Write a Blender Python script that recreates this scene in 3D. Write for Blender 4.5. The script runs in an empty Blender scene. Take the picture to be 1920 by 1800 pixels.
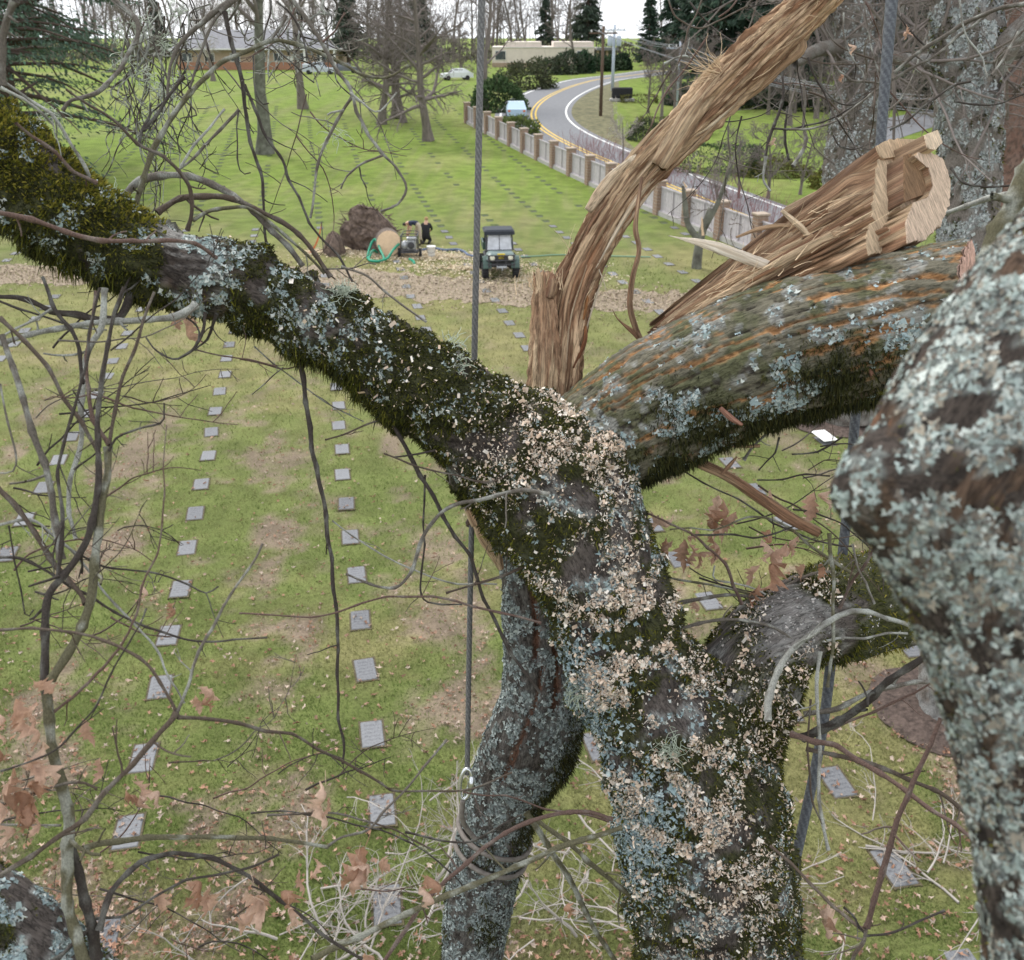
import bpy, math, random
import numpy as np
from mathutils import Vector, Matrix
R_ = math.radians
SC = bpy.context.scene
COL = SC.collection
rng = np.random.default_rng(7)
random.seed(7)

# ------------------------------------------------------------------ camera
FPX = 1900.0                      # focal length in photo pixels (photo 1920 x 1800)
HZN = 50.0                        # picture row of the level horizon
PITCH = math.atan((900 - HZN) / FPX)
CAMH = 9.2
CAM = np.array([0.0, 0.0, CAMH])
FW = np.array([0, math.cos(PITCH), -math.sin(PITCH)])
UPV = np.array([0, math.sin(PITCH), math.cos(PITCH)])
RT = np.array([1.0, 0, 0])
cd = bpy.data.cameras.new('camera')
cam = bpy.data.objects.new('camera', cd); COL.objects.link(cam)
cam.location = CAM
cam.rotation_euler = (math.pi / 2 - PITCH, 0, 0)
cd.sensor_width = 36; cd.lens = 36 * FPX / 1920
cd.clip_start = 0.05; cd.clip_end = 3000
cd.dof.use_dof = True
cd.dof.focus_distance = 3.4
cd.dof.aperture_fstop = (cd.lens / 1000) / 0.0050
SC.camera = cam

# ------------------------------------------------------------------ sky, sun, exposure
SUN_EL, SUN_AZ = R_(52), R_(-40)          # azimuth from +Y towards +X
w = bpy.data.worlds.new('World'); SC.world = w; w.use_nodes = True
nt = w.node_tree; nt.nodes.clear()
out = nt.nodes.new('ShaderNodeOutputWorld'); bg = nt.nodes.new('ShaderNodeBackground')
sky = nt.nodes.new('ShaderNodeTexSky'); sky.sky_type = 'NISHITA'; sky.sun_disc = False
sky.sun_elevation = SUN_EL; sky.sun_rotation = SUN_AZ
sky.air_density = 1.2; sky.dust_density = 3.0; sky.ozone_density = 1.0
tc = nt.nodes.new('ShaderNodeTexCoord')
mp = nt.nodes.new('ShaderNodeMapping'); mp.inputs['Scale'].default_value = (1, 1, 2.6)
cn = nt.nodes.new('ShaderNodeTexNoise'); cn.inputs['Scale'].default_value = 2.3; cn.inputs['Detail'].default_value = 7
cr = nt.nodes.new('ShaderNodeValToRGB')
cr.color_ramp.elements[0].position = 0.28; cr.color_ramp.elements[0].color = (.55, .55, .55, 1)
cr.color_ramp.elements[1].position = 0.5; cr.color_ramp.elements[1].color = (1, 1, 1, 1)
mix = nt.nodes.new('ShaderNodeMix'); mix.data_type = 'RGBA'
mix.inputs['B'].default_value = (8.6, 8.9, 9.3, 1)          # overcast cloud layer
L = nt.links
L.new(tc.outputs['Generated'], mp.inputs['Vector']); L.new(mp.outputs[0], cn.inputs['Vector'])
L.new(cn.outputs['Fac'], cr.inputs['Fac']); L.new(cr.outputs['Color'], mix.inputs['Factor'])
L.new(sky.outputs[0], mix.inputs['A']); L.new(mix.outputs['Result'], bg.inputs['Color'])
bg.inputs['Strength'].default_value = 0.10
L.new(bg.outputs[0], out.inputs[0])
sl = bpy.data.lights.new('sun', 'SUN'); sl.energy = 1.5; sl.angle = R_(14); sl.color = (1, .96, .9)
so = bpy.data.objects.new('sun', sl); COL.objects.link(so)
sdir = Vector((math.sin(SUN_AZ) * math.cos(SUN_EL), math.cos(SUN_AZ) * math.cos(SUN_EL), math.sin(SUN_EL)))
so.rotation_euler = (-sdir).to_track_quat('-Z', 'Y').to_euler(); so.location = (0, 0, 60)
SC.view_settings.view_transform = 'Standard'; SC.view_settings.look = 'None'
SC.view_settings.gamma = 1; SC.view_settings.exposure = 0.92

# ------------------------------------------------------------------ numeric helpers
def nrm(a):
    a = np.asarray(a, float)
    return a / np.maximum(np.linalg.norm(a, axis=-1, keepdims=True), 1e-9)
def P(x, y, d):
    """point seen at photo pixel (x, y), d metres along the view axis"""
    return CAM + d * (FW + (x - 960) / FPX * RT - (y - 900) / FPX * UPV)
def sstep(a, b, x):
    t = np.clip((np.asarray(x, float) - a) / (b - a), 0, 1); return t * t * (3 - 2 * t)
def _h(ix, iy, iz, s):
    n = (ix.astype(np.int64) * 374761393 + iy.astype(np.int64) * 668265263 + iz.astype(np.int64) * 2147483647 + s * 1274126177) & 0xffffffff
    n = ((n ^ (n >> 13)) * 1274126177) & 0xffffffff
    n = ((n ^ (n >> 16)) * 2246822519) & 0xffffffff
    return ((n ^ (n >> 15)) & 0xffffff) / float(0xffffff)
def noise(p, s=0):
    p = np.asarray(p, float); i = np.floor(p).astype(np.int64); f = p - i
    u = f * f * f * (f * (f * 6 - 15) + 10)
    x, y, z = i[..., 0], i[..., 1], i[..., 2]; ux, uy, uz = u[..., 0], u[..., 1], u[..., 2]
    def g(a, b, c): return _h(x + a, y + b, z + c, s)
    x00 = g(0,0,0)*(1-ux)+g(1,0,0)*ux; x10 = g(0,1,0)*(1-ux)+g(1,1,0)*ux
    x01 = g(0,0,1)*(1-ux)+g(1,0,1)*ux; x11 = g(0,1,1)*(1-ux)+g(1,1,1)*ux
    return (x00*(1-uy)+x10*uy)*(1-uz)+(x01*(1-uy)+x11*uy)*uz
def fbm(p, o=4, s=0):
    a = 0.5; t = 0; n = 0; p = np.asarray(p, float)
    for k in range(o):
        t = t + a * noise(p, s + k); n += a; a *= .55; p = p * 2.03 + 7.1
    return t / n
def g0(X, Y):
    return 2.4 * sstep(55, 140, Y)
def ground(px, py):
    d = FW + (px - 960) / FPX * RT - (py - 900) / FPX * UPV
    t = np.linspace(4, 420, 6000)
    q = CAM + t[:, None] * d
    b = q[:, 2] - g0(q[:, 0], q[:, 1])
    k = int(np.argmax(b < 0)) if (b < 0).any() else len(t) - 1
    if k == 0: k = 1
    tt = t[k-1] + (t[k] - t[k-1]) * b[k-1] / (b[k-1] - b[k] + 1e-9)
    q = CAM + tt * d
    return np.array([q[0], q[1], float(g0(q[0], q[1]))])
def mpp(p):
    """metres per photo pixel at a place"""
    return float(np.dot(np.asarray(p) - CAM, FW)) / FPX
def resample(P_, n):
    P_ = np.asarray(P_, float); k = len(P_)
    if k == 2:
        t = np.linspace(0, 1, n)[:, None]; return P_[0] * (1 - t) + P_[1] * t
    Q = np.vstack([2 * P_[0] - P_[1], P_, 2 * P_[-1] - P_[-2]])
    m = max(8, int(6 * n / k) + 2); o = []
    t = np.linspace(0, 1, m, endpoint=False)[:, None]
    for i in range(k - 1):
        a, b, c, d = Q[i], Q[i+1], Q[i+2], Q[i+3]
        o.append(.5 * ((2*b) + (-a + c)*t + (2*a - 5*b + 4*c - d)*t*t + (-a + 3*b - 3*c + d)*t**3))
    o.append(P_[-1:]); o = np.vstack(o)
    s = np.r_[0, np.cumsum(np.linalg.norm(np.diff(o[:, :3], axis=0), axis=1))]
    u = np.linspace(0, s[-1], n)
    return np.stack([np.interp(u, s, o[:, j]) for j in range(o.shape[1])], 1)
def frames(C):
    T = nrm(np.gradient(C, axis=0))
    ax = np.eye(3); m = np.abs(T @ ax).max(0); ref = ax[int(np.argmin(m))]
    n1 = nrm(np.cross(T, ref)); n2 = np.cross(T, n1)
    return T, n1, n2
def tube_grid(C, Rr, sides, ph=0.0):
    """(n,sides,3) grid round a centre line + straightened coordinates"""
    C = np.asarray(C, float); Rr = np.asarray(Rr, float)
    T, n1, n2 = frames(C)
    a = np.linspace(0, 2*math.pi, sides, endpoint=False) + ph
    ca, sa = np.cos(a), np.sin(a)
    D = n1[:, None, :]*ca[None, :, None] + n2[:, None, :]*sa[None, :, None]
    V = C[:, None, :] + D * Rr[:, None, None]
    s = np.r_[0, np.cumsum(np.linalg.norm(np.diff(C, axis=0), axis=1))]
    lc = np.stack([np.outer(Rr, ca), np.outer(Rr, sa), np.repeat(s[:, None], sides, 1)], 2)
    return V, D, lc
def grid_quads(n, s, off=0):
    i = np.arange(n-1)[:, None]*s; j = np.arange(s)[None, :]; k = (j+1) % s
    q = np.stack([i+j, i+k, i+s+k, i+s+j], -1).reshape(-1, 4)
    return q + off

# ------------------------------------------------------------------ object helpers
WL = {}
def link(o, parent=None):
    COL.objects.link(o)
    if parent is not None: o.parent = parent
    return o
def mesh_np(name, V, F, cols=None, lc=None, smooth=True):
    V = np.asarray(V, np.float32).reshape(-1, 3)
    me = bpy.data.meshes.new(name)
    if isinstance(F, np.ndarray):
        m, k = F.shape
        me.vertices.add(len(V)); me.vertices.foreach_set('co', V.ravel())
        me.loops.add(m*k); me.loops.foreach_set('vertex_index', F.astype(np.int32).ravel())
        me.polygons.add(m); me.polygons.foreach_set('loop_start', np.arange(0, m*k, k, dtype=np.int32))
        try: me.polygons.foreach_set('loop_total', np.full(m, k, np.int32))
        except Exception: pass
    else:
        me.from_pydata([tuple(map(float, v)) for v in V], [], [tuple(int(i) for i in f) for f in F])
    me.update(calc_edges=True)
    if smooth: me.polygons.foreach_set('use_smooth', np.ones(len(me.polygons), bool))
    if cols is not None:
        c = np.ones((len(V), 4), np.float32); c[:, :3] = np.asarray(cols, np.float32).reshape(-1, 3)
        at = me.attributes.new('Col', 'FLOAT_COLOR', 'POINT'); at.data.foreach_set('color', c.ravel())
    if lc is not None:
        at = me.attributes.new('lc', 'FLOAT_VECTOR', 'POINT'); at.data.foreach_set('vector', np.asarray(lc, np.float32).ravel())
    return me
def obj(name, V, F, mat, parent=None, cols=None, lc=None, smooth=True, local=False):
    V = np.asarray(V, float).reshape(-1, 3)
    base = np.zeros(3)
    if parent is not None and not local: base = WL[parent]
    me = mesh_np(name, V - base, F, cols, lc, smooth)
    for m in (mat if isinstance(mat, (list, tuple)) else [mat]): me.materials.append(m)
    o = bpy.data.objects.new(name, me); link(o, parent); WL[o] = base
    return o
def tag(o, label, cat=None, group=None, kind=None):
    if label: o['label'] = label
    if cat: o['category'] = cat
    if group: o['group'] = group
    if kind: o['kind'] = kind
    return o
def empty(name, loc, label, cat, group=None, rz=0.0):
    o = bpy.data.objects.new(name, None); o.location = [float(v) for v in loc]; o.rotation_euler = (0, 0, rz)
    o.empty_display_size = .2; link(o); WL[o] = np.asarray(loc, float)
    return tag(o, label, cat, group)
def copy_tree(o, loc=None, rz=None, sc=None, parent=None, label=None):
    c = o.copy(); link(c)
    if parent is not None: c.parent = parent
    if loc is not None: c.location = [float(v) for v in loc]
    if rz is not None: c.rotation_euler = (0, 0, rz)
    if sc is not None: c.scale = (sc, sc, sc) if np.isscalar(sc) else sc
    if label: c['label'] = label
    for ch in list(o.children): copy_tree(ch, parent=c)
    return c
class Geo:
    """collects pieces of ONE part"""
    def __init__(s): s.V = []; s.F = []; s.n = 0
    def add(s, V, F):
        V = np.asarray(V, float).reshape(-1, 3); s.V.append(V)
        for f in F: s.F.append([int(i) + s.n for i in f])
        s.n += len(V); return s
    def box(s, c, size, rz=0.0, M=None, taper=1.0, bev=0.0):
        c = np.asarray(c, float); h = np.asarray(size, float)/2
        if bev <= 0:
            v = np.array([[x, y, z] for z in (-1, 1) for y in (-1, 1) for x in (-1, 1)], float)
            v[4:, :2] *= taper
            F = [(0,2,3,1),(4,5,7,6),(0,1,5,4),(2,6,7,3),(0,4,6,2),(1,3,7,5)]
            v = v*h
        else:
            b = min(bev, *(h*.9)); pr = []
            for z, k in ((-h[2], b), (-h[2]+b, 0), (h[2]-b, 0), (h[2], b)):
                X, Y = h[0]-k, h[1]-k
                for (x, y) in ((X-b, -Y), (X, -Y+b), (X, Y-b), (X-b, Y), (-X+b, Y), (-X, Y-b), (-X, -Y+b), (-X+b, -Y)):
                    t = taper if z > 0 else 1
                    pr.append((x*t, y*t, z))
            v = np.array(pr); F = [tuple(range(7, -1, -1)), tuple(range(24, 32))]
            for r in range(3):
                for j in range(8): k = (j+1) % 8; F.append((r*8+j, r*8+k, r*8+8+k, r*8+8+j))
        if M is not None: v = v @ np.asarray(M, float).T
        ca, sa = math.cos(rz), math.sin(rz)
        v = np.stack([v[:,0]*ca - v[:,1]*sa, v[:,0]*sa + v[:,1]*ca, v[:,2]], 1)
        return s.add(v + c, F)
    def tube(s, pts, rad, sides=8, n=None, cap=True):
        pts = np.asarray(pts, float)
        if np.isscalar(rad): rad = [rad]*len(pts)
        q = np.c_[pts, np.asarray(rad, float)]
        if n: q = resample(q, n)
        V, _, _ = tube_grid(q[:, :3], q[:, 3], sides)
        m = len(q); F = grid_quads(m, sides).tolist()
        if cap: F += [list(range(sides-1, -1, -1)), list(range((m-1)*sides, m*sides))]
        return s.add(V, F)
    def lathe(s, c, prof, sides=20, axis=(0, 0, 1)):
        ax = nrm(np.array(axis, float)); t = np.array([1., 0, 0]) if abs(ax[0]) < .8 else np.array([0, 1., 0])
        u = nrm(np.cross(ax, t)); v = np.cross(ax, u); a = np.linspace(0, 2*math.pi, sides, endpoint=False)
        V = np.array([np.asarray(c) + ax*h + (u*math.cos(x) + v*math.sin(x))*r for r, h in prof for x in a])
        m = len(prof); F = grid_quads(m, sides).tolist() + [list(range(sides-1, -1, -1)), list(range((m-1)*sides, m*sides))]
        return s.add(V, F)
    def prism(s, pts, off):
        pts = np.asarray(pts, float); k = len(pts)
        V = np.vstack([pts, pts + np.asarray(off, float)])
        F = [list(range(k-1, -1, -1)), list(range(k, 2*k))] + [(i, (i+1) % k, k + (i+1) % k, k + i) for i in range(k)]
        return s.add(V, F)
    def build(s, name, mat, parent=None, smooth=False, local=False):
        return obj(name, np.vstack(s.V), s.F, mat, parent, smooth=smooth, local=local)

# ------------------------------------------------------------------ materials
def new_mat(name):
    m = bpy.data.materials.new(name); m.use_nodes = True
    n = m.node_tree.nodes; b = n['Principled BSDF']; b.inputs['Specular IOR Level'].default_value = .3
    return m, m.node_tree, b
def mat(name, c, rough=.7, var=.25, scale=8.0, bump=0.0, bscale=40.0, metal=0.0, stretch=None, spec=.3, c2=None):
    """plain surface with mottling in colour and fine relief"""
    m, t, b = new_mat(name); N = t.nodes; K = t.links
    co = N.new('ShaderNodeTexCoord'); src = co.outputs['Object']
    if stretch:
        q = N.new('ShaderNodeMapping'); q.inputs['Scale'].default_value = stretch; K.new(src, q.inputs[0]); src = q.outputs[0]
    nz = N.new('ShaderNodeTexNoise'); nz.inputs['Scale'].default_value = scale; nz.inputs['Detail'].default_value = 6; nz.inputs['Roughness'].default_value = .65
    K.new(src, nz.inputs['Vector'])
    mx = N.new('ShaderNodeMix'); mx.data_type = 'RGBA'
    rp = N.new('ShaderNodeMapRange'); rp.inputs[1].default_value = .3; rp.inputs[2].default_value = .7
    K.new(nz.outputs['Fac'], rp.inputs[0]); K.new(rp.outputs[0], mx.inputs['Factor'])
    c = np.asarray(c, float); a = c*(1-var); d = np.asarray(c2, float) if c2 is not None else np.minimum(c*(1+var), 1)
    mx.inputs['A'].default_value = (*a, 1); mx.inputs['B'].default_value = (*d, 1)
    K.new(mx.outputs['Result'], b.inputs['Base Color'])
    b.inputs['Roughness'].default_value = rough; b.inputs['Metallic'].default_value = metal; b.inputs['Specular IOR Level'].default_value = spec
    if bump:
        n2 = N.new('ShaderNodeTexNoise'); n2.inputs['Scale'].default_value = bscale; n2.inputs['Detail'].default_value = 5
        K.new(src, n2.inputs['Vector'])
        bp = N.new('ShaderNodeBump'); bp.inputs['Strength'].default_value = bump; bp.inputs['Distance'].default_value = .02
        K.new(n2.outputs['Fac'], bp.inputs['Height']); K.new(bp.outputs[0], b.inputs['Normal'])
    return m
def mat_col(name, rough=.85, var=.35, scale=60.0, bump=0.0, bscale=120.0, coord='lc', stretch=(1, 1, 1), spec=.2, tl=0.0, dist=.006, crack=0.0, cscale=200.0, cstretch=(1, 1, 1), cw=.05, ccol=.3):
    """colour from the mesh (per piece), broken up by noise along the grain"""
    m, t, b = new_mat(name); N = t.nodes; K = t.links
    at = N.new('ShaderNodeAttribute'); at.attribute_name = 'Col'
    colour = at.outputs['Color']
    if coord == 'lc':
        la = N.new('ShaderNodeAttribute'); la.attribute_name = 'lc'; src = la.outputs['Vector']
    else:
        src = N.new('ShaderNodeTexCoord').outputs['Object']
    q = N.new('ShaderNodeMapping'); q.inputs['Scale'].default_value = stretch; K.new(src, q.inputs[0]); src = q.outputs[0]
    if var:
        nz = N.new('ShaderNodeTexNoise'); nz.inputs['Scale'].default_value = scale; nz.inputs['Detail'].default_value = 7; nz.inputs['Roughness'].default_value = .7
        K.new(src, nz.inputs['Vector'])
        rp = N.new('ShaderNodeMapRange'); rp.inputs[1].default_value = .3; rp.inputs[2].default_value = .7
        rp.inputs[3].default_value = 1-var; rp.inputs[4].default_value = 1+var
        K.new(nz.outputs['Fac'], rp.inputs[0])
        vm = N.new('ShaderNodeVectorMath'); vm.operation = 'SCALE'
        K.new(colour, vm.inputs[0]); K.new(rp.outputs[0], vm.inputs['Scale']); colour = vm.outputs[0]
    if crack:      # dark seams along the grain
        q2 = N.new('ShaderNodeMapping'); q2.inputs['Scale'].default_value = cstretch; K.new(la.outputs['Vector'] if coord == 'lc' else src, q2.inputs[0])
        n3 = N.new('ShaderNodeTexNoise'); n3.inputs['Scale'].default_value = cscale; n3.inputs['Detail'].default_value = 5; n3.inputs['Roughness'].default_value = .6
        K.new(q2.outputs[0], n3.inputs['Vector'])
        ab = N.new('ShaderNodeMath'); ab.operation = 'SUBTRACT'; ab.inputs[1].default_value = .5; K.new(n3.outputs['Fac'], ab.inputs[0])
        a2 = N.new('ShaderNodeMath'); a2.operation = 'ABSOLUTE'; K.new(ab.outputs[0], a2.inputs[0])
        mr = N.new('ShaderNodeMapRange'); mr.inputs[1].default_value = 0; mr.inputs[2].default_value = cw; mr.inputs[3].default_value = 1-crack*(1-ccol); mr.inputs[4].default_value = 1
        K.new(a2.outputs[0], mr.inputs[0])
        vc = N.new('ShaderNodeVectorMath'); vc.operation = 'SCALE'; K.new(colour, vc.inputs[0]); K.new(mr.outputs[0], vc.inputs['Scale']); colour = vc.outputs[0]
    K.new(colour, b.inputs['Base Color'])
    b.inputs['Roughness'].default_value = rough; b.inputs['Specular IOR Level'].default_value = spec
    if bump:
        n2 = N.new('ShaderNodeTexNoise'); n2.inputs['Scale'].default_value = bscale; n2.inputs['Detail'].default_value = 6; n2.inputs['Roughness'].default_value = .7
        K.new(src, n2.inputs['Vector'])
        bp = N.new('ShaderNodeBump'); bp.inputs['Strength'].default_value = bump; bp.inputs['Distance'].default_value = dist
        K.new(n2.outputs['Fac'], bp.inputs['Height']); K.new(bp.outputs[0], b.inputs['Normal'])
    if tl:
        tr = N.new('ShaderNodeBsdfTranslucent'); K.new(colour, tr.inputs['Color'])
        mxs = N.new('ShaderNodeMixShader'); mxs.inputs[0].default_value = tl
        K.new(b.outputs[0], mxs.inputs[1]); K.new(tr.outputs[0], mxs.inputs[2])
        K.new(mxs.outputs[0], N['Material Output'].inputs['Surface'])
    return m
def ordinal(n):
    w_ = ['nearest', 'second nearest', 'third nearest', 'fourth nearest', 'fifth nearest', 'sixth nearest', 'seventh nearest', 'eighth nearest', 'ninth nearest', 'tenth nearest']
    return w_[n] if n < 10 else '%d%s nearest' % (n+1, 'th' if 10 <= n % 100 <= 19 else {0: 'st', 1: 'nd', 2: 'rd'}.get(n % 10, 'th'))
# ------------------------------------------------------------------ grave rows run up the field in this direction
RD = nrm(np.array([(560 - 960) / FPX, math.cos(PITCH) + (900 - HZN) / FPX * math.sin(PITCH), 0]))
RX = np.array([RD[1], -RD[0], 0])
def col_u(m): return float(ground(560 + m*1000, 1050) @ RX)
COLS = [(-1.25, 800), (-.90, 770), (-.553, 863), (-.213, 1294), (.104, 1260), (.420, 1180), (.712, 1050), (.985, 920), (1.27, 828), (1.56, 780), (1.86, 760)]
CU = [col_u(m) for m, _ in COLS]
UA = CU[4]; DU = CU[4] - CU[3]
VSTEP = float(abs((ground(687, 1260) - ground(699, 1377)) @ RD))
def bare(X, Y, f=1.0):
    """worn strips with leaf litter between the rows"""
    p = np.stack([X, Y, 0*X], -1); u = X*RX[0] + Y*RX[1]; v = X*RD[0] + Y*RD[1]
    ph = (u - UA) / DU + .12*(fbm(np.stack([u*.5, v*.35, 0*u], -1), 2, 5) - .5)
    strip = np.cos(2*math.pi*(ph - .5))*.5 + .5
    n = fbm(np.stack([u*1.5, v*.75, 0*u], -1), 4, 11)
    n2 = fbm(p*4.0, 3, 12)
    return sstep(.56, .86, n + .20*strip**2 + .40*(n2-.5)) * .85 * (1 - .75*sstep(20, 34, Y)) * (.35 + .65*sstep(-12, 2, -X+4))
def axis(fine0, fine1, step, lo, hi, gr=1.16):
    a = list(np.arange(fine0, fine1 + 1e-6, step)); s = step
    while a[-1] < hi: s *= gr; a.append(a[-1] + s)
    s = step
    while a[0] > lo: s *= gr; a.insert(0, a[0] - s)
    return np.array(a)
gx = axis(-13, 14, .16, -420, 420, 1.14); gy = axis(7.0, 32, .16, -60, 700, 1.09)
GX, GY = np.meshgrid(gx, gy)
nearw = (1 - sstep(28, 45, GY)) * (np.abs(GX) < 25)
B = bare(GX, GY)
pp = np.stack([GX, GY, 0*GX], -1)
GZ = g0(GX, GY) + nearw*(.05*(fbm(pp*.9, 3, 3)-.5) + .03*(fbm(pp*5, 2, 4)-.5) - .012*B) - .001
big = fbm(pp*.09, 3, 21); mid = fbm(pp*.5, 3, 22); fine = fbm(pp*2.6, 3, 23)
lush = np.array([.132, .160, .050]); dry = np.array([.240, .215, .100]); dirt = np.array([.235, .175, .140]); far = np.array([.150, .215, .036])
k = np.clip(sstep(.45, .68, .45*big + .35*mid + .2*fine) + .45*np.exp(-((GY-33)/9)**2), 0, 1)
GC = lush[None, None]*(1-k[..., None]*.75) + dry*k[..., None]*.75
fw_ = sstep(42, 70, GY)[..., None]*.8
GC = GC*(1-fw_) + (far*(1-.35*k[..., None]) + dry*.35*k[..., None])*fw_
GC = GC*(1-B[..., None]) + dirt*B[..., None]*(.75+.5*fine[..., None])
ny, nx = GX.shape
ii = np.arange(ny-1)[:, None]*nx + np.arange(nx-1)[None, :]
GF = np.stack([ii, ii+1, ii+nx+1, ii+nx], -1).reshape(-1, 4)
m_ground, t_, b_ = new_mat('lawn')
N_ = t_.nodes; K_ = t_.links
at = N_.new('ShaderNodeAttribute'); at.attribute_name = 'Col'
tco = N_.new('ShaderNodeTexCoord')
n1 = N_.new('ShaderNodeTexNoise'); n1.inputs['Scale'].default_value = 22; n1.inputs['Detail'].default_value = 8; n1.inputs['Roughness'].default_value = .75
n2 = N_.new('ShaderNodeTexNoise'); n2.inputs['Scale'].default_value = 1.1; n2.inputs['Detail'].default_value = 6
K_.new(tco.outputs['Object'], n1.inputs['Vector']); K_.new(tco.outputs['Object'], n2.inputs['Vector'])
r1 = N_.new('ShaderNodeMapRange'); r1.inputs[1].default_value = .3; r1.inputs[2].default_value = .7; r1.inputs[3].default_value = .55; r1.inputs[4].default_value = 1.4
K_.new(n1.outputs['Fac'], r1.inputs[0])
r2 = N_.new('ShaderNodeMapRange'); r2.inputs[1].default_value = .35; r2.inputs[2].default_value = .65; r2.inputs[3].default_value = .8; r2.inputs[4].default_value = 1.15
K_.new(n2.outputs['Fac'], r2.inputs[0])
mm = N_.new('ShaderNodeMath'); mm.operation = 'MULTIPLY'; K_.new(r1.outputs[0], mm.inputs[0]); K_.new(r2.outputs[0], mm.inputs[1])
vs = N_.new('ShaderNodeVectorMath'); vs.operation = 'SCALE'; K_.new(at.outputs['Color'], vs.inputs[0]); K_.new(mm.outputs[0], vs.inputs['Scale'])
K_.new(vs.outputs[0], b_.inputs['Base Color']); b_.inputs['Roughness'].default_value = .95; b_.inputs['Specular IOR Level'].default_value = .1
bpn = N_.new('ShaderNodeBump'); bpn.inputs['Strength'].default_value = .8; bpn.inputs['Distance'].default_value = .05
K_.new(n1.outputs['Fac'], bpn.inputs['Height']); K_.new(bpn.outputs[0], b_.inputs['Normal'])
o = obj('ground', np.stack([GX, GY, GZ], -1), GF, m_ground, cols=GC.reshape(-1, 3))
tag(o, 'green cemetery lawn with worn strips between the grave rows', kind='structure')
def gz(X, Y): return float(g0(X, Y))

# ------------------------------------------------------------------ sheets that follow the ground
def sheet(name, pts, z, m, label, nu=40, kind='structure', wob=0.0):
    """pts: list of (left, right) ground points; a strip laid z above the ground"""
    Lp = resample(np.array([p[0] for p in pts], float), nu); Rp = resample(np.array([p[1] for p in pts], float), nu)
    if wob:
        nn_ = nrm(Rp-Lp); i_ = np.arange(nu)*.55
        Lp = Lp + nn_*((fbm(np.stack([i_, 0*i_+2.5, 0*i_], 1), 4, 3)-.5)*2*wob)[:, None]; Rp = Rp + nn_*((fbm(np.stack([i_, 0*i_+9.5, 0*i_], 1), 4, 4)-.5)*2*wob)[:, None]
    t = np.linspace(0, 1, 9)[None, :, None]
    G = Lp[:, None, :2]*(1-t) + Rp[:, None, :2]*t
    Z = g0(G[..., 0], G[..., 1]) + z
    V = np.concatenate([G, Z[..., None]], -1)
    i = np.arange(nu-1)[:, None]*9 + np.arange(8)[None, :]
    F = np.stack([i, i+1, i+10, i+9], -1).reshape(-1, 4)
    o = obj(name, V, F, m); tag(o, label, kind=kind); return o
def patch(name, cx, cy, rx, ry, z, m, label, kind='structure', seed=0, rot=0.0, n=48, dome=0.0, amp=.3):
    a = np.linspace(0, 2*math.pi, n, endpoint=False)
    rr = 1 + amp*(fbm(np.stack([np.cos(a)*1.7, np.sin(a)*1.7, 0*a+seed], 1), 4, seed)-.5)*2
    V = []; rings = (1, .8, .55, .25)
    for q in rings:
        x = np.cos(a)*rr*rx*q; y = np.sin(a)*rr*ry*q
        X = cx + x*math.cos(rot) - y*math.sin(rot); Y = cy + x*math.sin(rot) + y*math.cos(rot)
        V.append(np.stack([X, Y, g0(X, Y) + z + dome*(1-q*q) + (0.02*fbm(np.stack([X*2, Y*2, 0*X], 1), 3)*dome/.1 if dome else 0)], 1))
    V = np.vstack(V + [np.array([[cx, cy, gz(cx, cy)+z+dome]])])
    F = []
    for r in range(len(rings)-1):
        for j in range(n): k = (j+1) % n; F.append((r*n+j, r*n+k, (r+1)*n+k, (r+1)*n+j))
    for j in range(n): F.append((3*n+j, 3*n+(j+1) % n, 4*n))
    o = obj(name, V, F, m); tag(o, label, kind=kind); return o

m_chip = mat('wood_chips', (.235, .185, .135), .95, .45, 9, 1.0, 25, c2=(.36, .29, .21))
m_straw = mat('fresh_sawdust', (.44, .36, .24), .95, .3, 6, .5, 30)
m_mulch = mat('dark_mulch', (.060, .043, .036), .98, .6, 12, 1.0, 25, c2=(.13, .095, .08))
m_asph = mat('asphalt', (.165, .168, .178), .9, .12, 3, .2, 60)
m_white = mat('road_paint_white', (.72, .72, .70), .8, .1, 10)
m_yellow = mat('road_paint_yellow', (.62, .42, .08), .8, .12, 10)
m_bank = mat('rough_bank', (.105, .105, .055), .98, .5, 1.6, 1.0, 6, c2=(.20, .185, .10))

tl_ = [(-30, 497, 530), (150, 500, 535), (420, 500, 545), (640, 503, 556), (880, 522, 566), (1080, 537, 580), (1260, 548, 588), (1420, 556, 600)]
sheet('chip_track', [(ground(x, a), ground(x, b)) for x, a, b in tl_], .008, m_chip, 'brown wood chip track crossing the lawn behind the mossy limb', 160, wob=1.1)
for q, (x, y, rx, ry, sd) in enumerate([(905, 502, 1.5, .5, 3), (700, 470, 2.2, 1.1, 4), (1010, 522, .9, .3, 5), (815, 480, 1.2, .4, 6)]):
    p = ground(x, y); patch('sawdust_patch', p[0], p[1], rx, ry, .014+.004*q, m_straw,
        ['pale sawdust spread on the grass before the utility vehicle', 'pale sawdust heap at the foot of the root plate', 'pale straw patch on the grass right of the vehicle', 'pale sawdust strip around the white bucket'][q], 'stuff', sd, amp=.9)
p = ground(1775, 1335); patch('mulch_ring', p[0], p[1], 1.05, 1.15, .012, m_mulch, 'dark mulch ring at the foot of the near lichened tree', seed=8, dome=.08, amp=.15)
p = ground(1545, 790); patch('mulch_ring', p[0]+.3, p[1], 1.25, 1.1, .012, m_mulch, 'brown mulch ring below the broken limb with white cards', seed=9, dome=.10, amp=.15)

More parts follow.
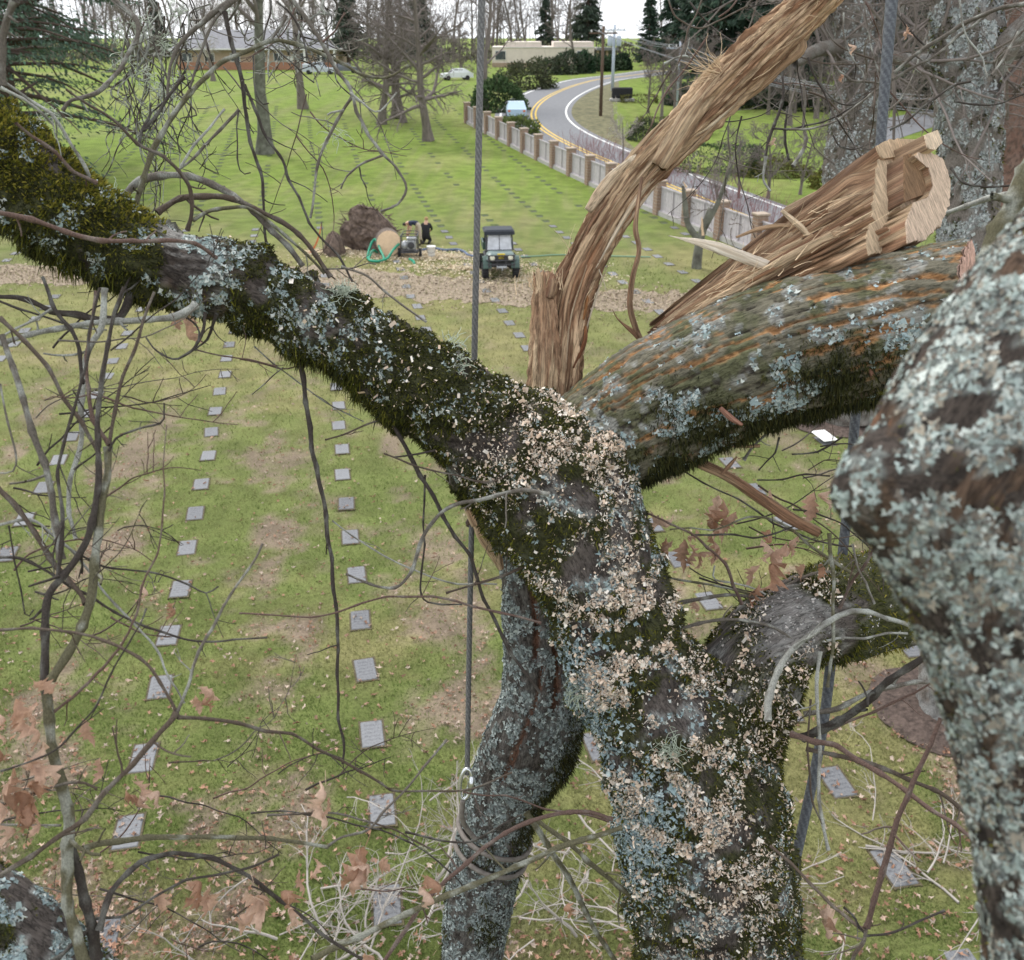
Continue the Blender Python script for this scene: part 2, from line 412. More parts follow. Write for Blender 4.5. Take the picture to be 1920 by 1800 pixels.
# road: centre line traced on the ground
rc = [(1250, 132), (1175, 143), (1120, 149), (1080, 160), (1040, 175), (1012, 192), (1000, 207), (1000, 226), (1030, 252), (1100, 286), (1200, 327), (1300, 366), (1400, 408), (1500, 450), (1640, 510)]
RC = resample(np.array([ground(*q) for q in rc]), 26)
RC = resample(RC, 90)
RC[:, 2] = 0
for _ in range(12): RC[1:-1] = .5*RC[1:-1] + .25*(RC[:-2] + RC[2:])
RT_ = nrm(np.gradient(RC, axis=0)); RN = np.stack([RT_[:, 1], -RT_[:, 0], 0*RT_[:, 0]], 1)
def strip(name, o0, o1, z, m, label):
    return sheet(name, [(a + n*o0, a + n*o1) for a, n in zip(RC, RN)], z, m, label, 120)
strip('road', -3.7, 3.7, .03, m_asph, 'grey two lane road curving up behind the brick fence')
for nm, a, b, m, lb in (('road_edge_line', -3.25, -3.08, m_white, 'white painted line on the one edge of the road'), ('road_edge_line', 3.05, 3.25, m_white, 'white painted line on the other edge of the road'),
                        ('road_centre_line', -.28, -.12, m_yellow, 'yellow centre line of the road, one of the pair'), ('road_centre_line', .12, .28, m_yellow, 'yellow centre line of the road, other of the pair')):
    strip(nm, a, b, .036, m, lb)
sgn = 1 if (RC[40] + RN[40])[0] > RC[40][0] else -1
sheet('verge_bank', [(ground(a_, y_), ground(b_, y_)) for y_, a_, b_ in ((153, 1135, 1160), (166, 1100, 1160), (185, 1069, 1150), (205, 1051, 1150), (225, 1050, 1152), (245, 1064, 1160), (262, 1098, 1172), (282, 1145, 1195))], .024, m_bank, 'rough brown green bank inside the road bend', 40)
dv = [(1560, 226, 268), (1640, 225, 275), (1700, 215, 255), (1760, 205, 235)]
dr = sheet('driveway', [(ground(x, a), ground(x, b)) for x, a, b in dv], .03, m_asph, 'grey driveway behind the near lichened trunk at right', 20)
# ------------------------------------------------------------------ fence of brick pillars and white panels
m_brick = mat('brick', (.27, .185, .135), .9, .3, 14, .4, 60)
m_cap = mat('pillar_cap', (.36, .29, .23), .9, .15, 8)
m_panel = mat('white_fence_board', (.44, .41, .425), .8, .18, 5)
m_conc = mat('concrete', (.36, .35, .33), .95, .15, 4, .3, 30)
A_ = ground(876, 231); B_ = ground(1500, 510); A_[2] = B_[2] = 0
fd = nrm(B_ - A_); FL = float(np.linalg.norm(B_ - A_)); nF = int(round(FL/3.55)); fs = FL/nF
fa = math.atan2(fd[1], fd[0])
fence = empty('garden_fence', (A_[0], A_[1], gz(*A_[:2])), 'long fence of brick pillars and white board panels beside the road', 'fence')
def Mz(a): return np.array([[math.cos(a), -math.sin(a), 0], [math.sin(a), math.cos(a), 0], [0, 0, 1]])
Z0 = WL[fence][2]
pil = Geo().box((0, 0, .85), (.5, .5, 1.7)).build('pillar', m_brick, fence, local=True)
cap = Geo().box((0, 0, 1.76), (.62, .62, .10), bev=.02).build('cap', m_cap, pil, local=True)
crs = Geo()
for z in np.arange(.10, 1.66, .17): crs.box((0, 0, z), (.515, .515, .012))
crs = crs.build('mortar_course', m_conc, pil, local=True)
pan = Geo()
pl = fs - .5
nb = 17
for j in range(nb): pan.box((-pl/2 + pl*(j+.5)/nb, .012*(j % 2), .86), (pl/nb*.93, .02, 1.22))
pan = pan.build('panel', m_panel, fence, local=True)
rl = Geo()
rl.box((0, -.035, 1.48), (pl, .05, .07)); rl.box((0, -.035, .24), (pl, .05, .07)); rl.box((0, -.04, .86), (.08, .05, 1.25))
rl = rl.build('rail', m_panel, pan, local=True)
ft = Geo().box((0, 0, .06), (pl, .3, .34)).build('footing', m_conc, fence, local=True)
for i in range(nF + 1):
    q = A_ + fd*fs*i; z = gz(q[0], q[1]) - Z0
    pt = (q[0]-A_[0], q[1]-A_[1], z)
    o = pil if i == 0 else copy_tree(pil, parent=fence); o.location = pt; o.rotation_euler = (0, 0, fa)
    if i == nF: break
    q = A_ + fd*fs*(i+.5); z = gz(q[0], q[1]) - Z0; pt = (q[0]-A_[0], q[1]-A_[1], z)
    za = gz(*(A_ + fd*fs*i)[:2]); zb = gz(*(A_ + fd*fs*(i+1))[:2]); sl_ = math.atan2(zb-za, fs)
    for s_ in (pan, ft):
        o = s_ if i == 0 else copy_tree(s_, parent=fence); o.location = pt; o.rotation_euler = (0, -sl_, fa)

# ------------------------------------------------------------------ buildings
m_roof = mat('grey_roof', (.20, .20, .215), .9, .2, 2)
m_wallb = mat('tan_wall', (.36, .27, .20), .9, .15, 2)
m_red = mat('red_brick_wall', (.33, .17, .11), .9, .2, 6)
m_glass = mat('window_glass', (.05, .06, .07), .15, .1, 2, spec=.6)
m_trim = mat('white_trim', (.62, .61, .59), .7, .08, 3)
m_stuc = mat('white_stucco', (.66, .58, .52), .9, .08, 1.2)
def house():
    p = ground(505, 131); z = p[2]; k = mpp(p)
    h = empty('brick_house', p, 'long grey roofed brick house with a porch behind the bare lawn trees', 'house')
    W = 300*k; x0 = p[0] - 170*k; y = p[1]
    Geo().box((x0+W/2, y+5, z+1.7), (W, 9.6, 3.4)).build('wall', m_wallb, h)
    Geo().box((x0+W/2, y+.12, z+.6), (W+.06, .1, 1.2)).build('brick_skirt', m_red, h)
    r = Geo(); rx0, rx1, ry0, ry1 = x0-1, x0+W+1.2, y-1.1, y+11
    V = [(rx0, ry0, z+3.35), (rx1, ry0, z+3.35), (rx1, ry1, z+3.35), (rx0, ry1, z+3.35), (rx0+5, (ry0+ry1)/2, z+6.3), (rx1-9, (ry0+ry1)/2, z+6.3)]
    r.add(V, [(0, 1, 5, 4), (1, 2, 5), (2, 3, 4, 5), (3, 0, 4), (0, 3, 2, 1)])
    rf = r.build('roof', m_roof, h)
    Geo().box((x0+W/2, ry0-.06, z+3.3), (W+2.2, .1, .22)).build('gutter', m_trim, rf)
    for q in (.06, .2, .36, .52, .63, .78, .9):
        w_ = Geo().box((x0+W*q, y+.16, z+2.0), (1.7, .14, 1.4)).build('window', m_trim, h)
        Geo().box((x0+W*q, y+.07, z+2.0), (1.5, .05, 1.2)).build('pane', m_glass, w_)
    for q in (.80, .90, .985):
        Geo().box((x0+W*q, y-.9, z+1.65), (.34, .34, 3.3)).build('column', m_trim, h)
    d = Geo().box((x0+W*.70, y+.17, z+1.1), (1.1, .12, 2.1)).build('door', m_trim, h)
    Geo().box((x0+W*.70+.4, y+.09, z+1.05), (.06, .06, .14)).build('handle', m_glass, d)
house()
def shopb():
    p = ground(1015, 126); z = p[2]; k = mpp(p)
    h = empty('flat_roofed_building', p, 'long pale flat roofed building behind hedges near the road', 'building')
    k *= .78; x0 = p[0] - 118*k; y = p[1]
    Geo().box((x0+122*k, y+7, z+1.7), (244*k, 14, 3.4)).build('wall', m_stuc, h)
    Geo().box((x0+75*k, y+6, z+3.75), (86*k, 11, 1.0)).build('upper_storey', m_stuc, h)
    Geo().box((x0+195*k, y+6, z+3.75), (96*k, 11, 1.0)).build('upper_storey', m_stuc, h)
    Geo().box((x0+122*k, y-.03, z+.35), (244.6*k, .1, .8)).build('brick_skirt', m_wallb, h)
    Geo().box((x0+122*k, y-.04, z+3.36), (245*k, .14, .14)).build('parapet_trim', m_trim, h)
    for q in (20, 215):
        w_ = Geo().box((x0+q*k, y-.03, z+2.0), (2.0, .1, 1.6)).build('window', m_trim, h)
        Geo().box((x0+q*k, y-.09, z+2.0), (1.8, .04, 1.4)).build('pane', m_glass, w_)
    c = p + np.array([165*k, 0, 0])
    g = empty('carport', (c[0]-5*k, y, z), 'flat canopy on posts right of the pale building', 'canopy')
    rf = Geo().box((c[0]-8*k, y+3, z+3.1), (52*k, 7, .35)).build('roof', m_trim, g)
    Geo().box((c[0]-8*k, y-.55, z+3.12), (52.5*k, .06, .5)).build('fascia', m_roof, rf)
    for q in (-30, -8, 14): Geo().box((c[0]+q*k, y+.2, z+1.5), (.4, .4, 3)).build('post', m_wallb, g)
    Geo().box((c[0]-8*k, y+6, z+1.4), (50*k, .3, 2.8)).build('back_wall', m_roof, g)
shopb()
# ------------------------------------------------------------------ poles and wires
m_pole = mat('brown_pole', (.105, .072, .052), .9, .3, 6, stretch=(6, 6, .4))
m_steel = mat('steel_pole', (.40, .45, .52), .5, .1, 4)
m_wire = mat('wire', (.20, .21, .23), .6, .1, 3)
def upole(px, py, top, label, m, r, trans):
    p = ground(px, py); k = mpp(p); h = (py - top)*k*1.03
    e = empty('utility_pole', p, label, 'pole', 'utility poles along the road')
    Geo().tube([p - [0, 0, .4], p + [0, 0, h]], [r, r*.8], 10).build('post', m, e, smooth=True)
    a = Geo().box(p + [0, -.12, h-.6], (2.6, .12, .14)).build('crossarm', m, e)
    for x in (-1.1, -.4, .4, 1.1): Geo().lathe(p + [x, -.12, h-.52], [(.05, 0), (.08, .08), (.04, .22)], 8).build('insulator', m_trim, a)
    if trans:
        for x in (-.5, .5):
            t = Geo().lathe(p + [x, -.35, h-2.3], [(.26, 0), (.3, .05), (.3, 1.0), (.2, 1.1)], 14).build('transformer', m_steel, e, smooth=True)
            Geo().tube([p + [x, -.35, h-1.2], p + [x, -.35, h-.95]], .05, 8).build('bushing', m_trim, t)
    return p + np.array([0, 0, h-.3])
u1 = upole(1126, 218, 68, 'brown wooden utility pole on the bank inside the road bend', m_pole, .17, False)
u2 = upole(1148, 170, 60, 'grey steel utility pole carrying blue grey transformers', m_steel, .2, True)
u3 = upole(1268, 212, 92, 'thin grey utility pole among bare trees right of the road', m_steel, .13, False)
u4 = ground(1700, 330) + np.array([0, 0, 5.0]); u5 = u2 + np.array([-60, 30, 1.0])
wn = 0
for a, b, n, sg in ((u1, u2, 3, .3), (u2, u3, 4, .5), (u3, u4, 4, .8), (u1, u4 + np.array([6, 5, -1.5]), 2, 1.0)):
    for q in range(n):
        off = np.array([-.9 + .6*q, 0, -.25*(q % 2)])
        t = np.linspace(0, 1, 16)[:, None]; c = (a+off)*(1-t) + (b+off)*t; c[:, 2] -= sg*4*t[:, 0]*(1-t[:, 0])
        o = Geo().tube(c, .018, 4).build('power_line', m_wire)
        tag(o, ['upper', 'second', 'third', 'lowest'][q] + ' ' + ['thin wire slung between the wooden and the steel pole', 'power line from the transformer pole to the thin grey pole', 'power line running right behind the splintered strip', 'low wire running from the wooden pole far to the right'][wn], 'wire', 'power lines over the bank')
    wn += 1
# ------------------------------------------------------------------ vegetation builders
def tubes_batch(C, Rr, sides):
    """many tubes with the same number of points at once"""
    b, k, _ = C.shape
    T = nrm(np.gradient(C, axis=1)); m = np.abs(T).max(1); ref = np.eye(3)[np.argmin(m, 1)]
    n1 = nrm(np.cross(T, ref[:, None, :])); n2 = np.cross(T, n1)
    a = np.linspace(0, 2*math.pi, sides, endpoint=False)
    D = n1[:, :, None, :]*np.cos(a)[None, None, :, None] + n2[:, :, None, :]*np.sin(a)[None, None, :, None]
    V = (C[:, :, None, :] + D*Rr[:, :, None, None]).reshape(-1, 3)
    q = grid_quads(k, sides); F = (q[None] + (np.arange(b)*k*sides)[:, None, None]).reshape(-1, 4)
    return V, F
def join(parts):
    V = []; F = []; n = 0; Cc = []
    for p in parts:
        V.append(p[0]); F.append(p[1]+n); n += len(p[0])
        if len(p) > 2: Cc.append(p[2])
    return np.vstack(V), np.vstack(F), (np.vstack(Cc) if Cc else None)
def grow(r, P0, D0, Ln, R0, k, wob, lift, taper=.25):
    """curved branches from P0 along D0; returns (b,k,3),(b,k)"""
    b = len(P0); t = np.linspace(0, 1, k); pts = np.zeros((b, k, 3)); d = nrm(D0); p = P0.copy(); pts[:, 0] = p
    for i in range(1, k):
        d = nrm(d + r.normal(0, wob, (b, 3)) + np.array([0, 0, 1])*lift/k)
        p = p + d*(Ln/(k-1))[:, None]; pts[:, i] = p
    return pts, R0[:, None]*(1-(1-taper)*t[None, :])
def spawn(r, pts, rad, n, lo, hi, ang, lr, rr, lens):
    """n children per branch"""
    b, k, _ = pts.shape; idx = np.repeat(np.arange(b), n); f = r.uniform(lo, hi, b*n)*(k-1)
    i = np.minimum(f.astype(int), k-2); fr = (f-i)[:, None]
    P0 = pts[idx, i]*(1-fr) + pts[idx, i+1]*fr; T = nrm(pts[idx, i+1]-pts[idx, i])
    rnd = nrm(np.cross(T, r.normal(0, 1, (b*n, 3)))); an = r.normal(ang, .22, b*n)[:, None]
    D = T*np.cos(an) + rnd*np.sin(an)
    Ln = lens[idx]*lr*r.uniform(.6, 1.25, b*n)*(1.1-.45*f/(k-1)); R0 = np.minimum(rad[idx, i]*rr*r.uniform(.7, 1.1, b*n), rad[idx, i]*.8)
    return P0, D, Ln, R0
def bare_mesh(seed, H, r0, crown0=.3, n=(11, 6, 6, 3), lift=.5, droop=0.0, spread=.42, fork=False, ang0=.85, minr=.012, lean=(0, 0)):
    r = np.random.default_rng(seed); parts = []
    p0 = np.zeros((1, 3)); d0 = np.array([[lean[0], lean[1], 1.0]])
    pts, rad = grow(r, p0, d0, np.array([H*(.62 if fork else .85)]), np.array([r0]), 12, .05, .2, .3 if not fork else .6)
    rad[:, 0] *= 1.5; rad[:, 1] *= 1.1
    tV, tF = tubes_batch(pts, rad, 10)
    lens = np.array([H]); lv = [(pts, rad)]
    P0, D, Ln, R0 = spawn(r, pts, rad, n[0], crown0, 1.0, ang0, spread, .55, lens)
    c, rd = grow(r, P0, D, Ln, R0, 8, .13, lift); parts.append(tubes_batch(c, rd, 6)); ln = Ln
    spec = [(n[1], .2, .5, .5, 6, 5), (n[2], .15, .5, .55, 5, 3), (n[3], .1, .55, .6, 4, 3)]
    for q, (m, lo, lr, rr, k, sd) in enumerate(spec):
        if not m: continue
        P0, D, Ln2, R0 = spawn(r, c, rd, m, lo, 1.0, .75, lr, rr, ln)
        R0 = np.maximum(R0, minr)
        c, rd = grow(r, P0, D, Ln2, R0, k, .16, lift*.4 - droop*(q+1)*1.6, .35); rd = np.maximum(rd, minr*.7); ln = Ln2
        parts.append(tubes_batch(c, rd, sd))
    V, F, _ = join(parts)
    return (tV, tF), (V, F)
def leafcards(r, Pn, Dn, L_, W_, col, cv=.25):
    """one bent two-triangle spray per point"""
    n = len(Pn); side = nrm(np.cross(Dn, r.normal(0, 1, (n, 3)))); up = np.cross(side, Dn)
    a = Pn - side*W_[:, None]*.5; b = Pn + side*W_[:, None]*.5; t = Pn + Dn*L_[:, None]; m = Pn + Dn*L_[:, None]*.5 + up*L_[:, None]*.12
    V = np.stack([Pn, m - side*W_[:, None]*.5, t, m + side*W_[:, None]*.5], 1).reshape(-1, 3)
    F = np.arange(n*4).reshape(n, 4)
    C = np.repeat(np.asarray(col)[None]*(1 + r.uniform(-cv, cv, (n, 1)))*(1+r.uniform(-.08, .08, (n, 3))), 4, 0)
    return V, F, np.clip(C, 0, 1)
def conifer_mesh(seed, H, Rb, nb=120, per=55, col=(.035, .062, .034), z0=.12, droop=.35, spray=.55, thin=1.0, point=1.0):
    r = np.random.default_rng(seed)
    pts = np.stack([np.zeros(10), np.zeros(10), np.linspace(0, H, 10)], 1)[None]; rad = np.linspace(H*.022, H*.003, 10)[None]
    trunk = tubes_batch(pts, rad, 9)
    f = r.uniform(z0, .985, nb)**.9; z = f*H; a = r.uniform(0, 2*math.pi, nb)
    Ln = Rb*((1-f)**point*.95+.05)*r.uniform(.65, 1.15, nb)
    P0 = np.stack([0*z, 0*z, z], 1); D = np.stack([np.cos(a), np.sin(a), r.uniform(-.1, .35, nb)], 1)
    c, rd = grow(r, P0, D, Ln, np.maximum(Ln*.016, .015), 6, .08, -droop*2.0)
    br = tubes_batch(c, rd, 4)
    n = nb*per; idx = r.integers(0, nb, n); g = r.uniform(.15, 1, n)**.8*5; i = np.minimum(g.astype(int), 4); fr = (g-i)[:, None]
    pp_ = c[idx, i]*(1-fr) + c[idx, i+1]*fr; T = nrm(c[idx, i+1]-c[idx, i])
    sd = nrm(np.cross(T, [0, 0, 1.])); s = r.choice([-1, 1], n)[:, None]
    Dn = nrm(T*.6 + sd*s*r.uniform(.2, 1, (n, 1)) + np.array([0, 0, -.45]) + r.normal(0, .25, (n, 3)))
    off = r.uniform(0, .25, (n, 1))*Ln[idx][:, None]*sd*s
    fol = leafcards(r, pp_ + off + r.normal(0, .06, (n, 3)), Dn, spray*r.uniform(.5, 1.2, n)*thin, spray*.34*r.uniform(.6, 1.2, n)*thin, col, .45)
    return trunk, br, fol
def shrub_mesh(seed, rx, ry, h, n, col, leaf=.22, box=False, cv=.45, holes=.25):
    r = np.random.default_rng(seed)
    if box:
        p = r.uniform(-1, 1, (n, 3)); ax = r.integers(0, 3, n); p[np.arange(n), ax] = np.sign(p[np.arange(n), ax])*r.uniform(.86, 1.04, n)
        p = p*np.array([rx, ry, h/2]) + [0, 0, h/2]
    else:
        d = nrm(r.normal(0, 1, (n, 3))); d[:, 2] = np.abs(d[:, 2])*1.0 - .08
        rr = r.uniform(.55, 1.0, n)**.5*(0.72 + .6*(fbm(d*2.3+seed, 3, seed)-.25))
        p = d*rr[:, None]*np.array([rx, ry, h*.92]); p[:, 2] = np.maximum(p[:, 2], .03)
        kp = fbm(p*(3.5/max(rx, .3)), 2, seed+3) > holes; p = p[kp]; n = len(p)
    D = nrm(nrm(p - [0, 0, h*.3]) + r.normal(0, .6, (n, 3)))
    return leafcards(r, p, D, leaf*r.uniform(.6, 1.3, n), leaf*.6*r.uniform(.6, 1.3, n), col, cv)
def stems_mesh(seed, rx, ry, h, n, rad=.012):
    r = np.random.default_rng(seed); P0 = np.c_[r.normal(0, .5, n)*rx, r.normal(0, .5, n)*ry, np.zeros(n)]
    D = np.c_[P0[:, :2]/max(rx, .2)*.55 + r.normal(0, .15, (n, 2)), np.ones(n)]
    c, rd = grow(r, P0, D, h*r.uniform(.6, 1.15, n), np.full(n, rad), 5, .09, .1, .4)
    a = tubes_batch(c, rd, 3)
    P1, D1, L1, R1 = spawn(r, c, rd, 3, .3, 1, .5, .4, .7, np.full(n, h)); c2, r2 = grow(r, P1, D1, L1, np.maximum(R1, rad*.6), 4, .1, .2, .4)
    V, F, _ = join([a, tubes_batch(c2, r2, 3)]); return V, F
m_fol = mat_col('foliage', .8, .0, coord='obj', tl=.2)
m_bark_far = mat('grey_bark', (.150, .128, .112), .95, .35, 3, .5, 14, stretch=(2, 2, .5))
m_twig_far = mat('grey_twigs', (.165, .140, .128), .95, .25, 1.5)
m_twig_pale = mat('pale_twigs', (.34, .31, .28), .95, .25, 1.5)
m_bark_mossy = mat('mossy_far_bark', (.125, .115, .095), .95, .5, 2.5, .6, 12, c2=(.20, .205, .17))
m_con_bark = mat('conifer_bark', (.085, .060, .048), .95, .35, 4, .6, 12, stretch=(2, 2, .4))
m_stem_red = mat('red_stems', (.235, .105, .105), .8, .35, 3)
m_bark_red = mat('reddish_bark', (.20, .125, .100), .95, .35, 3, .7, 12, stretch=(3, 3, .5))
BARE = {}
def bare_tree(kind, px, py, label, args, rz=0.0, s=1.0, mt=None, mc=None, group=None, loc=None):
    p = ground(px, py) if loc is None else np.asarray(loc, float)
    e = empty('bare_tree', p, label, 'tree', group, rz); e.scale = (s, s, s)
    mt = mt or m_bark_far; mc = mc or m_twig_far
    if kind not in BARE:
        (tV, tF), (V, F) = bare_mesh(**args)
        BARE[kind] = (mesh_np('trunk', tV, tF), mesh_np('crown', V, F))
        BARE[kind][0].materials.append(mt); BARE[kind][1].materials.append(mc)
    for nm, me in zip(('trunk', 'crown'), BARE[kind]):
        o = bpy.data.objects.new(nm, me); link(o, e)
    return e
CON = {}
def conifer(kind, px, py, label, args, rz=0.0, s=1.0, group=None):
    p = ground(px, py); e = empty('conifer', p, label, 'tree', group, rz); e.scale = (s, s, s)
    if kind not in CON:
        t, b, f = conifer_mesh(**args)
        CON[kind] = (('trunk', mesh_np('trunk', *t), m_con_bark), ('limbs', mesh_np('limbs', *b), m_con_bark), ('crown', mesh_np('crown', f[0], f[1], f[2], smooth=False), m_fol))
        for _, me, m in CON[kind]: me.materials.append(m)
    for nm, me, _ in CON[kind]:
        o = link(bpy.data.objects.new(nm, me), e)
        if nm == 'limbs': o['kind'] = 'stuff'
    return e
def shrub(px, py, rx, ry, h, n, col, label, seed, leaf=.25, box=False, cat='shrub', holes=.25, rz=0.0, group=None, name='shrub'):
    p = ground(px, py); e = empty(name, p, label, cat, group, rz)
    V, F, C = shrub_mesh(seed, rx, ry, h, n, col, leaf, box, holes=holes)
    obj('foliage', V, F, m_fol, e, cols=C, smooth=False, local=True)
    V, F = stems_mesh(seed, rx*.5, ry*.5, h*.8, 9, .025); obj('stems', V, F, m_bark_far, e, local=True)
    return e

# lawn trees
bare_tree('oakA', 497, 288, 'tall grey bare tree with a thick mossy trunk in mid lawn', dict(seed=3, H=19, r0=.52, crown0=.42, n=(12, 7, 6, 3), spread=.4, ang0=.7, lift=.55), mt=m_bark_mossy)
bare_tree('slim', 568, 204, 'slim dark bare tree on the upper lawn before the parked pickup', dict(seed=5, H=20, r0=.40, crown0=.38, n=(10, 6, 5, 3), spread=.34, lift=.5))
ced = dict(seed=8, H=13.5, r0=.36, crown0=.2, n=(24, 8, 6, 2), lift=.1, droop=.30, spread=.36, ang0=1.2, minr=.013)
bare_tree('weep', 803, 264, 'twiggy drooping tree, nearest of the dark lawn group', ced)
bare_tree('weep', 716, 233, 'twiggy drooping tree with a dark trunk, left of the lawn group', ced, 2.1, .98)
bare_tree('weep', 743, 222, 'twiggy drooping tree farthest back in the lawn group', ced, 4.0, 1.05)
bare_tree('weep', 757, 230, 'short pale drooping tree in the middle of the lawn group', ced, 5.2, .7)
bare_tree('pale', 400, 152, 'pale weeping bare tree before the brick house', dict(seed=14, H=9, r0=.3, crown0=.25, n=(12, 7, 5, 2), lift=.3, droop=.3, spread=.4, minr=.016), mc=m_twig_pale)
bare_tree('oakB', 275, 152, 'bare tree on the upper lawn right of the big conifer', dict(seed=17, H=16, r0=.33, crown0=.3, n=(11, 7, 6, 2), spread=.4))
bare_tree('oakB', 215, 128, 'bare tree behind the big conifer on the far lawn', None, 1.7, .9)
bare_tree('oakB', 910, 205, 'bare spreading tree behind the far end of the fence', None, 3.2, .95)
bare_tree('oakB', 1076, 131, 'bare tree standing before the pale flat building', None, 5.0, .8)
# woods at the top of the hill
wd = [(-30, 112), (80, 106), (200, 104), (245, 112), (285, 104), (415, 104), (500, 104), (530, 108), (590, 104), (650, 106), (730, 106), (805, 108), (885, 108), (960, 108), (1035, 106), (1060, 102), (30, 118), (120, 112), (165, 108), (330, 112), (385, 108), (450, 110), (560, 112), (620, 116), (690, 110), (770, 112), (850, 116), (930, 104), (985, 103), (1090, 102), (1240, 108)]
wd.sort()
for i, (x, y) in enumerate(wd):
    bare_tree('wood%d' % (i % 3), x, y, 'bare grey tree in the skyline wood, tree %d counted from the left' % (i+1),
              dict(seed=30+i, H=24, r0=.36, crown0=.12, n=(16, 8, 6, 2), spread=.37, lift=.6, minr=.030), i*1.3, .8+.35*((i*37) % 10)/10, group='bare woods on the skyline')
# conifers
conifer('fir', 42, 322, 'big dark green conifer at the left edge above the mossy limb', dict(seed=41, H=30, Rb=12.5, nb=230, per=150, z0=.04, droop=.28, spray=.40, point=.7, col=(.080, .125, .088)))
conifer('spruce', 655, 130, 'dark evergreen behind the drooping lawn trees', dict(seed=44, H=17, Rb=4.2, nb=140, per=60, spray=.8, col=(.060, .082, .058)), 1, 1)
conifer('spruce', 790, 132, 'dark evergreen rising behind the nearest drooping tree', None, 3, .95)
conifer('spruce', 1022, 110, 'pointed grey green conifer above the pale building', None, 2, .82)
conifer('spruce', 1100, 112, 'tall dark conifer behind the two utility poles', None, 4, 1.25)
cx = [(1215, 122), (1262, 128), (1302, 135), (1338, 148), (1368, 132), (1398, 142), (1432, 150), (1468, 138), (1502, 150), (1540, 142), (1585, 150), (1640, 146), (1700, 152), (1765, 150), (1840, 156), (1905, 150)]
for i, (x, y) in enumerate(cx):
    conifer('wall%d' % (i % 2), x, y, 'tall dark conifer in the right hand wood, %s from the road' % ['first', 'second', 'third', 'fourth', 'fifth', 'sixth', 'seventh', 'eighth', 'ninth', 'tenth', 'eleventh', 'twelfth', 'thirteenth', 'fourteenth', 'fifteenth', 'sixteenth'][i],
            dict(seed=50+i, H=27, Rb=5.6, nb=170, per=60, spray=1.15, droop=.3, z0=.05, col=(.042, .070, .048)), i*1.9, [.55, .8, .95, 1.0, 1.1, .95, 1.15, 1, .9, 1.1, 1, 1.1, .95, 1.05, 1, 1.1][i], group='dark conifers on the right')
conifer('spruce', 1408, 178, 'small bluish conifer before the dark right hand wood', None, 5, .45)
for i, (x, y, s) in enumerate([(-40, 112, 1.0), (300, 100, .7), (60, 106, .8)]):
    conifer('wall0', x, y, ['dark conifer at the far left skyline', 'small dark conifer on the skyline above the parked white pickup', 'dark conifer behind the big left one'][i], None, i, s)
for i, (x, y) in enumerate([(300, 114), (345, 118), (430, 120), (700, 128), (735, 124), (770, 130), (830, 135), (865, 140), (895, 150), (150, 125), (100, 128), (20, 135)]):
    bare_tree('thicket', x, y, 'brownish leafless thicket at the top of the lawn, number %d from the left' % (sorted([300, 345, 430, 700, 735, 770, 830, 865, 895, 150, 100, 20]).index(x)+1), dict(seed=79, H=6.5, r0=.12, crown0=.05, n=(18, 7, 5, 2), spread=.42, lift=.3, ang0=.9, minr=.022), i*1.1, .8+.12*(i % 4), group='thickets at the top of the lawn')
# small trees right of the road
dk = dict(seed=71, H=6.5, r0=.16, crown0=.25, n=(14, 7, 6, 2), spread=.45, lift=.3, minr=.014)
bare_tree('small', 1240, 228, 'small dark bare tree on the lawn right of the bank', dk)
bare_tree('small', 1264, 222, 'small bare tree beside the thin grey pole', None, 2, .95)
bare_tree('small', 1300, 215, 'small bare tree partly hidden by the splintered strip', None, 4, 1.1)
bare_tree('small', 1215, 212, 'small bare tree farthest left on the lawn across the road', None, 5, .8)
bare_tree('pale2', 1168, 318, 'small whitish bare tree by the fence in the road bend', dict(seed=75, H=3.6, r0=.07, crown0=.3, n=(12, 6, 5, 2), spread=.5, lift=.3, minr=.010), mc=m_twig_pale)
for i, (x, y, s) in enumerate([(1385, 372, .8), (1440, 372, .9), (1500, 365, .85), (1345, 385, .5)]):
    bare_tree('bushy', x, y, ['tangled bare bush across the road behind the splintered limb', 'tangled bare bush in the middle across the road', 'tangled bare bush nearest the thick grey trunk', 'low bare bush beside the road edge'][i], dict(seed=78, H=5.0, r0=.10, crown0=.08, n=(18, 7, 5, 2), spread=.45, lift=.2, ang0=.9, minr=.011), i*2, s)
for i, (x, y, s) in enumerate([(1480, 235, 1.0), (1530, 222, 1.1), (1700, 232, 1.15), (1750, 260, 1.0), (1880, 245, 1.2), (1660, 205, 1.0), (1840, 235, 1.1), (1440, 215, .8)]):
    bare_tree('wood1', x, y, 'leafless tree on the right hand lawn, %s counted from the road' % ['second', 'third', 'fifth', 'sixth', 'last', 'fourth', 'seventh', 'first'][i], None, i*1.7+.4, s*.5, group='leafless trees on the right hand lawn')
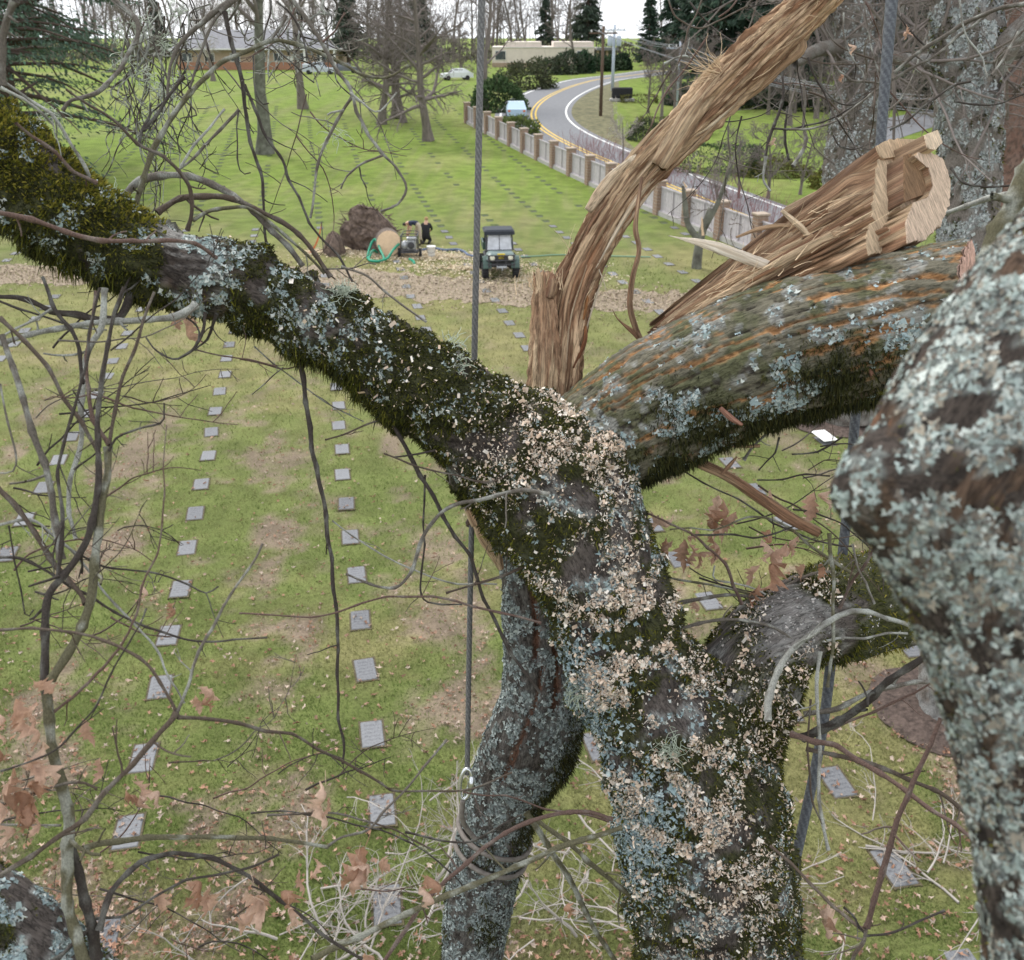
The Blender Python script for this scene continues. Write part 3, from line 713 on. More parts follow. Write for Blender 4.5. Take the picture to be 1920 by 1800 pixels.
# shrubs and hedges
shrub(935, 206, 3.2, 3.0, 4.0, 4200, (.060, .100, .040), 'large dark green shrub at the head of the fence', 91, .34)
shrub(985, 166, 4.0, 3.2, 4.4, 3200, (.075, .085, .045), 'olive shrub between the fence head and the pale building', 92, .36, holes=.3)
shrub(968, 251, 2.4, 1.1, 2.0, 2800, (.13, .17, .05), 'light green shrub behind the fence by the passing car', 93, .22)
for i, (x, y, rx, h, c) in enumerate([(1035, 140, 4, 3.2, (.06, .075, .045)), (1068, 138, 3.4, 4.2, (.055, .075, .045)), (1098, 137, 1.6, 4.4, (.035, .07, .035)), (1122, 134, 3, 3.0, (.04, .07, .035)), (1148, 132, 3, 2.6, (.045, .075, .035)), (1165, 131, 2, 3.6, (.03, .055, .03))]):
    shrub(x, y, rx, 2.4, h, 1500, c, ['brownish hedge shrub left before the pale building', 'tall grey green hedge shrub before the pale building', 'narrow dark columnar hedge shrub before the pale building', 'low rounded green hedge shrub by the road', 'low green hedge shrub near the carport', 'dark hedge shrub beside the transformer pole'][i], 94+i, .5)
shrub(1325, 322, 3.3, 1.2, 1.7, 3000, (.050, .080, .032), 'clipped dark green hedge across the road under the splintered strip', 101, .2, True, 'hedge', rz=-.35)
shrub(1262, 250, 3.0, 1.0, 1.2, 1800, (.105, .115, .040), 'clipped olive hedge on the lawn behind the small white tree', 102, .2, True, 'hedge', rz=-.3)
shrub(1215, 262, 2.2, 1.6, 2.0, 1400, (.055, .070, .035), 'dark rounded shrub beside the clipped olive hedge', 103, .22)
shrub(1455, 330, 3.0, 1.4, 1.6, 1800, (.115, .115, .035), 'yellow green shrub left of the thick grey trunk', 104, .22)
shrub(1555, 352, 1.5, 1.2, 1.7, 1500, (.13, .13, .030), 'yellow green shrub at the foot of the thick grey trunk', 105, .2)
shrub(1198, 192, 1.8, 1.0, .7, 700, (.10, .10, .03), 'low clipped yellow green hedge on the far lawn', 106, .2, True, 'hedge')
for i, (x, y, rx, n) in enumerate([(1062, 288, 2.2, 50), (1100, 302, 2.0, 60), (1140, 318, 2.0, 60), (1180, 334, 1.9, 60), (1222, 350, 1.9, 60), (1300, 380, 1.6, 50), (1345, 402, 1.6, 60), (1400, 424, 1.6, 50), (1440, 444, 1.4, 50)]):
    p = ground(x, y) + np.array([1.0, .8, 0]); p[2] = gz(p[0], p[1])
    V, F = stems_mesh(110+i, rx, .8, 1.5, n, .010)
    o = obj('red_twig_shrub', V + p, F, m_stem_red); tag(o, 'red stemmed leafless shrub between fence and road, %s from the far end' % ['first', 'second', 'third', 'fourth', 'fifth', 'sixth', 'seventh', 'eighth', 'ninth'][i], 'shrub', 'red stemmed shrubs behind the fence')

for i, (x, y, rx, h, c) in enumerate([(1300, 196, 3.5, 3.0, (.04, .06, .04)), (1350, 192, 4, 3.6, (.05, .06, .045)), (1410, 200, 4, 3.2, (.045, .07, .04)), (1465, 196, 4.5, 4.0, (.05, .055, .045)), (1515, 205, 4, 3.4, (.045, .065, .04)), (1690, 200, 4, 3.6, (.04, .06, .04)), (1745, 205, 4, 4.2, (.05, .06, .045)), (1870, 210, 5, 4.5, (.05, .065, .04)), (1640, 196, 4, 3.4, (.05, .06, .04))]):
    shrub(x, y, rx, 2.4, h, 1500, c, 'dark evergreen bush at the edge of the right hand wood, %s from the road' % ['first', 'second', 'third', 'fourth', 'fifth', 'seventh', 'eighth', 'last', 'sixth'][i], 140+i, .5, holes=.2, group='dark bushes below the right hand wood')
for i, (x, y, s_) in enumerate([(1275, 205, .9), (1330, 200, 1.0), (1385, 206, 1.1), (1440, 204, 1.0), (1490, 212, 1.1), (1550, 214, 1.1), (1720, 212, 1.2), (1775, 220, 1.2), (1860, 226, 1.3)]):
    bare_tree('thicket', x, y, 'leafless thicket at the edge of the right hand lawn, %s from the road' % ['first', 'second', 'third', 'fourth', 'fifth', 'sixth', 'seventh', 'eighth', 'last'][i], None, i*1.4, s_, group='thickets beside the right hand lawn')
# wood on the skyline that reads as one mass
r = np.random.default_rng(160); n = 400
X_ = r.uniform(-170, 190, n); Y_ = r.uniform(225, 300, n); kp = (X_/Y_ < .082) | (X_/Y_ > .138); X_, Y_ = X_[kp], Y_[kp]; n = len(X_); P0 = np.c_[X_, Y_, g0(X_, Y_)]
c, rd = grow(r, P0, np.c_[r.normal(0, .06, (n, 2)), np.ones(n)], r.uniform(9, 24, n), r.uniform(.10, .22, n), 6, .05, .1, .25); v1 = tubes_batch(c, rd, 4)
P1, D1, L1, R1 = spawn(r, c, rd, 8, .25, 1, .6, .30, .4, np.full(n, 15.)); c2, r2 = grow(r, P1, D1, L1, np.maximum(R1, .045), 4, .12, .3, .4); v2 = tubes_batch(c2, r2, 3)
P1, D1, L1, R1 = spawn(r, c2, r2, 2, .3, 1, .6, .5, .7, L1); c3, r3 = grow(r, P1, D1, L1, np.maximum(R1, .035), 3, .12, .3, .5); v3 = tubes_batch(c3, r3, 3)
V, F, _ = join([v1, v2, v3]); o = obj('distant_wood', V, F, m_twig_far); tag(o, 'far leafless wood along the skyline', kind='stuff')
n = 16000; X_ = r.uniform(-170, 190, n); Y_ = r.uniform(212, 300, n); hh = 4.2*fbm(np.c_[X_*.12, Y_*.05, 0*X_], 3, 5)**1.3*1.6
p = np.c_[X_, Y_, g0(X_, Y_) + hh*r.uniform(0, 1, n)]; V, F, C = leafcards(r, p, nrm(r.normal(0, 1, (n, 3))), r.uniform(.5, 1.1, n), r.uniform(.4, .8, n), (.085, .080, .060), .5)
o = obj('distant_undergrowth', V, F, m_fol, cols=C, smooth=False); tag(o, 'dark undergrowth below the far skyline wood', kind='stuff')
# ------------------------------------------------------------------ flat grave markers
m_stone, t_, b_ = new_mat('marker_stone')
N_ = t_.nodes; K_ = t_.links
tco = N_.new('ShaderNodeTexCoord'); oi = N_.new('ShaderNodeObjectInfo')
nz = N_.new('ShaderNodeTexNoise'); nz.inputs['Scale'].default_value = 35; nz.inputs['Detail'].default_value = 6
K_.new(tco.outputs['Object'], nz.inputs['Vector'])
# worn lines of lettering: unreadable marks in rows within the middle of the slab
sx = N_.new('ShaderNodeSeparateXYZ'); K_.new(tco.outputs['Object'], sx.inputs[0])
def mth(op, a_, b_=None, c_=None):
    q = N_.new('ShaderNodeMath'); q.operation = op
    for i_, v_ in enumerate((a_, b_, c_)):
        if v_ is None: continue
        if isinstance(v_, (int, float)): q.inputs[i_].default_value = v_
        else: K_.new(v_, q.inputs[i_])
    return q.outputs[0]
row_ = mth('GREATER_THAN', mth('SINE', mth('MULTIPLY', sx.outputs['Y'], 75.0)), .15)
mpn = N_.new('ShaderNodeMapping'); mpn.inputs['Scale'].default_value = (95, 34, 5); K_.new(tco.outputs['Object'], mpn.inputs[0])
n2 = N_.new('ShaderNodeTexNoise'); n2.inputs['Scale'].default_value = 1; n2.inputs['Detail'].default_value = 1; K_.new(mpn.outputs[0], n2.inputs['Vector'])
ltr = mth('MULTIPLY', row_, mth('GREATER_THAN', n2.outputs['Fac'], .5))
ltr = mth('MULTIPLY', ltr, mth('LESS_THAN', mth('ABSOLUTE', sx.outputs['X']), .11)); ltr = mth('MULTIPLY', ltr, mth('LESS_THAN', mth('ABSOLUTE', sx.outputs['Y']), .22))
cr_ = N_.new('ShaderNodeMix'); cr_.data_type = 'RGBA'; cr_.inputs['A'].default_value = (.050, .052, .060, 1); cr_.inputs['B'].default_value = (.24, .245, .255, 1)
ad = N_.new('ShaderNodeMath'); ad.operation = 'MULTIPLY_ADD'; ad.inputs[1].default_value = .35; K_.new(oi.outputs['Random'], ad.inputs[0])
base_ = mth('MULTIPLY_ADD', nz.outputs['Fac'], .9, -.05)
K_.new(mth('MULTIPLY_ADD', ltr, -.28, base_), ad.inputs[2]); K_.new(ad.outputs[0], cr_.inputs['Factor']); K_.new(cr_.outputs['Result'], b_.inputs['Base Color'])
b_.inputs['Roughness'].default_value = .7; b_.inputs['Specular IOR Level'].default_value = .25
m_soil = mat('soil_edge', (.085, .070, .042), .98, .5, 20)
MW, ML = .31, .58
slab = Geo().box((0, 0, -.012), (MW, ML, .07), bev=.01)
slab_me = mesh_np('slab', np.vstack(slab.V), slab.F, smooth=False); slab_me.materials.append(m_stone)
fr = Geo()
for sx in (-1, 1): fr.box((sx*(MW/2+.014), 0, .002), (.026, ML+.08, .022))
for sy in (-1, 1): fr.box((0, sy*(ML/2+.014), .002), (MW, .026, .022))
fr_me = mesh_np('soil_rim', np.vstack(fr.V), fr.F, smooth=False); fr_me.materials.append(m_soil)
rowname = ['in the outermost left row', 'in the second row from the left', 'in the row behind the sapling stems', 'in the long row right of the sapling',
           'in the long row along the drooping twig', 'in the row behind the trunk', 'in the row right of the trunk', 'in the row under the broken limb',
           'in the row by the mulch ring', 'in the row behind the torn wedge', 'in the outermost right row']
ra = math.atan2(RX[1], RX[0])
MARK = []; far_c = []
for ci, (m_, y0) in enumerate(COLS):
    pz = ground(560 + m_*(y0-50), y0); v0 = float(pz @ RD); u = CU[ci]
    ks = np.arange(-40, 90)
    q = u*RX[None] + (v0 + ks[:, None]*VSTEP)*RD[None]
    n_ = 0
    for pt in q:
        rel = pt - CAM; dz = float(rel @ FW)
        if dz < 6: continue
        x = 960 + FPX*float(rel @ RT)/dz; y = 900 - FPX*float(rel @ UPV)/dz
        if not (-40 < x < 1960 and y < 1850) or pt[1] > 112: continue
        if 600 < x < 790 and 380 < y < 480: continue
        if fbm(np.array([[pt[0]*.3, pt[1]*.21, ci*3.3]]), 2, 9)[0] < .30: continue
        if pt[1] > 52:
            if rng.uniform() < .86: far_c.append(pt)
            continue
        X = pt + RX*rng.normal(0, .03) + RD*rng.normal(0, .04)
        e = empty('grave_marker', (X[0], X[1], gz(X[0], X[1])), 'flat grey grave marker, %s %s' % (ordinal(n_), rowname[ci]), 'grave marker', 'flat grave markers in rows', ra + rng.normal(0, .03))
        e.rotation_euler = (rng.normal(0, .012), rng.normal(0, .012), e.rotation_euler[2])
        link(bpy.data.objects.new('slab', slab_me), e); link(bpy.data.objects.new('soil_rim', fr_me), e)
        MARK.append((X[0], X[1])); n_ += 1
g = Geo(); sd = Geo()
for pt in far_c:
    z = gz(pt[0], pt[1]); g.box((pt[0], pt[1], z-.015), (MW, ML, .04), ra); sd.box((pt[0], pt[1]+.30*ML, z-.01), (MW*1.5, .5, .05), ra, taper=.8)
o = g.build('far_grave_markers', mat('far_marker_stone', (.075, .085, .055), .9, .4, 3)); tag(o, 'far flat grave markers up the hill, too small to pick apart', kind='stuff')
o = sd.build('dark_grave_strips', mat('dark_green_strip', (.060, .080, .024), .98, .4, 8)); tag(o, 'dark green strips along the far grave rows', kind='stuff')  # dark green strips on the ground; colour alone marks the dents, nothing is sunk

# ------------------------------------------------------------------ uprooted stump
m_root = mat('root_soil', (.085, .060, .050), .98, .6, 5, 1.0, 9, c2=(.21, .155, .125))
m_cut = mat('sawn_wood', (.66, .48, .32), .85, .12, 6, .2, 40)
m_oakbark = mat('oak_bark', (.15, .12, .10), .95, .4, 6, .8, 20)
sp = ground(700, 474); sk = mpp(sp)
st = empty('uprooted_stump', sp, 'uprooted tree stump with an upright soil root plate and sawn face', 'stump')
n, ms = 72, 22
a = np.linspace(0, 2*math.pi, n, endpoint=False); V = []
ol = np.array([(62, -38), (56, -10), (46, 12), (24, 40), (2, 52), (-26, 42), (-34, 20), (-58, 2), (-64, -30), (-44, -42), (0, -44), (40, -44)], float)
oa = np.unwrap(np.arctan2(ol[:, 1], ol[:, 0])); oo = np.argsort(np.mod(oa, 2*math.pi)); rad_ = np.hypot(ol[:, 0], ol[:, 1]); am_ = np.mod(oa, 2*math.pi)[oo]; rm_ = rad_[oo]
rr_ = np.interp(a, np.r_[am_[-1]-2*math.pi, am_, am_[0]+2*math.pi], np.r_[rm_[-1], rm_, rm_[0]]); OUT = np.stack([np.cos(a)*rr_, np.sin(a)*rr_], 1)
cx_, cz_ = sp[0] - 10*sk, sp[2] + 38*sk
for i, q in enumerate(np.linspace(0, 1, ms)):
    rr = q*(1 + .10*(fbm(np.stack([np.cos(a)*6, np.sin(a)*6, 0*a], 1), 4, 31)-.5)*2)
    x = OUT[:, 0]*rr*sk*.92; z = OUT[:, 1]*rr*sk*.88
    y = .9*(1-q*q)*-.30 + .42*(fbm(np.stack([x*2.2, z*2.2, 0*x], 1), 4, 33)-.5) + .18*(fbm(np.stack([x*8, z*8, 0*x], 1), 3, 34)-.5)
    V.append(np.stack([cx_ + x - .25*z, sp[1] + .55 + y + .18*z, np.maximum(cz_ + z, sp[2]-.05)], 1))
F = grid_quads(ms, n).tolist()
bk = [v + np.array([0, .45*(1-.4*i/ms), 0]) for i, v in enumerate(V)]
off = ms*n
F += [[i+off for i in f[::-1]] for f in grid_quads(ms, n).tolist()]
e0 = (ms-1)*n
F += [[e0+j, off+e0+j, off+e0+(j+1) % n, e0+(j+1) % n] for j in range(n)]
rp_ = obj('root_plate', np.vstack(V+bk), F, m_root, st)
r = np.random.default_rng(5); nr = 60; aa = r.uniform(-.2, math.pi+.2, nr)
P0 = np.c_[cx_ + np.cos(aa)*46*sk, np.full(nr, sp[1]+.6), cz_ + np.sin(aa)*38*sk]
c, rd = grow(r, P0, np.c_[np.cos(aa), r.normal(-.3, .5, nr), np.sin(aa)], r.uniform(.25, .7, nr), r.uniform(.012, .03, nr), 6, .3, -.4)
V, F = tubes_batch(c, rd, 4); obj('roots', V, F, m_root, rp_)['kind'] = 'stuff'
# side clod
patch_c = ground(628, 476)
V = []; 
for i, q in enumerate(np.linspace(0, 1, 8)):
    rr = 1 + .5*(fbm(np.stack([np.cos(a)*2, np.sin(a)*2, 0*a+q], 1), 3, 37)-.5)*2
    V.append(np.stack([patch_c[0] + np.cos(a)*rr*.40*math.cos(q*1.5), patch_c[1] + np.sin(a)*rr*.6*math.cos(q*1.5), patch_c[2] + .95*math.sin(q*1.5) + .25*(fbm(np.stack([np.cos(a)*5, np.sin(a)*5, 0*a+q*4], 1), 3, 38)-.5)], 1))
o = obj('soil_clod', np.vstack(V), grid_quads(8, n), m_root, st)
tcn = np.array([sp[0] + 34*sk, sp[1] - .75, sp[2] + 24*sk])
lg = Geo(); lg.tube([tcn + [-.25, 1.3, -.15], tcn + [-.09, .5, -.06], tcn + [0, 0, 0]], [.60, .56, .54], 26)
obj('trunk', np.vstack(lg.V), [f for f in lg.F if len(f) == 4], m_oakbark, st)
dd = nrm(np.array([.17, -.95, .11])); u_ = nrm(np.cross(dd, [0, 0, 1.])); v_ = np.cross(u_, dd)
V = [tcn + dd*.01]; F = []
for q in (.35, .7, 1.0):
    for j in range(26): t = j/26*2*math.pi; V.append(tcn + dd*(.012 - .01*(q == 1.0)) + (u_*math.cos(t) + v_*math.sin(t))*.535*q)
for j in range(26):
    F.append((0, 1+j, 1+(j+1) % 26))
    for b0 in (1, 27): F.append((b0+j, b0+26+j, b0+26+(j+1) % 26, b0+(j+1) % 26))
obj('sawn_face', V, F, m_cut, st)
# ------------------------------------------------------------------ little wood shavings in the work area: stuff
def chips(name, pts, size, colr, label, seed, m):
    r = np.random.default_rng(seed); n = len(pts); a = r.normal(0, 1, (n, 3)); a[:, 2] *= .35; a = nrm(a); b = nrm(np.cross(a, r.normal(0, .4, (n, 3)) + [0, 0, 1.]))
    L_ = size*r.uniform(.5, 1.4, n)[:, None]; W_ = L_*r.uniform(.25, .7, (n, 1))
    V = np.stack([pts - a*L_/2, pts + b*W_/2, pts + a*L_/2, pts - b*W_/2], 1).reshape(-1, 3)
    colr = np.asarray(colr); C = np.repeat(colr[r.integers(0, len(colr), n)]*r.uniform(.75, 1.2, (n, 1)), 4, 0)
    o = obj(name, V, np.arange(4*n).reshape(n, 4), m, cols=np.clip(C, 0, 1), smooth=False); return tag(o, label, kind='stuff')
m_bits = mat_col('chips_and_leaves', .9, 0, coord='obj', tl=.1)
q = []
r = np.random.default_rng(61)
for x, a_, b_2 in tl_:
    pass
tx = np.interp(r.uniform(0, 1, 9000), np.linspace(0, 1, len(tl_)), np.arange(len(tl_)))
La = np.array([ground(x, a_) for x, a_, _ in tl_]); Lb = np.array([ground(x, b2) for x, _, b2 in tl_])
i = np.minimum(tx.astype(int), len(tl_)-2); f_ = (tx-i)[:, None]; s_ = r.normal(.5, .36, 9000)[:, None]
A1 = La[i]*(1-f_) + La[i+1]*f_; B1 = Lb[i]*(1-f_) + Lb[i+1]*f_; pts = A1*(1-s_) + B1*s_
pts[:, 2] = g0(pts[:, 0], pts[:, 1]) + .03
chips('wood_chip_litter', pts, .11, [(.30, .24, .17), (.20, .155, .11), (.42, .34, .25)], 'loose wood chips strewn along the brown track', 62, m_bits)
pts = np.vstack([ground(x, y) + r.normal(0, 1, (2400, 3))*np.array([sx, sy, 0]) for x, y, sx, sy in ((890, 502, 2.0, .65), (690, 474, 1.5, .6), (1010, 522, 1.4, .5), (830, 482, 1.3, .5), (770, 480, 1.0, .4))])
pts[:, 2] = g0(pts[:, 0], pts[:, 1]) + .04
chips('fresh_wood_chips', pts, .11, [(.56, .46, .32), (.46, .37, .24), (.64, .56, .43)], 'fresh pale wood chips strewn about the stump and the pump', 63, m_bits)

# ------------------------------------------------------------------ wheeled pump, hoses, bucket
m_blk = mat('black_rubber', (.022, .022, .024), .75, .3, 8)
m_metal = mat('pump_metal', (.34, .35, .36), .4, .2, 12, metal=.5)
m_dkmet = mat('dark_metal', (.06, .06, .065), .5, .2, 12, metal=.3)
m_hose = mat('green_hose', (.015, .24, .145), .45, .2, 6)
m_hose2 = mat('lay_flat_hose', (.10, .13, .20), .7, .2, 4)
m_wpl = mat('white_plastic', (.74, .74, .72), .5, .06, 4)
m_redo = mat('orange_mesh', (.62, .16, .07), .8, .2, 6)
pp_ = ground(769, 482)
pu = empty('wheeled_pump', pp_, 'wheeled motor pump with green suction hose beside the sawn stump', 'pump')
f = Geo()
for z in (.24, .95):
    for y in (-.28, .28): f.tube([pp_ + [-.36, y, z], pp_ + [.36, y, z]], .022, 6)
    for x in (-.36, .36): f.tube([pp_ + [x, -.28, z], pp_ + [x, .28, z]], .022, 6)
for x in (-.36, .36):
    for y in (-.28, .28): f.tube([pp_ + [x, y, .24], pp_ + [x, y, .95]], .022, 6)
f.box(pp_ + [0, 0, .27], (.74, .56, .03)); f.build('frame', m_dkmet, pu)
en = Geo().box(pp_ + [.08, 0, .55], (.40, .40, .42), bev=.05).build('engine', m_metal, pu)
Geo().box(pp_ + [.1, -.02, .82], (.44, .34, .15), bev=.05).build('fuel_tank', m_metal, en)
Geo().lathe(pp_ + [.08, -.21, .55], [(.13, 0), (.15, .02), (.13, .05), (.05, .06)], 16, (0, -1, 0)).build('recoil_starter', m_dkmet, en)
Geo().lathe(pp_ + [-.2, -.02, .52], [(.05, -.14), (.2, -.1), (.22, .02), (.17, .12), (.08, .15)], 18, (-1, 0, 0)).build('pump_housing', m_metal, pu, smooth=True)
for x in (-.46, .46):
    wv = Geo().lathe(pp_ + [x, 0, .2], [(.10, -.055), (.18, -.055), (.2, -.03), (.2, .03), (.18, .055), (.10, .055)], 20, (1, 0, 0)).build('wheel', m_blk, pu, smooth=True)
    Geo().lathe(pp_ + [x, 0, .2], [(.03, -.06), (.10, -.058), (.10, .058), (.03, .06)], 14, (1, 0, 0)).build('rim', m_metal, wv)
Geo().tube([pp_ + [-.3, .28, .9], pp_ + [-.3, .75, .98], pp_ + [.3, .75, .98], pp_ + [.3, .28, .9]], .02, 6, 20).build('handle', m_dkmet, pu)
def hose(name, px, rad, m, label, lift=None, dz=.05):
    q = np.array([ground(x, y) for x, y in px]); q[:, 2] += dz
    if lift: q[:, 2] += np.array(lift)
    o = Geo().tube(q, rad, 8, 90).build(name, m, smooth=True); return tag(o, label, 'hose')
hose('green_hose', [(752, 478), (738, 486), (726, 490), (708, 492), (692, 489), (690, 482), (698, 477), (706, 477), (714, 484), (720, 490), (706, 493), (692, 491), (700, 483), (708, 480)], .055, m_hose, 'looped green suction hose lying before the root plate', [.5, .35, .08, .0, .0, .05, .45, .6, .3, .05, .02, .06, .25, .1])
hose('green_pipe_end', [(768, 488), (775, 492), (777, 497)], .06, m_hose, 'short bright green hose end on the ground under the pump')
hose('lay_flat_hose', [(790, 471), (815, 468), (835, 471), (857, 470), (870, 474), (880, 481), (905, 484), (930, 484)], .06, m_hose2, 'dark blue hose running from the pump behind the rope')
hose('garden_hose', [(975, 484), (1010, 482), (1040, 480), (1080, 480), (1140, 482), (1220, 484)], .028, mat('pale_green_hose', (.16, .28, .20), .6, .1, 4), 'thin pale green hose crossing the grass right of the vehicle')
b = ground(809, 481); bu = empty('white_bucket', b, 'white plastic bucket standing right of the pump', 'bucket')
Geo().lathe(b, [(.15, 0), (.155, .01), (.19, .42), (.205, .43), (.205, .46), (.19, .46), (.18, .42)], 20).build('tub', m_wpl, bu, smooth=True)
Geo().tube([b + [-.2, -.02, .4], b + [-.15, -.2, .22], b + [.15, -.2, .22], b + [.2, -.02, .4]], .008, 5, 14).build('handle', m_dkmet, bu)
b = ground(598, 474); ob = empty('orange_barrier', b, 'sagging orange plastic barrier strip on a stake left of the root plate', 'barrier')
Geo().tube([b + [.2, 0, -.1], b + [.22, 0, 1.35]], .022, 6).build('stake', m_dkmet, ob)
gb = Geo(); t = np.linspace(0, 1, 10)
c0 = np.stack([b[0] + .2 - .62*t**1.3, b[1] - .2*t, b[2] + 1.3*(1-t)**1.4 + .05], 1); c1 = c0 + np.stack([-.02+.0*t, 0*t, -.02-.24*(1-t*.6)], 1)
gb.add(np.vstack([c0, c1]), [(i, i+1, 11+i, 10+i) for i in range(9)]); gb.build('strip', m_redo, ob)

# ------------------------------------------------------------------ utility vehicle
m_ugrn = mat('dark_green_body', (.045, .085, .070), .4, .15, 5, spec=.5)
m_ugry = mat('grey_green_hood', (.16, .21, .20), .45, .12, 5, spec=.5)
m_lamp = mat('lamp_lens', (.80, .78, .62), .2, .05, 5, spec=.6)
m_wind = mat('pale_windscreen', (.46, .47, .50), .25, .25, 4, spec=.6)  # opaque pale grey, mottled, in place of clear glass
m_seat = mat('black_seat', (.03, .03, .032), .7, .2, 8)
m_yel = mat('yellow_badge', (.65, .50, .06), .6, .1, 5)
uv = ground(936, 514); uvr = .10
ut = empty('utility_vehicle', uv, 'dark green utility vehicle with black canopy and windscreen on the lawn', 'vehicle', rz=uvr)
def U(x, y, z): return np.array([x, y, z], float)      # local: faces -Y, x to the right
def ub(g, name, m, parent=ut, smooth=False): return g.build(name, m, parent, smooth, local=True)
ub(Geo().box(U(0, .2, .60), (1.12, 2.3, .26), bev=.05), 'chassis', m_dkmet)
body = ub(Geo().box(U(0, -.62, .86), (1.16, .78, .34), taper=.92, bev=.08), 'hood', m_ugry)
ub(Geo().box(U(0, -.98, 1.0), (.30, .06, .06)).box(U(0, -1.035, .88), (.22, .02, .1)), 'badge', m_yel, body)
ub(Geo().box(U(0, -1.02, .84), (1.06, .05, .24), bev=.02), 'grille', m_dkmet, body)
for x in (-.36, .36): ub(Geo().lathe(U(x, -1.04, .87), [(.10, 0), (.105, .03), (.06, .05)], 14, (0, -1, 0)), 'headlight', m_lamp, body, True)
for x in (-.56, .56):
    fnd = Geo(); ang = np.linspace(.1, math.pi-.1, 9)
    for i in range(8):
        a0, a1 = ang[i], ang[i+1]; c0 = U(x, -.68 - math.cos(a0)*.40, .42 + math.sin(a0)*.44); c1 = U(x, -.68 - math.cos(a1)*.40, .42 + math.sin(a1)*.44)
        s = U(.17, 0, 0); fnd.add([c0-s, c0+s, c1+s, c1-s, c0-s+U(0, 0, .04), c0+s+U(0, 0, .04), c1+s+U(0, 0, .04), c1-s+U(0, 0, .04)], [(0, 1, 2, 3), (7, 6, 5, 4), (0, 4, 5, 1), (3, 2, 6, 7), (0, 3, 7, 4), (1, 5, 6, 2)])
    ub(fnd, 'fender', m_ugrn)
for y in (-.68, 1.05):
    for x in (-.62, .62):
        wv = ub(Geo().lathe(U(x, y, .31), [(.17, -.13), (.27, -.13), (.31, -.08), (.315, 0), (.31, .08), (.27, .13), (.17, .13)], 24, (1, 0, 0)), 'wheel', m_blk, ut, True)
        ub(Geo().lathe(U(x, y, .31), [(.03, -.1), (.06, -.11), (.17, -.12), (.17, .12), (.06, .11), (.03, .1)], 16, (1, 0, 0)), 'rim', m_dkmet, wv, True)
        tr = Geo()
        for k in range(18):
            t = k/18*2*math.pi; tr.box(U(x, y + math.cos(t)*.315, .31 + math.sin(t)*.315), (.24, .05, .05), M=np.array([[1, 0, 0], [0, math.cos(t), -math.sin(t)], [0, math.sin(t), math.cos(t)]]))
        ub(tr, 'tread', m_blk, wv)
gd = Geo()
for z in (.62, .78, .98): gd.tube([U(-.58, -.95, z), U(-.5, -1.12, z), U(.5, -1.12, z), U(.58, -.95, z)], .022, 6)
for x in (-.5, -.17, .17, .5): gd.tube([U(x, -1.12, .5), U(x, -1.12, 1.0)], .022, 6)
ub(gd, 'brush_guard', m_dkmet)
wn_ = ub(Geo().lathe(U(-.2, -1.14, .52), [(.05, 0), (.09, .01), (.06, .03), (.06, .37), (.09, .39), (.05, .4)], 12, (1, 0, 0)), 'winch', m_metal, ut, True)
ub(Geo().tube([U(0, -1.2, .52), U(.03, -1.26, .46), U(0, -1.26, .42)], .02, 6), 'hook', m_metal, wn_)
rb_ = Geo()
for x in (-.54, .54):
    rb_.tube([U(x, -.22, 1.0), U(x*.94, -.02, 1.66)], .03, 8); rb_.tube([U(x, .75, .9), U(x*.94, .70, 1.66)], .03, 8); rb_.tube([U(x*.94, -.02, 1.66), U(x*.94, .70, 1.66)], .03, 8)
rb_.tube([U(-.51, .7, 1.64), U(.51, .7, 1.64)], .03, 8); ub(rb_, 'roll_cage', m_dkmet)
ub(Geo().box(U(0, .33, 1.74), (1.24, .98, .12), taper=.95, bev=.04).box(U(0, -.17, 1.68), (1.22, .05, .14)), 'canopy', mat('black_canvas', (.030, .035, .045), .7, .2, 6))
ws = ub(Geo().prism([U(-.49, -.225, 1.03), U(.49, -.225, 1.03), U(.45, -.035, 1.60), U(-.45, -.035, 1.60)], U(0, .012, 0)), 'windscreen', m_wind)
ub(Geo().tube([U(-.5, -.23, 1.02), U(.5, -.23, 1.02)], .02, 6).tube([U(0, -.24, 1.03), U(0, -.05, 1.6)], .012, 5), 'windscreen_frame', m_dkmet, ws)
for x in (-.27, .27): ub(Geo().box(U(x, .45, .92), (.44, .46, .14), bev=.05).box(U(x, .68, 1.16), (.42, .12, .42), bev=.05), 'seat', m_seat)
ub(Geo().lathe(U(-.27, .08, 1.16), [(.16, -.012), (.18, 0), (.16, .012), (.14, 0)], 20, (0, -.8, .5)), 'steering_wheel', m_seat, ut, True)
ub(Geo().box(U(0, 1.05, .92), (1.22, 1.0, .06)).box(U(-.6, 1.05, 1.05), (.04, 1.0, .28)).box(U(.6, 1.05, 1.05), (.04, 1.0, .28)).box(U(0, .56, 1.05), (1.22, .04, .28)).box(U(0, 1.54, 1.05), (1.22, .04, .28)), 'cargo_bed', m_ugrn)

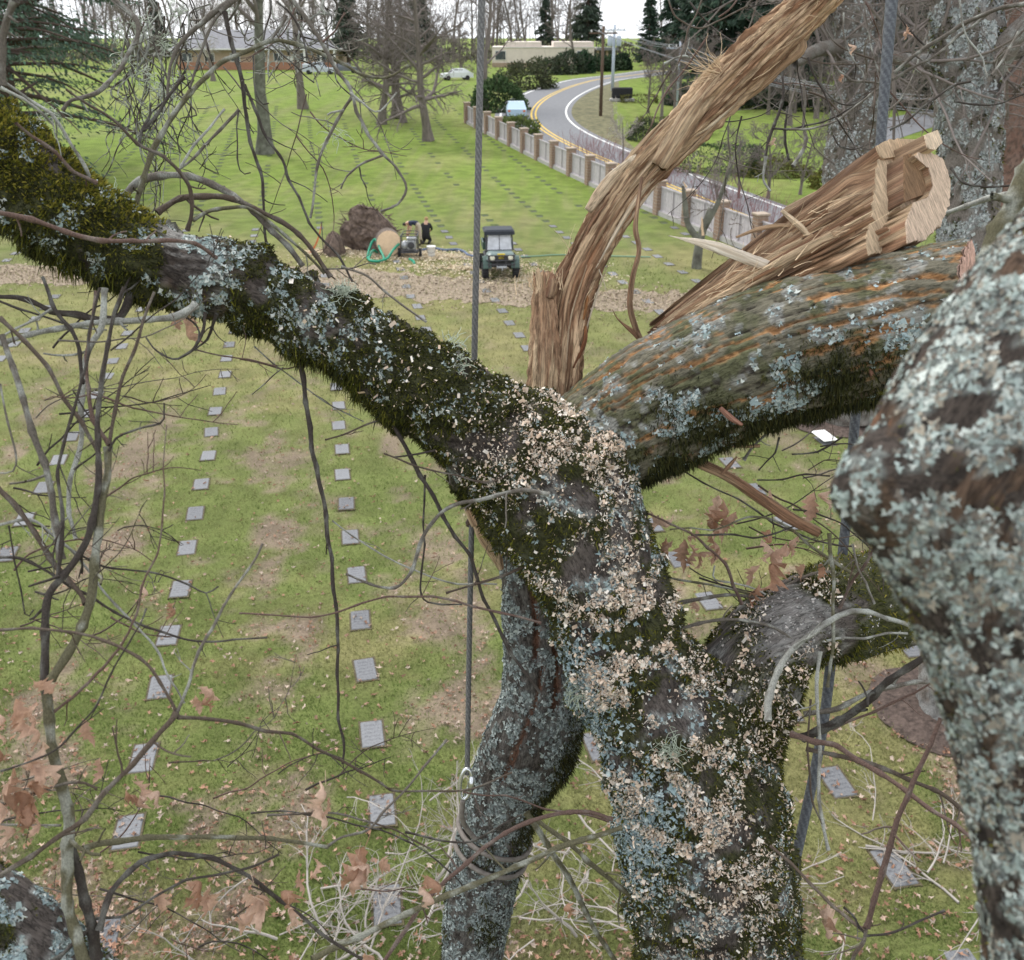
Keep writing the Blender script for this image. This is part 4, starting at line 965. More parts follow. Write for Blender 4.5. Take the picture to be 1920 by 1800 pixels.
# ------------------------------------------------------------------ the two people
m_skin = mat('skin', (.52, .32, .23), .6, .08, 8); m_navy = mat('navy_shirt', (.022, .028, .050), .9, .25, 9, .5, 30); m_khaki = mat('khaki_trousers', (.42, .36, .28), .9, .15, 9, .5, 30)
m_black = mat('black_clothes', (.020, .020, .023), .9, .3, 9, .5, 30); m_boot = mat('dark_boots', (.04, .03, .025), .8, .2, 9); m_hair = mat('fair_hair', (.34, .22, .11), .8, .3, 30); m_hair2 = mat('dark_hair', (.03, .025, .02), .8, .3, 30)
def figure(loc, rz, joints, edges, label, paint, mats, hair, hmat):
    e = empty('person', loc, label, 'person', rz=rz)
    me = bpy.data.meshes.new('body_frame'); names = list(joints)
    me.from_pydata([joints[k][0] for k in names], [(names.index(a), names.index(b)) for a, b in edges], [])
    o = bpy.data.objects.new('body_frame', me); COL.objects.link(o)
    sk_ = o.modifiers.new('s', 'SKIN'); sb = o.modifiers.new('d', 'SUBSURF'); sb.levels = 2; sb.render_levels = 2
    for i, k in enumerate(names):
        rd = joints[k][1]; me.skin_vertices[0].data[i].radius = (rd, rd) if np.isscalar(rd) else rd
    me.skin_vertices[0].data[0].use_root = True
    dg = bpy.context.evaluated_depsgraph_get(); ev = o.evaluated_get(dg)
    nm = bpy.data.meshes.new_from_object(ev); bpy.data.objects.remove(o)
    nm.name = 'body'
    nm.materials.clear()
    for m in mats: nm.materials.append(m)
    jp = np.array([joints[k][0] for k in names])
    for pl_ in nm.polygons:
        c = np.array(pl_.center); pl_.material_index = paint[names[int(np.argmin(np.linalg.norm(jp - c, axis=1)))]]; pl_.use_smooth = True
    b = bpy.data.objects.new('body', nm); link(b, e)
    V = []; hc, hr = hair
    for i, q in enumerate(np.linspace(-.25, 1.5, 7)):
        for t in np.linspace(0, 2*math.pi, 14, endpoint=False): V.append(np.array(hc) + hr*np.array([math.cos(t)*math.cos(q)*.92, math.sin(t)*math.cos(q)*1.05, math.sin(q)*1.05]))
    obj('hair', V, grid_quads(7, 14), hmat, e, local=True)
    # hands: palm, four fingers and a thumb
    for s in ('l', 'r'):
        h = np.array(joints['hand_'+s][0]); el = np.array(joints['elbow_'+s][0]); d = nrm(h-el); u = nrm(np.cross(d, [0, 1., .2])); gg = Geo()
        gg.tube([h - d*.02, h + d*.03, h + d*.08], [.028, .04, .036], 8)
        for k in range(4):
            b0 = h + d*.075 + u*(-.03+.02*k); ll = (.06, .075, .07, .055)[k]
            gg.tube([b0, b0 + d*ll*.6, b0 + d*ll + np.array([0, .02, -.01])], [.0095, .009, .007], 6)
        gg.tube([h + d*.02 - u*.03, h + d*.05 - u*.06, h + d*.085 - u*.065], [.011, .010, .008], 6)
        gg.build('hand', m_skin, e, True, local=True)
    return e
E_ = [('pelvis', 'waist'), ('waist', 'chest'), ('chest', 'neck'), ('neck', 'head'), ('head', 'crown'), ('head', 'nose'), ('chest', 'sh_l'), ('sh_l', 'elbow_l'), ('elbow_l', 'hand_l'), ('chest', 'sh_r'), ('sh_r', 'elbow_r'), ('elbow_r', 'hand_r'),
      ('pelvis', 'hip_l'), ('hip_l', 'knee_l'), ('knee_l', 'ankle_l'), ('ankle_l', 'toe_l'), ('pelvis', 'hip_r'), ('hip_r', 'knee_r'), ('knee_r', 'ankle_r'), ('ankle_r', 'toe_r')]
p1 = ground(785, 460)      # bending forward to the left, seen from the side and behind
J = dict(pelvis=((.02, 0, .92), .15), waist=((-.10, .06, 1.03), .14), chest=((-.30, .16, 1.08), (.17, .14)), neck=((-.44, .22, 1.02), .06), head=((-.53, .25, .94), .085), crown=((-.60, .26, .87), .08), nose=((-.55, .25, .86), .035),
         sh_l=((-.33, .02, 1.02), .07), elbow_l=((-.36, -.02, .76), .05), hand_l=((-.42, .06, .55), .035), sh_r=((-.31, .33, 1.03), .07), elbow_r=((-.36, .38, .77), .05), hand_r=((-.44, .30, .55), .035),
         hip_l=((.04, -.10, .86), .11), knee_l=((.06, -.12, .48), .075), ankle_l=((.10, -.13, .09), .05), toe_l=((-.06, -.15, .04), .045), hip_r=((.02, .12, .86), .11), knee_r=((-.08, .13, .48), .075), ankle_r=((-.05, .14, .09), .05), toe_r=((-.21, .14, .04), .045))
PT = {k: 0 for k in J}
for k in J:
    if k in ('waist', 'chest', 'sh_l', 'sh_r'): PT[k] = 1
    elif k in ('neck', 'head', 'crown', 'nose', 'elbow_l', 'elbow_r', 'hand_l', 'hand_r'): PT[k] = 2
    elif k[:3] in ('ank', 'toe'): PT[k] = 3
figure(p1, 0.35, J, E_, 'person in navy shirt and khaki trousers bending over beside the stump', PT, [m_khaki, m_navy, m_skin, m_boot], ((-.57, .255, .93), .098), m_hair2)
p2 = ground(799, 457)      # kneeling, back to the camera
J2 = dict(pelvis=((0, 0, .34), .16), waist=((0, .05, .52), .15), chest=((0, .14, .76), (.19, .15)), neck=((0, .20, .96), .06), head=((0, .25, 1.06), .085), crown=((0, .26, 1.14), .08), nose=((0, .36, 1.05), .03),
          sh_l=((-.19, .16, .84), .075), elbow_l=((-.24, .32, .62), .05), hand_l=((-.12, .50, .50), .035), sh_r=((.19, .16, .84), .075), elbow_r=((.24, .32, .62), .05), hand_r=((.12, .50, .50), .035),
          hip_l=((-.11, .02, .30), .12), knee_l=((-.14, .36, .10), .085), ankle_l=((-.14, -.06, .07), .06), toe_l=((-.14, -.20, .05), .045), hip_r=((.11, .02, .30), .12), knee_r=((.14, .36, .10), .085), ankle_r=((.14, -.06, .07), .06), toe_r=((.14, -.20, .05), .045))
PT2 = {k: 0 for k in J2}
for k in ('neck', 'head', 'crown', 'nose', 'hand_l', 'hand_r'): PT2[k] = 1
figure(p2, -.1, J2, E_, 'person in black kneeling on the grass with fair hair, seen from behind', PT2, [m_black, m_skin], ((0, .245, 1.09), .102), m_hair)

# ------------------------------------------------------------------ cars
def carbody(e, L, W, H, m, pick=False):
    prof = [(-L/2, .35), (-L/2, .75), (-L*.47, .86), (-L*.22, .95), (-L*.10, H), (L*.24 if not pick else L*.17, H), (L*.44 if not pick else L*.2, .98), (L/2, .92), (L/2, .35)]
    V = []
    for s in (-1, 1):
        for x, z in prof: V.append((x, s*W/2*(.80 if z > 1.05 else 1), z))
    n = len(prof); F = [list(range(n-1, -1, -1)), list(range(n, 2*n))] + [(i, (i+1) % n, n+(i+1) % n, n+i) for i in range(n)]
    Geo().add(V, F).build('body', m, e, local=True)
    for s in (-1, 1):
        Geo().prism([(-L*.17, s*W/2*.93, 1.0), (L*.02, s*W/2*.93, 1.0), (L*.02, s*W/2*.815, H-.1), (-L*.09, s*W/2*.815, H-.1)], (0, s*.03, 0)).build('window', m_glass, e, local=True)
        Geo().prism([(L*.04, s*W/2*.93, 1.0), (L*.2, s*W/2*.93, 1.0), (L*.16, s*W/2*.815, H-.1), (L*.04, s*W/2*.815, H-.1)], (0, s*.03, 0)).build('window', m_glass, e, local=True)
        for x in (-L*.31, L*.31):
            wv = Geo().lathe((x, s*(W/2-.06), .33), [(.2, -.1), (.30, -.1), (.33, -.05), (.33, .05), (.30, .1), (.2, .1)], 18, (0, 1, 0)).build('wheel', m_blk, e, True, local=True)
            Geo().lathe((x, s*(W/2-.06), .33), [(.02, -.09), (.2, -.08), (.2, .08), (.02, .09)], 12, (0, 1, 0)).build('rim', m_metal, wv, local=True)
        Geo().box((-L/2-.01, s*W*.35, .68), (.05, .3, .14)).build('headlight', m_lamp, e, local=True)
        Geo().box((L/2+.01, s*W*.38, .78), (.05, .2, .16)).build('tail_light', m_redo, e, local=True)
    Geo().prism([(-L*.21, -W*.42, .97), (-L*.21, W*.42, .97), (-L*.105, W*.38, H-.07), (-L*.105, -W*.38, H-.07)], (-.03, 0, .01)).build('windscreen', m_glass, e, local=True)
    if pick: Geo().box((L*.34, 0, 1.22), (L*.28, W*.86, .62), bev=.1).build('bed_cap', m, e, local=True)
def car(px, py, name, label, c, L=4.9, H=1.65, rz=0.0, pick=False, dz=0.0):
    p = ground(px, py); p = p + np.array([0, 0, dz]); e = empty(name, p, label, 'car', rz=rz)
    carbody(e, L, 1.85, H, mat('car_paint', c, .35, .05, 3, spec=.6), pick)
car(600, 139, 'parked_pickup', 'silver pickup with a bed cap parked before the brick house', (.40, .43, .48), 5.3, 1.75, math.pi, True)
car(648, 137, 'parked_car', 'dark car parked right of the silver pickup', (.10, .11, .13), 4.4, 1.5, math.pi)
car(312, 107, 'parked_pickup', 'white pickup parked far left below the wood', (.55, .57, .62), 5.2, 1.75, .1, True)
car(856, 150, 'parked_car', 'white car half hidden behind the climbing rope', (.62, .64, .66), 4.4, 1.5, .3)
ci = int(np.argmin(np.linalg.norm(RC[:, :2] - ground(1004, 222)[None, :2], axis=1)))
e = RC[ci] + RN[ci]*(-1.7*sgn); ang_ = math.atan2(RT_[ci][1], RT_[ci][0])
pc = empty('passing_car', (e[0], e[1], gz(e[0], e[1]) + .035), 'pale blue car on the road behind the light green shrub', 'car', rz=ang_)
carbody(pc, 4.5, 1.8, 1.5, mat('pale_blue_paint', (.36, .48, .58), .35, .05, 3, spec=.6))
# dark memorial bench-like stone on the far lawn, white cards on the mulch
b = ground(1166, 190); e = empty('dark_monument', b, 'dark stone monument block beside the low clipped hedge', 'monument')
Geo().box(b + [0, 0, .15], (2.6, 1.0, .3), bev=.04).build('plinth', m_conc, e); Geo().box(b + [0, 0, .85], (2.2, .6, 1.1), bev=.12).build('block', m_blk, e)
for i, (x, y) in enumerate([(1516, 797), (1543, 827)]):
    p = ground(x, y); g = Geo(); g.box((0, 0, .13), (.42, .55, .012), bev=.004)
    o = g.build('white_card', m_wpl, local=True); o.location = p + np.array([0, 0, .02 + .09*(i == 0)]); o.rotation_euler = (.12, .05*i, ra + .2)
    tag(o, ['white sheet lying on the brown mulch ring', 'white sheet lying on the grass before the mulch ring'][i], 'sheet')
# ------------------------------------------------------------------ the broken oak the picture is taken from
m_bark = mat_col('old_bark', .92, .5, 85, 1.0, 150, stretch=(1, 1, .4), dist=.012, crack=.9, cscale=95, cstretch=(1, 1, .3), cw=.05)
m_split = mat_col('fissured_bark', .9, .45, 120, 1.0, 170, stretch=(1, 1, .35), dist=.010, crack=.75, cscale=75, cstretch=(1, 1, .16), cw=.04)
m_wood = mat_col('torn_wood', .8, .42, 210, 1.0, 300, stretch=(1, 1, .03), spec=.25, dist=.010, crack=.9, cscale=150, cstretch=(1, 1, .025), cw=.05, ccol=.45)
m_end = mat_col('sawn_end_grain', .9, .35, 120, 1.0, 200, stretch=(1, 1, .25), dist=.008, crack=.55, cscale=110, cstretch=(1, 1, .12), cw=.07)
m_moss = mat_col('moss', .9, 0, coord='obj', tl=.25)
m_lich = mat_col('lichen', .95, .15, 200, coord='obj', tl=.1)
m_saw = mat_col('sawdust', .9, 0, coord='obj', tl=.1)
TREE_BASE = ground(1345, 1790); TREE_BASE = np.array([P(1350, 1860, 3.0)[0], P(1350, 1860, 3.0)[1], 0.0])
oak = empty('oak_tree', TREE_BASE, 'broken mossy oak with torn limbs filling the foreground', 'tree')

def px3(rows):
    rows = np.asarray(rows, float)
    return np.array([P(x, y, d) for x, y, d, _ in rows]), rows[:, 3]*rows[:, 2]/FPX
def project(V):
    rel = V - CAM; dz = rel @ FW
    return np.stack([960 + FPX*(rel @ RT)/dz, 900 - FPX*(rel @ UPV)/dz], -1), dz
def grid_normals(V):
    du = np.roll(V, -1, 1) - np.roll(V, 1, 1); dv = np.gradient(V, axis=0)
    return nrm(np.cross(du, dv))
def limb_grid(rows, n, sides, seed, lump=.10, ridge=.004, fine=.003, C=None, Rr=None):
    if C is None: C, Rr = px3(rows)
    q = resample(np.c_[C, Rr], n); V, D, lc = tube_grid(q[:, :3], q[:, 3], sides)
    a = fbm(lc*np.array([9, 9, 7.]) + seed, 3, seed)-.5
    b = 1-np.abs(fbm(lc*np.array([55, 55, 14.]) + seed*3, 3, seed+9)*2-1)
    c = fbm(lc*110., 3, seed+20)-.5
    V = V + D*(q[:, 3][:, None]*lump*2*a + ridge*(b-.7)*2 + fine*2*c)[..., None]
    Nn = grid_normals(V)
    if (Nn*D).sum() < 0: Nn = -Nn
    return dict(V=V, N=Nn, D=D, lc=lc, s=np.linspace(0, 1, n)[:, None]*np.ones((1, sides)), C=q[:, :3], r=q[:, 3], a=a, b=b)
def put(name, G, cols, m, parent, i0=0, i1=None, cap=None):
    i1 = i1 or len(G['V']); V = G['V'][i0:i1]; k, s = V.shape[:2]
    return obj(name, V.reshape(-1, 3), grid_quads(k, s), m, parent, cols=cols[i0:i1].reshape(-1, 3), lc=G['lc'][i0:i1].reshape(-1, 3))
def pick(r, G, weight, n, i0=0, i1=None):
    """random surface points of a limb, dense where weight is high"""
    V = G['V']; i1 = i1 or len(V)
    A = np.linalg.norm(np.cross(np.roll(V, -1, 1)[:-1]-V[:-1], V[1:]-V[:-1]), axis=-1)
    w = A*np.clip(weight[:-1], 0, None); w[:i0] = 0; w[i1-1:] = 0
    tot = w.sum()
    if tot <= 0: return None
    f = r.choice(w.size, n, p=(w/tot).ravel()); i, j = np.divmod(f, V.shape[1]); k = (j+1) % V.shape[1]
    u, v = r.uniform(0, 1, (2, n)); u = u[:, None]; v = v[:, None]
    p = (V[i, j]*(1-u)+V[i, k]*u)*(1-v) + (V[i+1, j]*(1-u)+V[i+1, k]*u)*v
    return p, G['N'][i, j]
def blades(r, p, N, L_, W_, grav, pal, out=.8):
    n = len(p); d = nrm(N*out + r.normal(0, .55, (n, 3))); s = nrm(np.cross(d, r.normal(0, 1, (n, 3))))
    L_ = L_*r.uniform(.35, 1.2, n)*(.45+1.1*fbm(p*30, 2, 77)); W_ = W_*r.uniform(.7, 1.3, n)
    g = np.array([0, 0, -1.])[None]*grav*L_[:, None]
    m = p + d*L_[:, None]*.55 + g*.3; t = p + d*L_[:, None] + g
    p = p - N*.003
    V = np.stack([p - s*W_[:, None]*.5, p + s*W_[:, None]*.5, m + s*W_[:, None]*.42, m - s*W_[:, None]*.42, t], 1).reshape(-1, 3)
    b = (np.arange(n)*5)[:, None]
    F = np.concatenate([b+[0, 1, 2], b+[0, 2, 3], b+[3, 2, 4]], 0)
    pal = np.asarray(pal); c = pal[r.integers(0, len(pal), n)]*r.uniform(.7, 1.3, (n, 1))
    return V, F, np.repeat(np.clip(c, 0, 1), 5, 0)
def flakes(r, p, N, size, pal, lift=.35):
    """ragged little lobes of leafy lichen"""
    n = len(p); u = nrm(np.cross(N, r.normal(0, 1, (n, 3)))); v = np.cross(N, u); K = 7
    ang = np.linspace(0, 2*math.pi, K, endpoint=False)[None] + r.uniform(0, 6, (n, 1))
    rr = size*r.lognormal(0, .35, (n, 1))*np.where(np.arange(K)[None] % 2 == 0, r.uniform(.6, 1.3, (n, K)), r.uniform(.15, .6, (n, K))); z = r.uniform(.0, lift, (n, K))*size
    ring = p[:, None] + u[:, None]*(np.cos(ang)*rr)[..., None] + v[:, None]*(np.sin(ang)*rr)[..., None] + N[:, None]*z[..., None]
    V = np.concatenate([(p + N*.0012)[:, None], ring], 1).reshape(-1, 3); b = (np.arange(n)*(K+1))[:, None]
    F = np.concatenate([b + np.array([0, 1+j, 1+(j+1) % K]) for j in range(K)], 0)
    pal = np.asarray(pal); c = pal[r.integers(0, len(pal), n)]*r.uniform(.75, 1.2, (n, 1))
    return V, F, np.repeat(np.clip(c, 0, 1), K+1, 0)
def shavings(r, p, N, size, pal):
    n = len(p); a = nrm(r.normal(0, 1, (n, 3)) + N*.15); b = nrm(np.cross(a, r.normal(0, 1, (n, 3)))); L_ = size*np.clip(r.lognormal(-.25, .55, (n, 1)), .2, 2.6); W_ = L_*r.uniform(.15, .75, (n, 1))
    p = p + N*r.uniform(.001, .012, (n, 1))
    V = np.stack([p - a*L_/2 - b*W_/2, p - a*L_/2 + b*W_/2, p + a*L_/2 + b*W_/2 + N*L_*.2, p + a*L_/2 - b*W_/2 + N*L_*.2], 1).reshape(-1, 3)
    b_ = (np.arange(n)*4)[:, None]; F = np.concatenate([b_+[0, 1, 2], b_+[0, 2, 3]], 0)
    pal = np.asarray(pal); c = pal[r.integers(0, len(pal), n)]*r.uniform(.6, 1.1, (n, 1))
    return V, F, np.repeat(np.clip(c, 0, 1), 4, 0)
def stuff(name, parts, m, parent, label):
    V, F, C = join(parts); o = obj(name, V, F, m, parent, cols=C, smooth=False); tag(o, label, kind='stuff'); return o
MOSS = [(.060, .070, .012), (.095, .100, .014), (.035, .042, .010), (.14, .135, .020)]
MOSSD = [(.030, .034, .012), (.045, .048, .014), (.020, .022, .010), (.065, .062, .018)]
MOSSY = [(.20, .185, .025), (.15, .15, .020), (.25, .215, .04)]
LICH = [(.42, .47, .45), (.30, .37, .37), (.52, .55, .52), (.24, .30, .29)]
LICHB = [(.34, .42, .44), (.25, .33, .35), (.45, .52, .52)]
SAW = [(.86, .75, .63), (.78, .63, .50), (.92, .85, .76), (.68, .52, .40)]
BK = np.array([.120, .102, .092]); BKD = np.array([.055, .044, .038]); BKR = np.array([.16, .085, .05]); GRY = np.array([.30, .30, .285])
def mixc(c, col, w_): return c*(1-w_[..., None]) + np.asarray(col)*w_[..., None]

# --- one continuous run: left limb bending down into the trunk
rows = [(-400, 60, 2.1, 84), (-150, 205, 2.18, 82), (-60, 262, 2.2, 82), (60, 350, 2.25, 82), (140, 410, 2.27, 79), (210, 452, 2.3, 71), (330, 505, 2.35, 65), (390, 522, 2.37, 71), (450, 532, 2.4, 61), (560, 582, 2.45, 63), (680, 650, 2.5, 71), (800, 728, 2.55, 83),
        (900, 798, 2.6, 97), (985, 862, 2.62, 128), (1058, 945, 2.63, 138), (1108, 1050, 2.64, 122), (1150, 1150, 2.66, 108), (1192, 1255, 2.69, 116), (1262, 1375, 2.72, 138), (1312, 1490, 2.76, 156), (1326, 1600, 2.82, 150), (1338, 1700, 2.9, 143), (1350, 1860, 3.0, 140), (1356, 2100, 3.15, 142)]
M = limb_grid(rows, 520, 120, 3, lump=.10, ridge=.004, fine=.003)
px, dz = project(M['V']); X, Y = px[..., 0], px[..., 1]; N = M['N']; up = N[..., 2]
ns = fbm(M['V']*11, 4, 41); n2 = fbm(M['V']*22, 3, 42); n3 = fbm(M['V']*38, 3, 43)
L_ax = np.interp(np.arange(520), np.linspace(0, 519, 520), project(M['C'])[0][:, 0])[:, None]*np.ones((1, 120))    # where along the limb
Ly = project(M['C'])[0][:, 1][:, None]*np.ones((1, 120))
onlimb = 1-sstep(960, 1040, L_ax)
knot = np.exp(-((L_ax-385)/45)**2)
bald = np.exp(-((L_ax-300)/50)**2)*sstep(.45, .8, up)*onlimb
moss = sstep(.40, .52, ns + .18*(1-sstep(230, 330, L_ax)) + .10*(n2-.5) + .06*np.exp(-((L_ax-660)/120)**2)) * (1-.85*knot)*(1-bald)
trunk_side = sstep(.05, .55, 1-np.abs((N*-FW).sum(-1)))
moss = moss*onlimb + (1-onlimb)*sstep(.43, .55, ns + .16*trunk_side - .12*np.exp(-((Ly-1780)/90)**2) + .06*(n2-.5))
lich = sstep(.52, .62, n2 + .10*sstep(.3, .9, up)*onlimb*sstep(280, 480, L_ax)*(1-sstep(640, 760, L_ax)) + .08*(1-onlimb)*sstep(1150, 1350, Ly)*(N[..., 0] < .2))
lich = np.maximum(lich, sstep(.50, .56, n2)*bald)
cols = np.zeros(M['V'].shape) + BK
cols = mixc(cols, BKD, sstep(.45, .62, n3)*.8); cols = mixc(cols, BKR, knot*sstep(.48, .6, fbm(M['V']*26, 3, 44))*.9); cols = mixc(cols, BKD*.8, knot*.35)
cols = mixc(cols, (.40, .385, .36), bald*.75)
cols = mixc(cols, GRY, lich*.75); cols = mixc(cols, (.045, .050, .014), moss*.85)
cush = np.maximum(fbm(M['V']*17, 3, 46)-.44, 0)
M['V'] = M['V'] + M['D']*(moss*(.003+.085*cush) + knot*.016*(n2-.35))[..., None]
isp = int(np.argmax(L_ax[:, 0] > 1000))
limbL = put('limb', M, cols, m_bark, oak, 0, isp+1); tag(limbL, 'thick mossy limb reaching to the upper left')
trunk = put('trunk', M, cols, m_bark, oak, isp)
# trunk below the picture, down to the ground
C2 = [M['C'][-1], M['C'][-1]*np.array([1, 1, .5]) + TREE_BASE*np.array([0, 0, 0]), np.array([TREE_BASE[0]+.05, TREE_BASE[1]+.35, -.1])]
C2[1] = np.array([M['C'][-1][0]+.03, M['C'][-1][1]+.18, M['C'][-1][2]*.5])
T2 = limb_grid(None, 60, 40, 5, C=np.array(C2), Rr=np.array([M['r'][-1]*.97, .27, .38]))
put('lower_trunk', T2, np.zeros(T2['V'].shape) + BK, m_bark, oak)
r = np.random.default_rng(101)
vis = sstep(-.55, .0, (N*nrm(CAM - M['V'])).sum(-1))          # leave the far side of the limb thin
def moss_on(G, w_, n, L_, W_, grav, pal, parent, label, i0=0, i1=None, out=.8):
    p, N_2 = pick(r, G, w_, n, i0, i1); return stuff('moss', [blades(r, p, N_2, L_, W_, grav, pal, out)], m_moss, parent, label)
topw = sstep(-.1, .5, up)
p, Nn = pick(r, M, moss*vis*(1-sstep(.25, .75, up))*(1-sstep(200, 330, L_ax))*onlimb + .0, 14000, 0, isp)
a1 = blades(r, p, Nn, .0105, .0027, .30, MOSS + MOSSD, .6)
p, Nn = pick(r, M, moss*vis*topw*(1-sstep(220, 330, L_ax)), 15000, 0, isp)
a2 = blades(r, p, Nn, .014, .0040, .1, MOSS + MOSSY + MOSSY)
p, Nn = pick(r, M, moss*vis*sstep(240, 330, L_ax), 29000, 0, isp)
a3 = blades(r, p, Nn, .0125, .0032, .35, MOSSD + MOSS, .6)
p, Nn = pick(r, M, vis*sstep(.0, -.6, up)*np.exp(-((L_ax-640)/75)**2)*onlimb + vis*sstep(0, -.6, up)*np.exp(-((L_ax-120)/110)**2)*onlimb*.6, 2400, 0, isp)
a4 = blades(r, p, Nn, .024, .0030, .8, MOSSD + MOSS, .4)
stuff('moss', [a1, a2, a3, a4], m_moss, limbL, 'green and dark moss coating the upper left limb')
p, Nn = pick(r, M, moss*vis, 35000, isp)
stuff('moss', [blades(r, p, Nn, .0135, .0032, .3, MOSSD + MOSS + MOSS + MOSSY[:2], .6)], m_moss, trunk, 'dark green moss cushions on the main trunk')
p, Nn = pick(r, M, lich*vis*(1-.6*moss)*onlimb*(1-.6*sstep(620, 740, L_ax)), 4200, 0, isp); f1 = flakes(r, p, Nn, .0052, LICH, .9)
stuff('lichen', [f1], m_lich, limbL, 'grey white lichen rosettes on the upper left limb')
p, Nn = pick(r, M, (lich + .15*sstep(.5, .6, n3))*vis*(1-.5*moss), 7000, isp); f2 = flakes(r, p, Nn, .0050, LICHB + LICH, 1.0)
p, Nn = pick(r, M, vis*np.exp(-((Y-1330)/120)**2-((X-1090)/60)**2) + vis*np.exp(-((Y-1560)/90)**2-((X-1210)/60)**2), 4200, isp); f3 = flakes(r, p, Nn, .0065, LICHB, 1.2)
stuff('lichen', [f2, f3], m_lich, trunk, 'blue grey lichen rosettes on the main trunk')
# hair lichen tufts
def tuft(c_px, n, L_, spread, parent, G, label='pale green hair lichen tuft'):
    d2 = (px[..., 0]-c_px[0])**2 + (px[..., 1]-c_px[1])**2 + 1e6*((N*nrm(CAM-M['V'])).sum(-1) < .1)
    i, j = np.unravel_index(np.argmin(d2), d2.shape); b = M['V'][i, j]; nn = N[i, j]
    P0 = b + r.normal(0, spread, (n, 3)); D0 = nn + r.normal(0, .8, (n, 3)); c, rd = grow(r, P0, D0, L_*r.uniform(.5, 1.2, n), np.full(n, .0011), 6, .35, -.6, .5)
    V, F = tubes_batch(c, rd, 3); return V, F
hp = [tuft(q, k, l, s, None, M) for q, k, l, s in (((640, 560), 90, .05, .010), ((850, 640), 40, .04, .012), ((1260, 1400), 80, .055, .014), ((1100, 1290), 60, .045, .012), ((860, 690), 35, .045, .01), ((330, 215), 10, .03, .01))]
V, F, _ = join([(a, b) for a, b in hp])
o = obj('hair_lichen', V, F, mat('hair_lichen', (.40, .45, .36), .9, .2, 20), oak); tag(o, 'pale green hair lichen tufts on the limb and trunk', kind='stuff')
# sawdust caught on the upward side
cl = fbm(M['V']*9 + 3.3, 4, 51)
face = (N*nrm(np.array([-.15, -.75, .65]))).sum(-1)
sw = sstep(.50, .58, cl*.6 + n2*.4 + .05*sstep(.3, .9, face))*sstep(.2, .6, face)*sstep(880, 1000, L_ax)*(1-sstep(1690, 1780, Ly))*.22
sw = sw + .10*sstep(.3, .7, face)*sstep(780, 950, L_ax)*sstep(.5, .6, n3)
lane = np.exp(-(((X - (1130 + (Y-1000)*.28))/95)**2))*sstep(1000, 1100, Y)*(1-sstep(1660, 1740, Y))*sstep(.50, .545, cl*.45 + n2*.55)
forkz = np.exp(-((X-1080)/110)**2-((Y-830)/75)**2)
lane = np.where((N*nrm(CAM-M['V'])).sum(-1) > 0, lane + forkz*.8*sstep(.42, .54, cl*.5 + n2*.5), 0)
p, Nn = pick(r, M, sw*vis*sstep(.25, .7, face) + 1.6*lane*sstep(.0, .55, face), 26000); q1 = shavings(r, p, Nn, .0056, SAW)
p, Nn = pick(r, M, vis*onlimb*sstep(380, 700, L_ax)*sstep(.1, .7, face), 900); q2 = shavings(r, p, Nn, .006, SAW)
SAWPARTS = [q1, q2]

# --- broken limb to the right
rows = [(1060, 872, 2.70, 100), (1150, 808, 2.70, 112), (1250, 748, 2.66, 122), (1400, 682, 2.6, 130), (1550, 636, 2.53, 131), (1700, 598, 2.46, 128), (1842, 560, 2.40, 118)]
Bk = limb_grid(rows, 330, 200, 13, lump=.07, ridge=.002, fine=.002)
lcv = Bk['lc']; w1 = fbm(lcv*np.array([16, 16, 3.0])+5, 3, 61)
th_ = np.linspace(0, 1, 200, endpoint=False)[None]*np.ones((330, 1))
cir = lcv/np.linalg.norm(lcv[..., :2], axis=-1, keepdims=True).clip(1e-6)*np.array([1, 1, 0]) + lcv*np.array([0, 0, 1])
phs = th_*27 + 2.6*(fbm(cir*np.array([2.4, 2.4, 3.6]), 3, 62)-.5) + .9*(fbm(cir*np.array([8, 8, 16.]), 3, 68)-.5)
wv = np.abs((phs % 1)-.5)*2                                   # 1 on a seam, 0 between
seg = fbm(cir*np.array([5, 5, 3.4])+9, 3, 63)
fis = sstep(.60, .82, wv)*sstep(.44, .52, seg); seam = sstep(.80, .95, wv)
N = Bk['N']; up = N[..., 2]
Bk['V'] = Bk['V'] - Bk['D']*(seam*.006 + fis*.003 - .004*(1-wv)*fbm(cir*np.array([9, 9, 22.]), 2, 69))[..., None]
px, dz = project(Bk['V']); X, Y = px[..., 0], px[..., 1]
nn1 = fbm(Bk['V']*24, 4, 64); nn2 = fbm(Bk['V']*13, 3, 65)
cols = np.zeros(Bk['V'].shape) + np.array([.165, .152, .112])
cols = mixc(cols, (.115, .120, .060), sstep(.45, .6, nn2)*.8); cols = mixc(cols, (.30, .30, .28), sstep(.53, .62, nn1)*sstep(-.6, .3, up)*.8)
cols = mixc(cols, (.47, .24, .10), fis*.9); cols = mixc(cols, (.050, .040, .032), seam*(1-.6*fis)*.9); cols = mixc(cols, (.15, .085, .060), sstep(-.3, -.7, up)*sstep(.45, .55, nn1)*.6)
AXB = nrm(Bk['C'][-1]-Bk['C'][-60]); cn_ = nrm(AXB*.75 - FW*.65); ce_ = P(1806, 505, 2.30)
ex = ((Bk['V']-ce_) @ cn_); cutm = ex > 0
Bk['V'] = Bk['V'] - AXB*np.where(cutm, ex/float(AXB @ cn_), 0)[..., None]
cols = mixc(cols, (.62, .40, .33), cutm.astype(float)); cols[cutm] *= (.75+.5*fbm(Bk['V'][cutm]*70, 2, 70))[:, None]
limbR = put('broken_limb', Bk, cols, m_split, oak); tag(limbR, 'thick snapped limb with orange bark fissures reaching right')
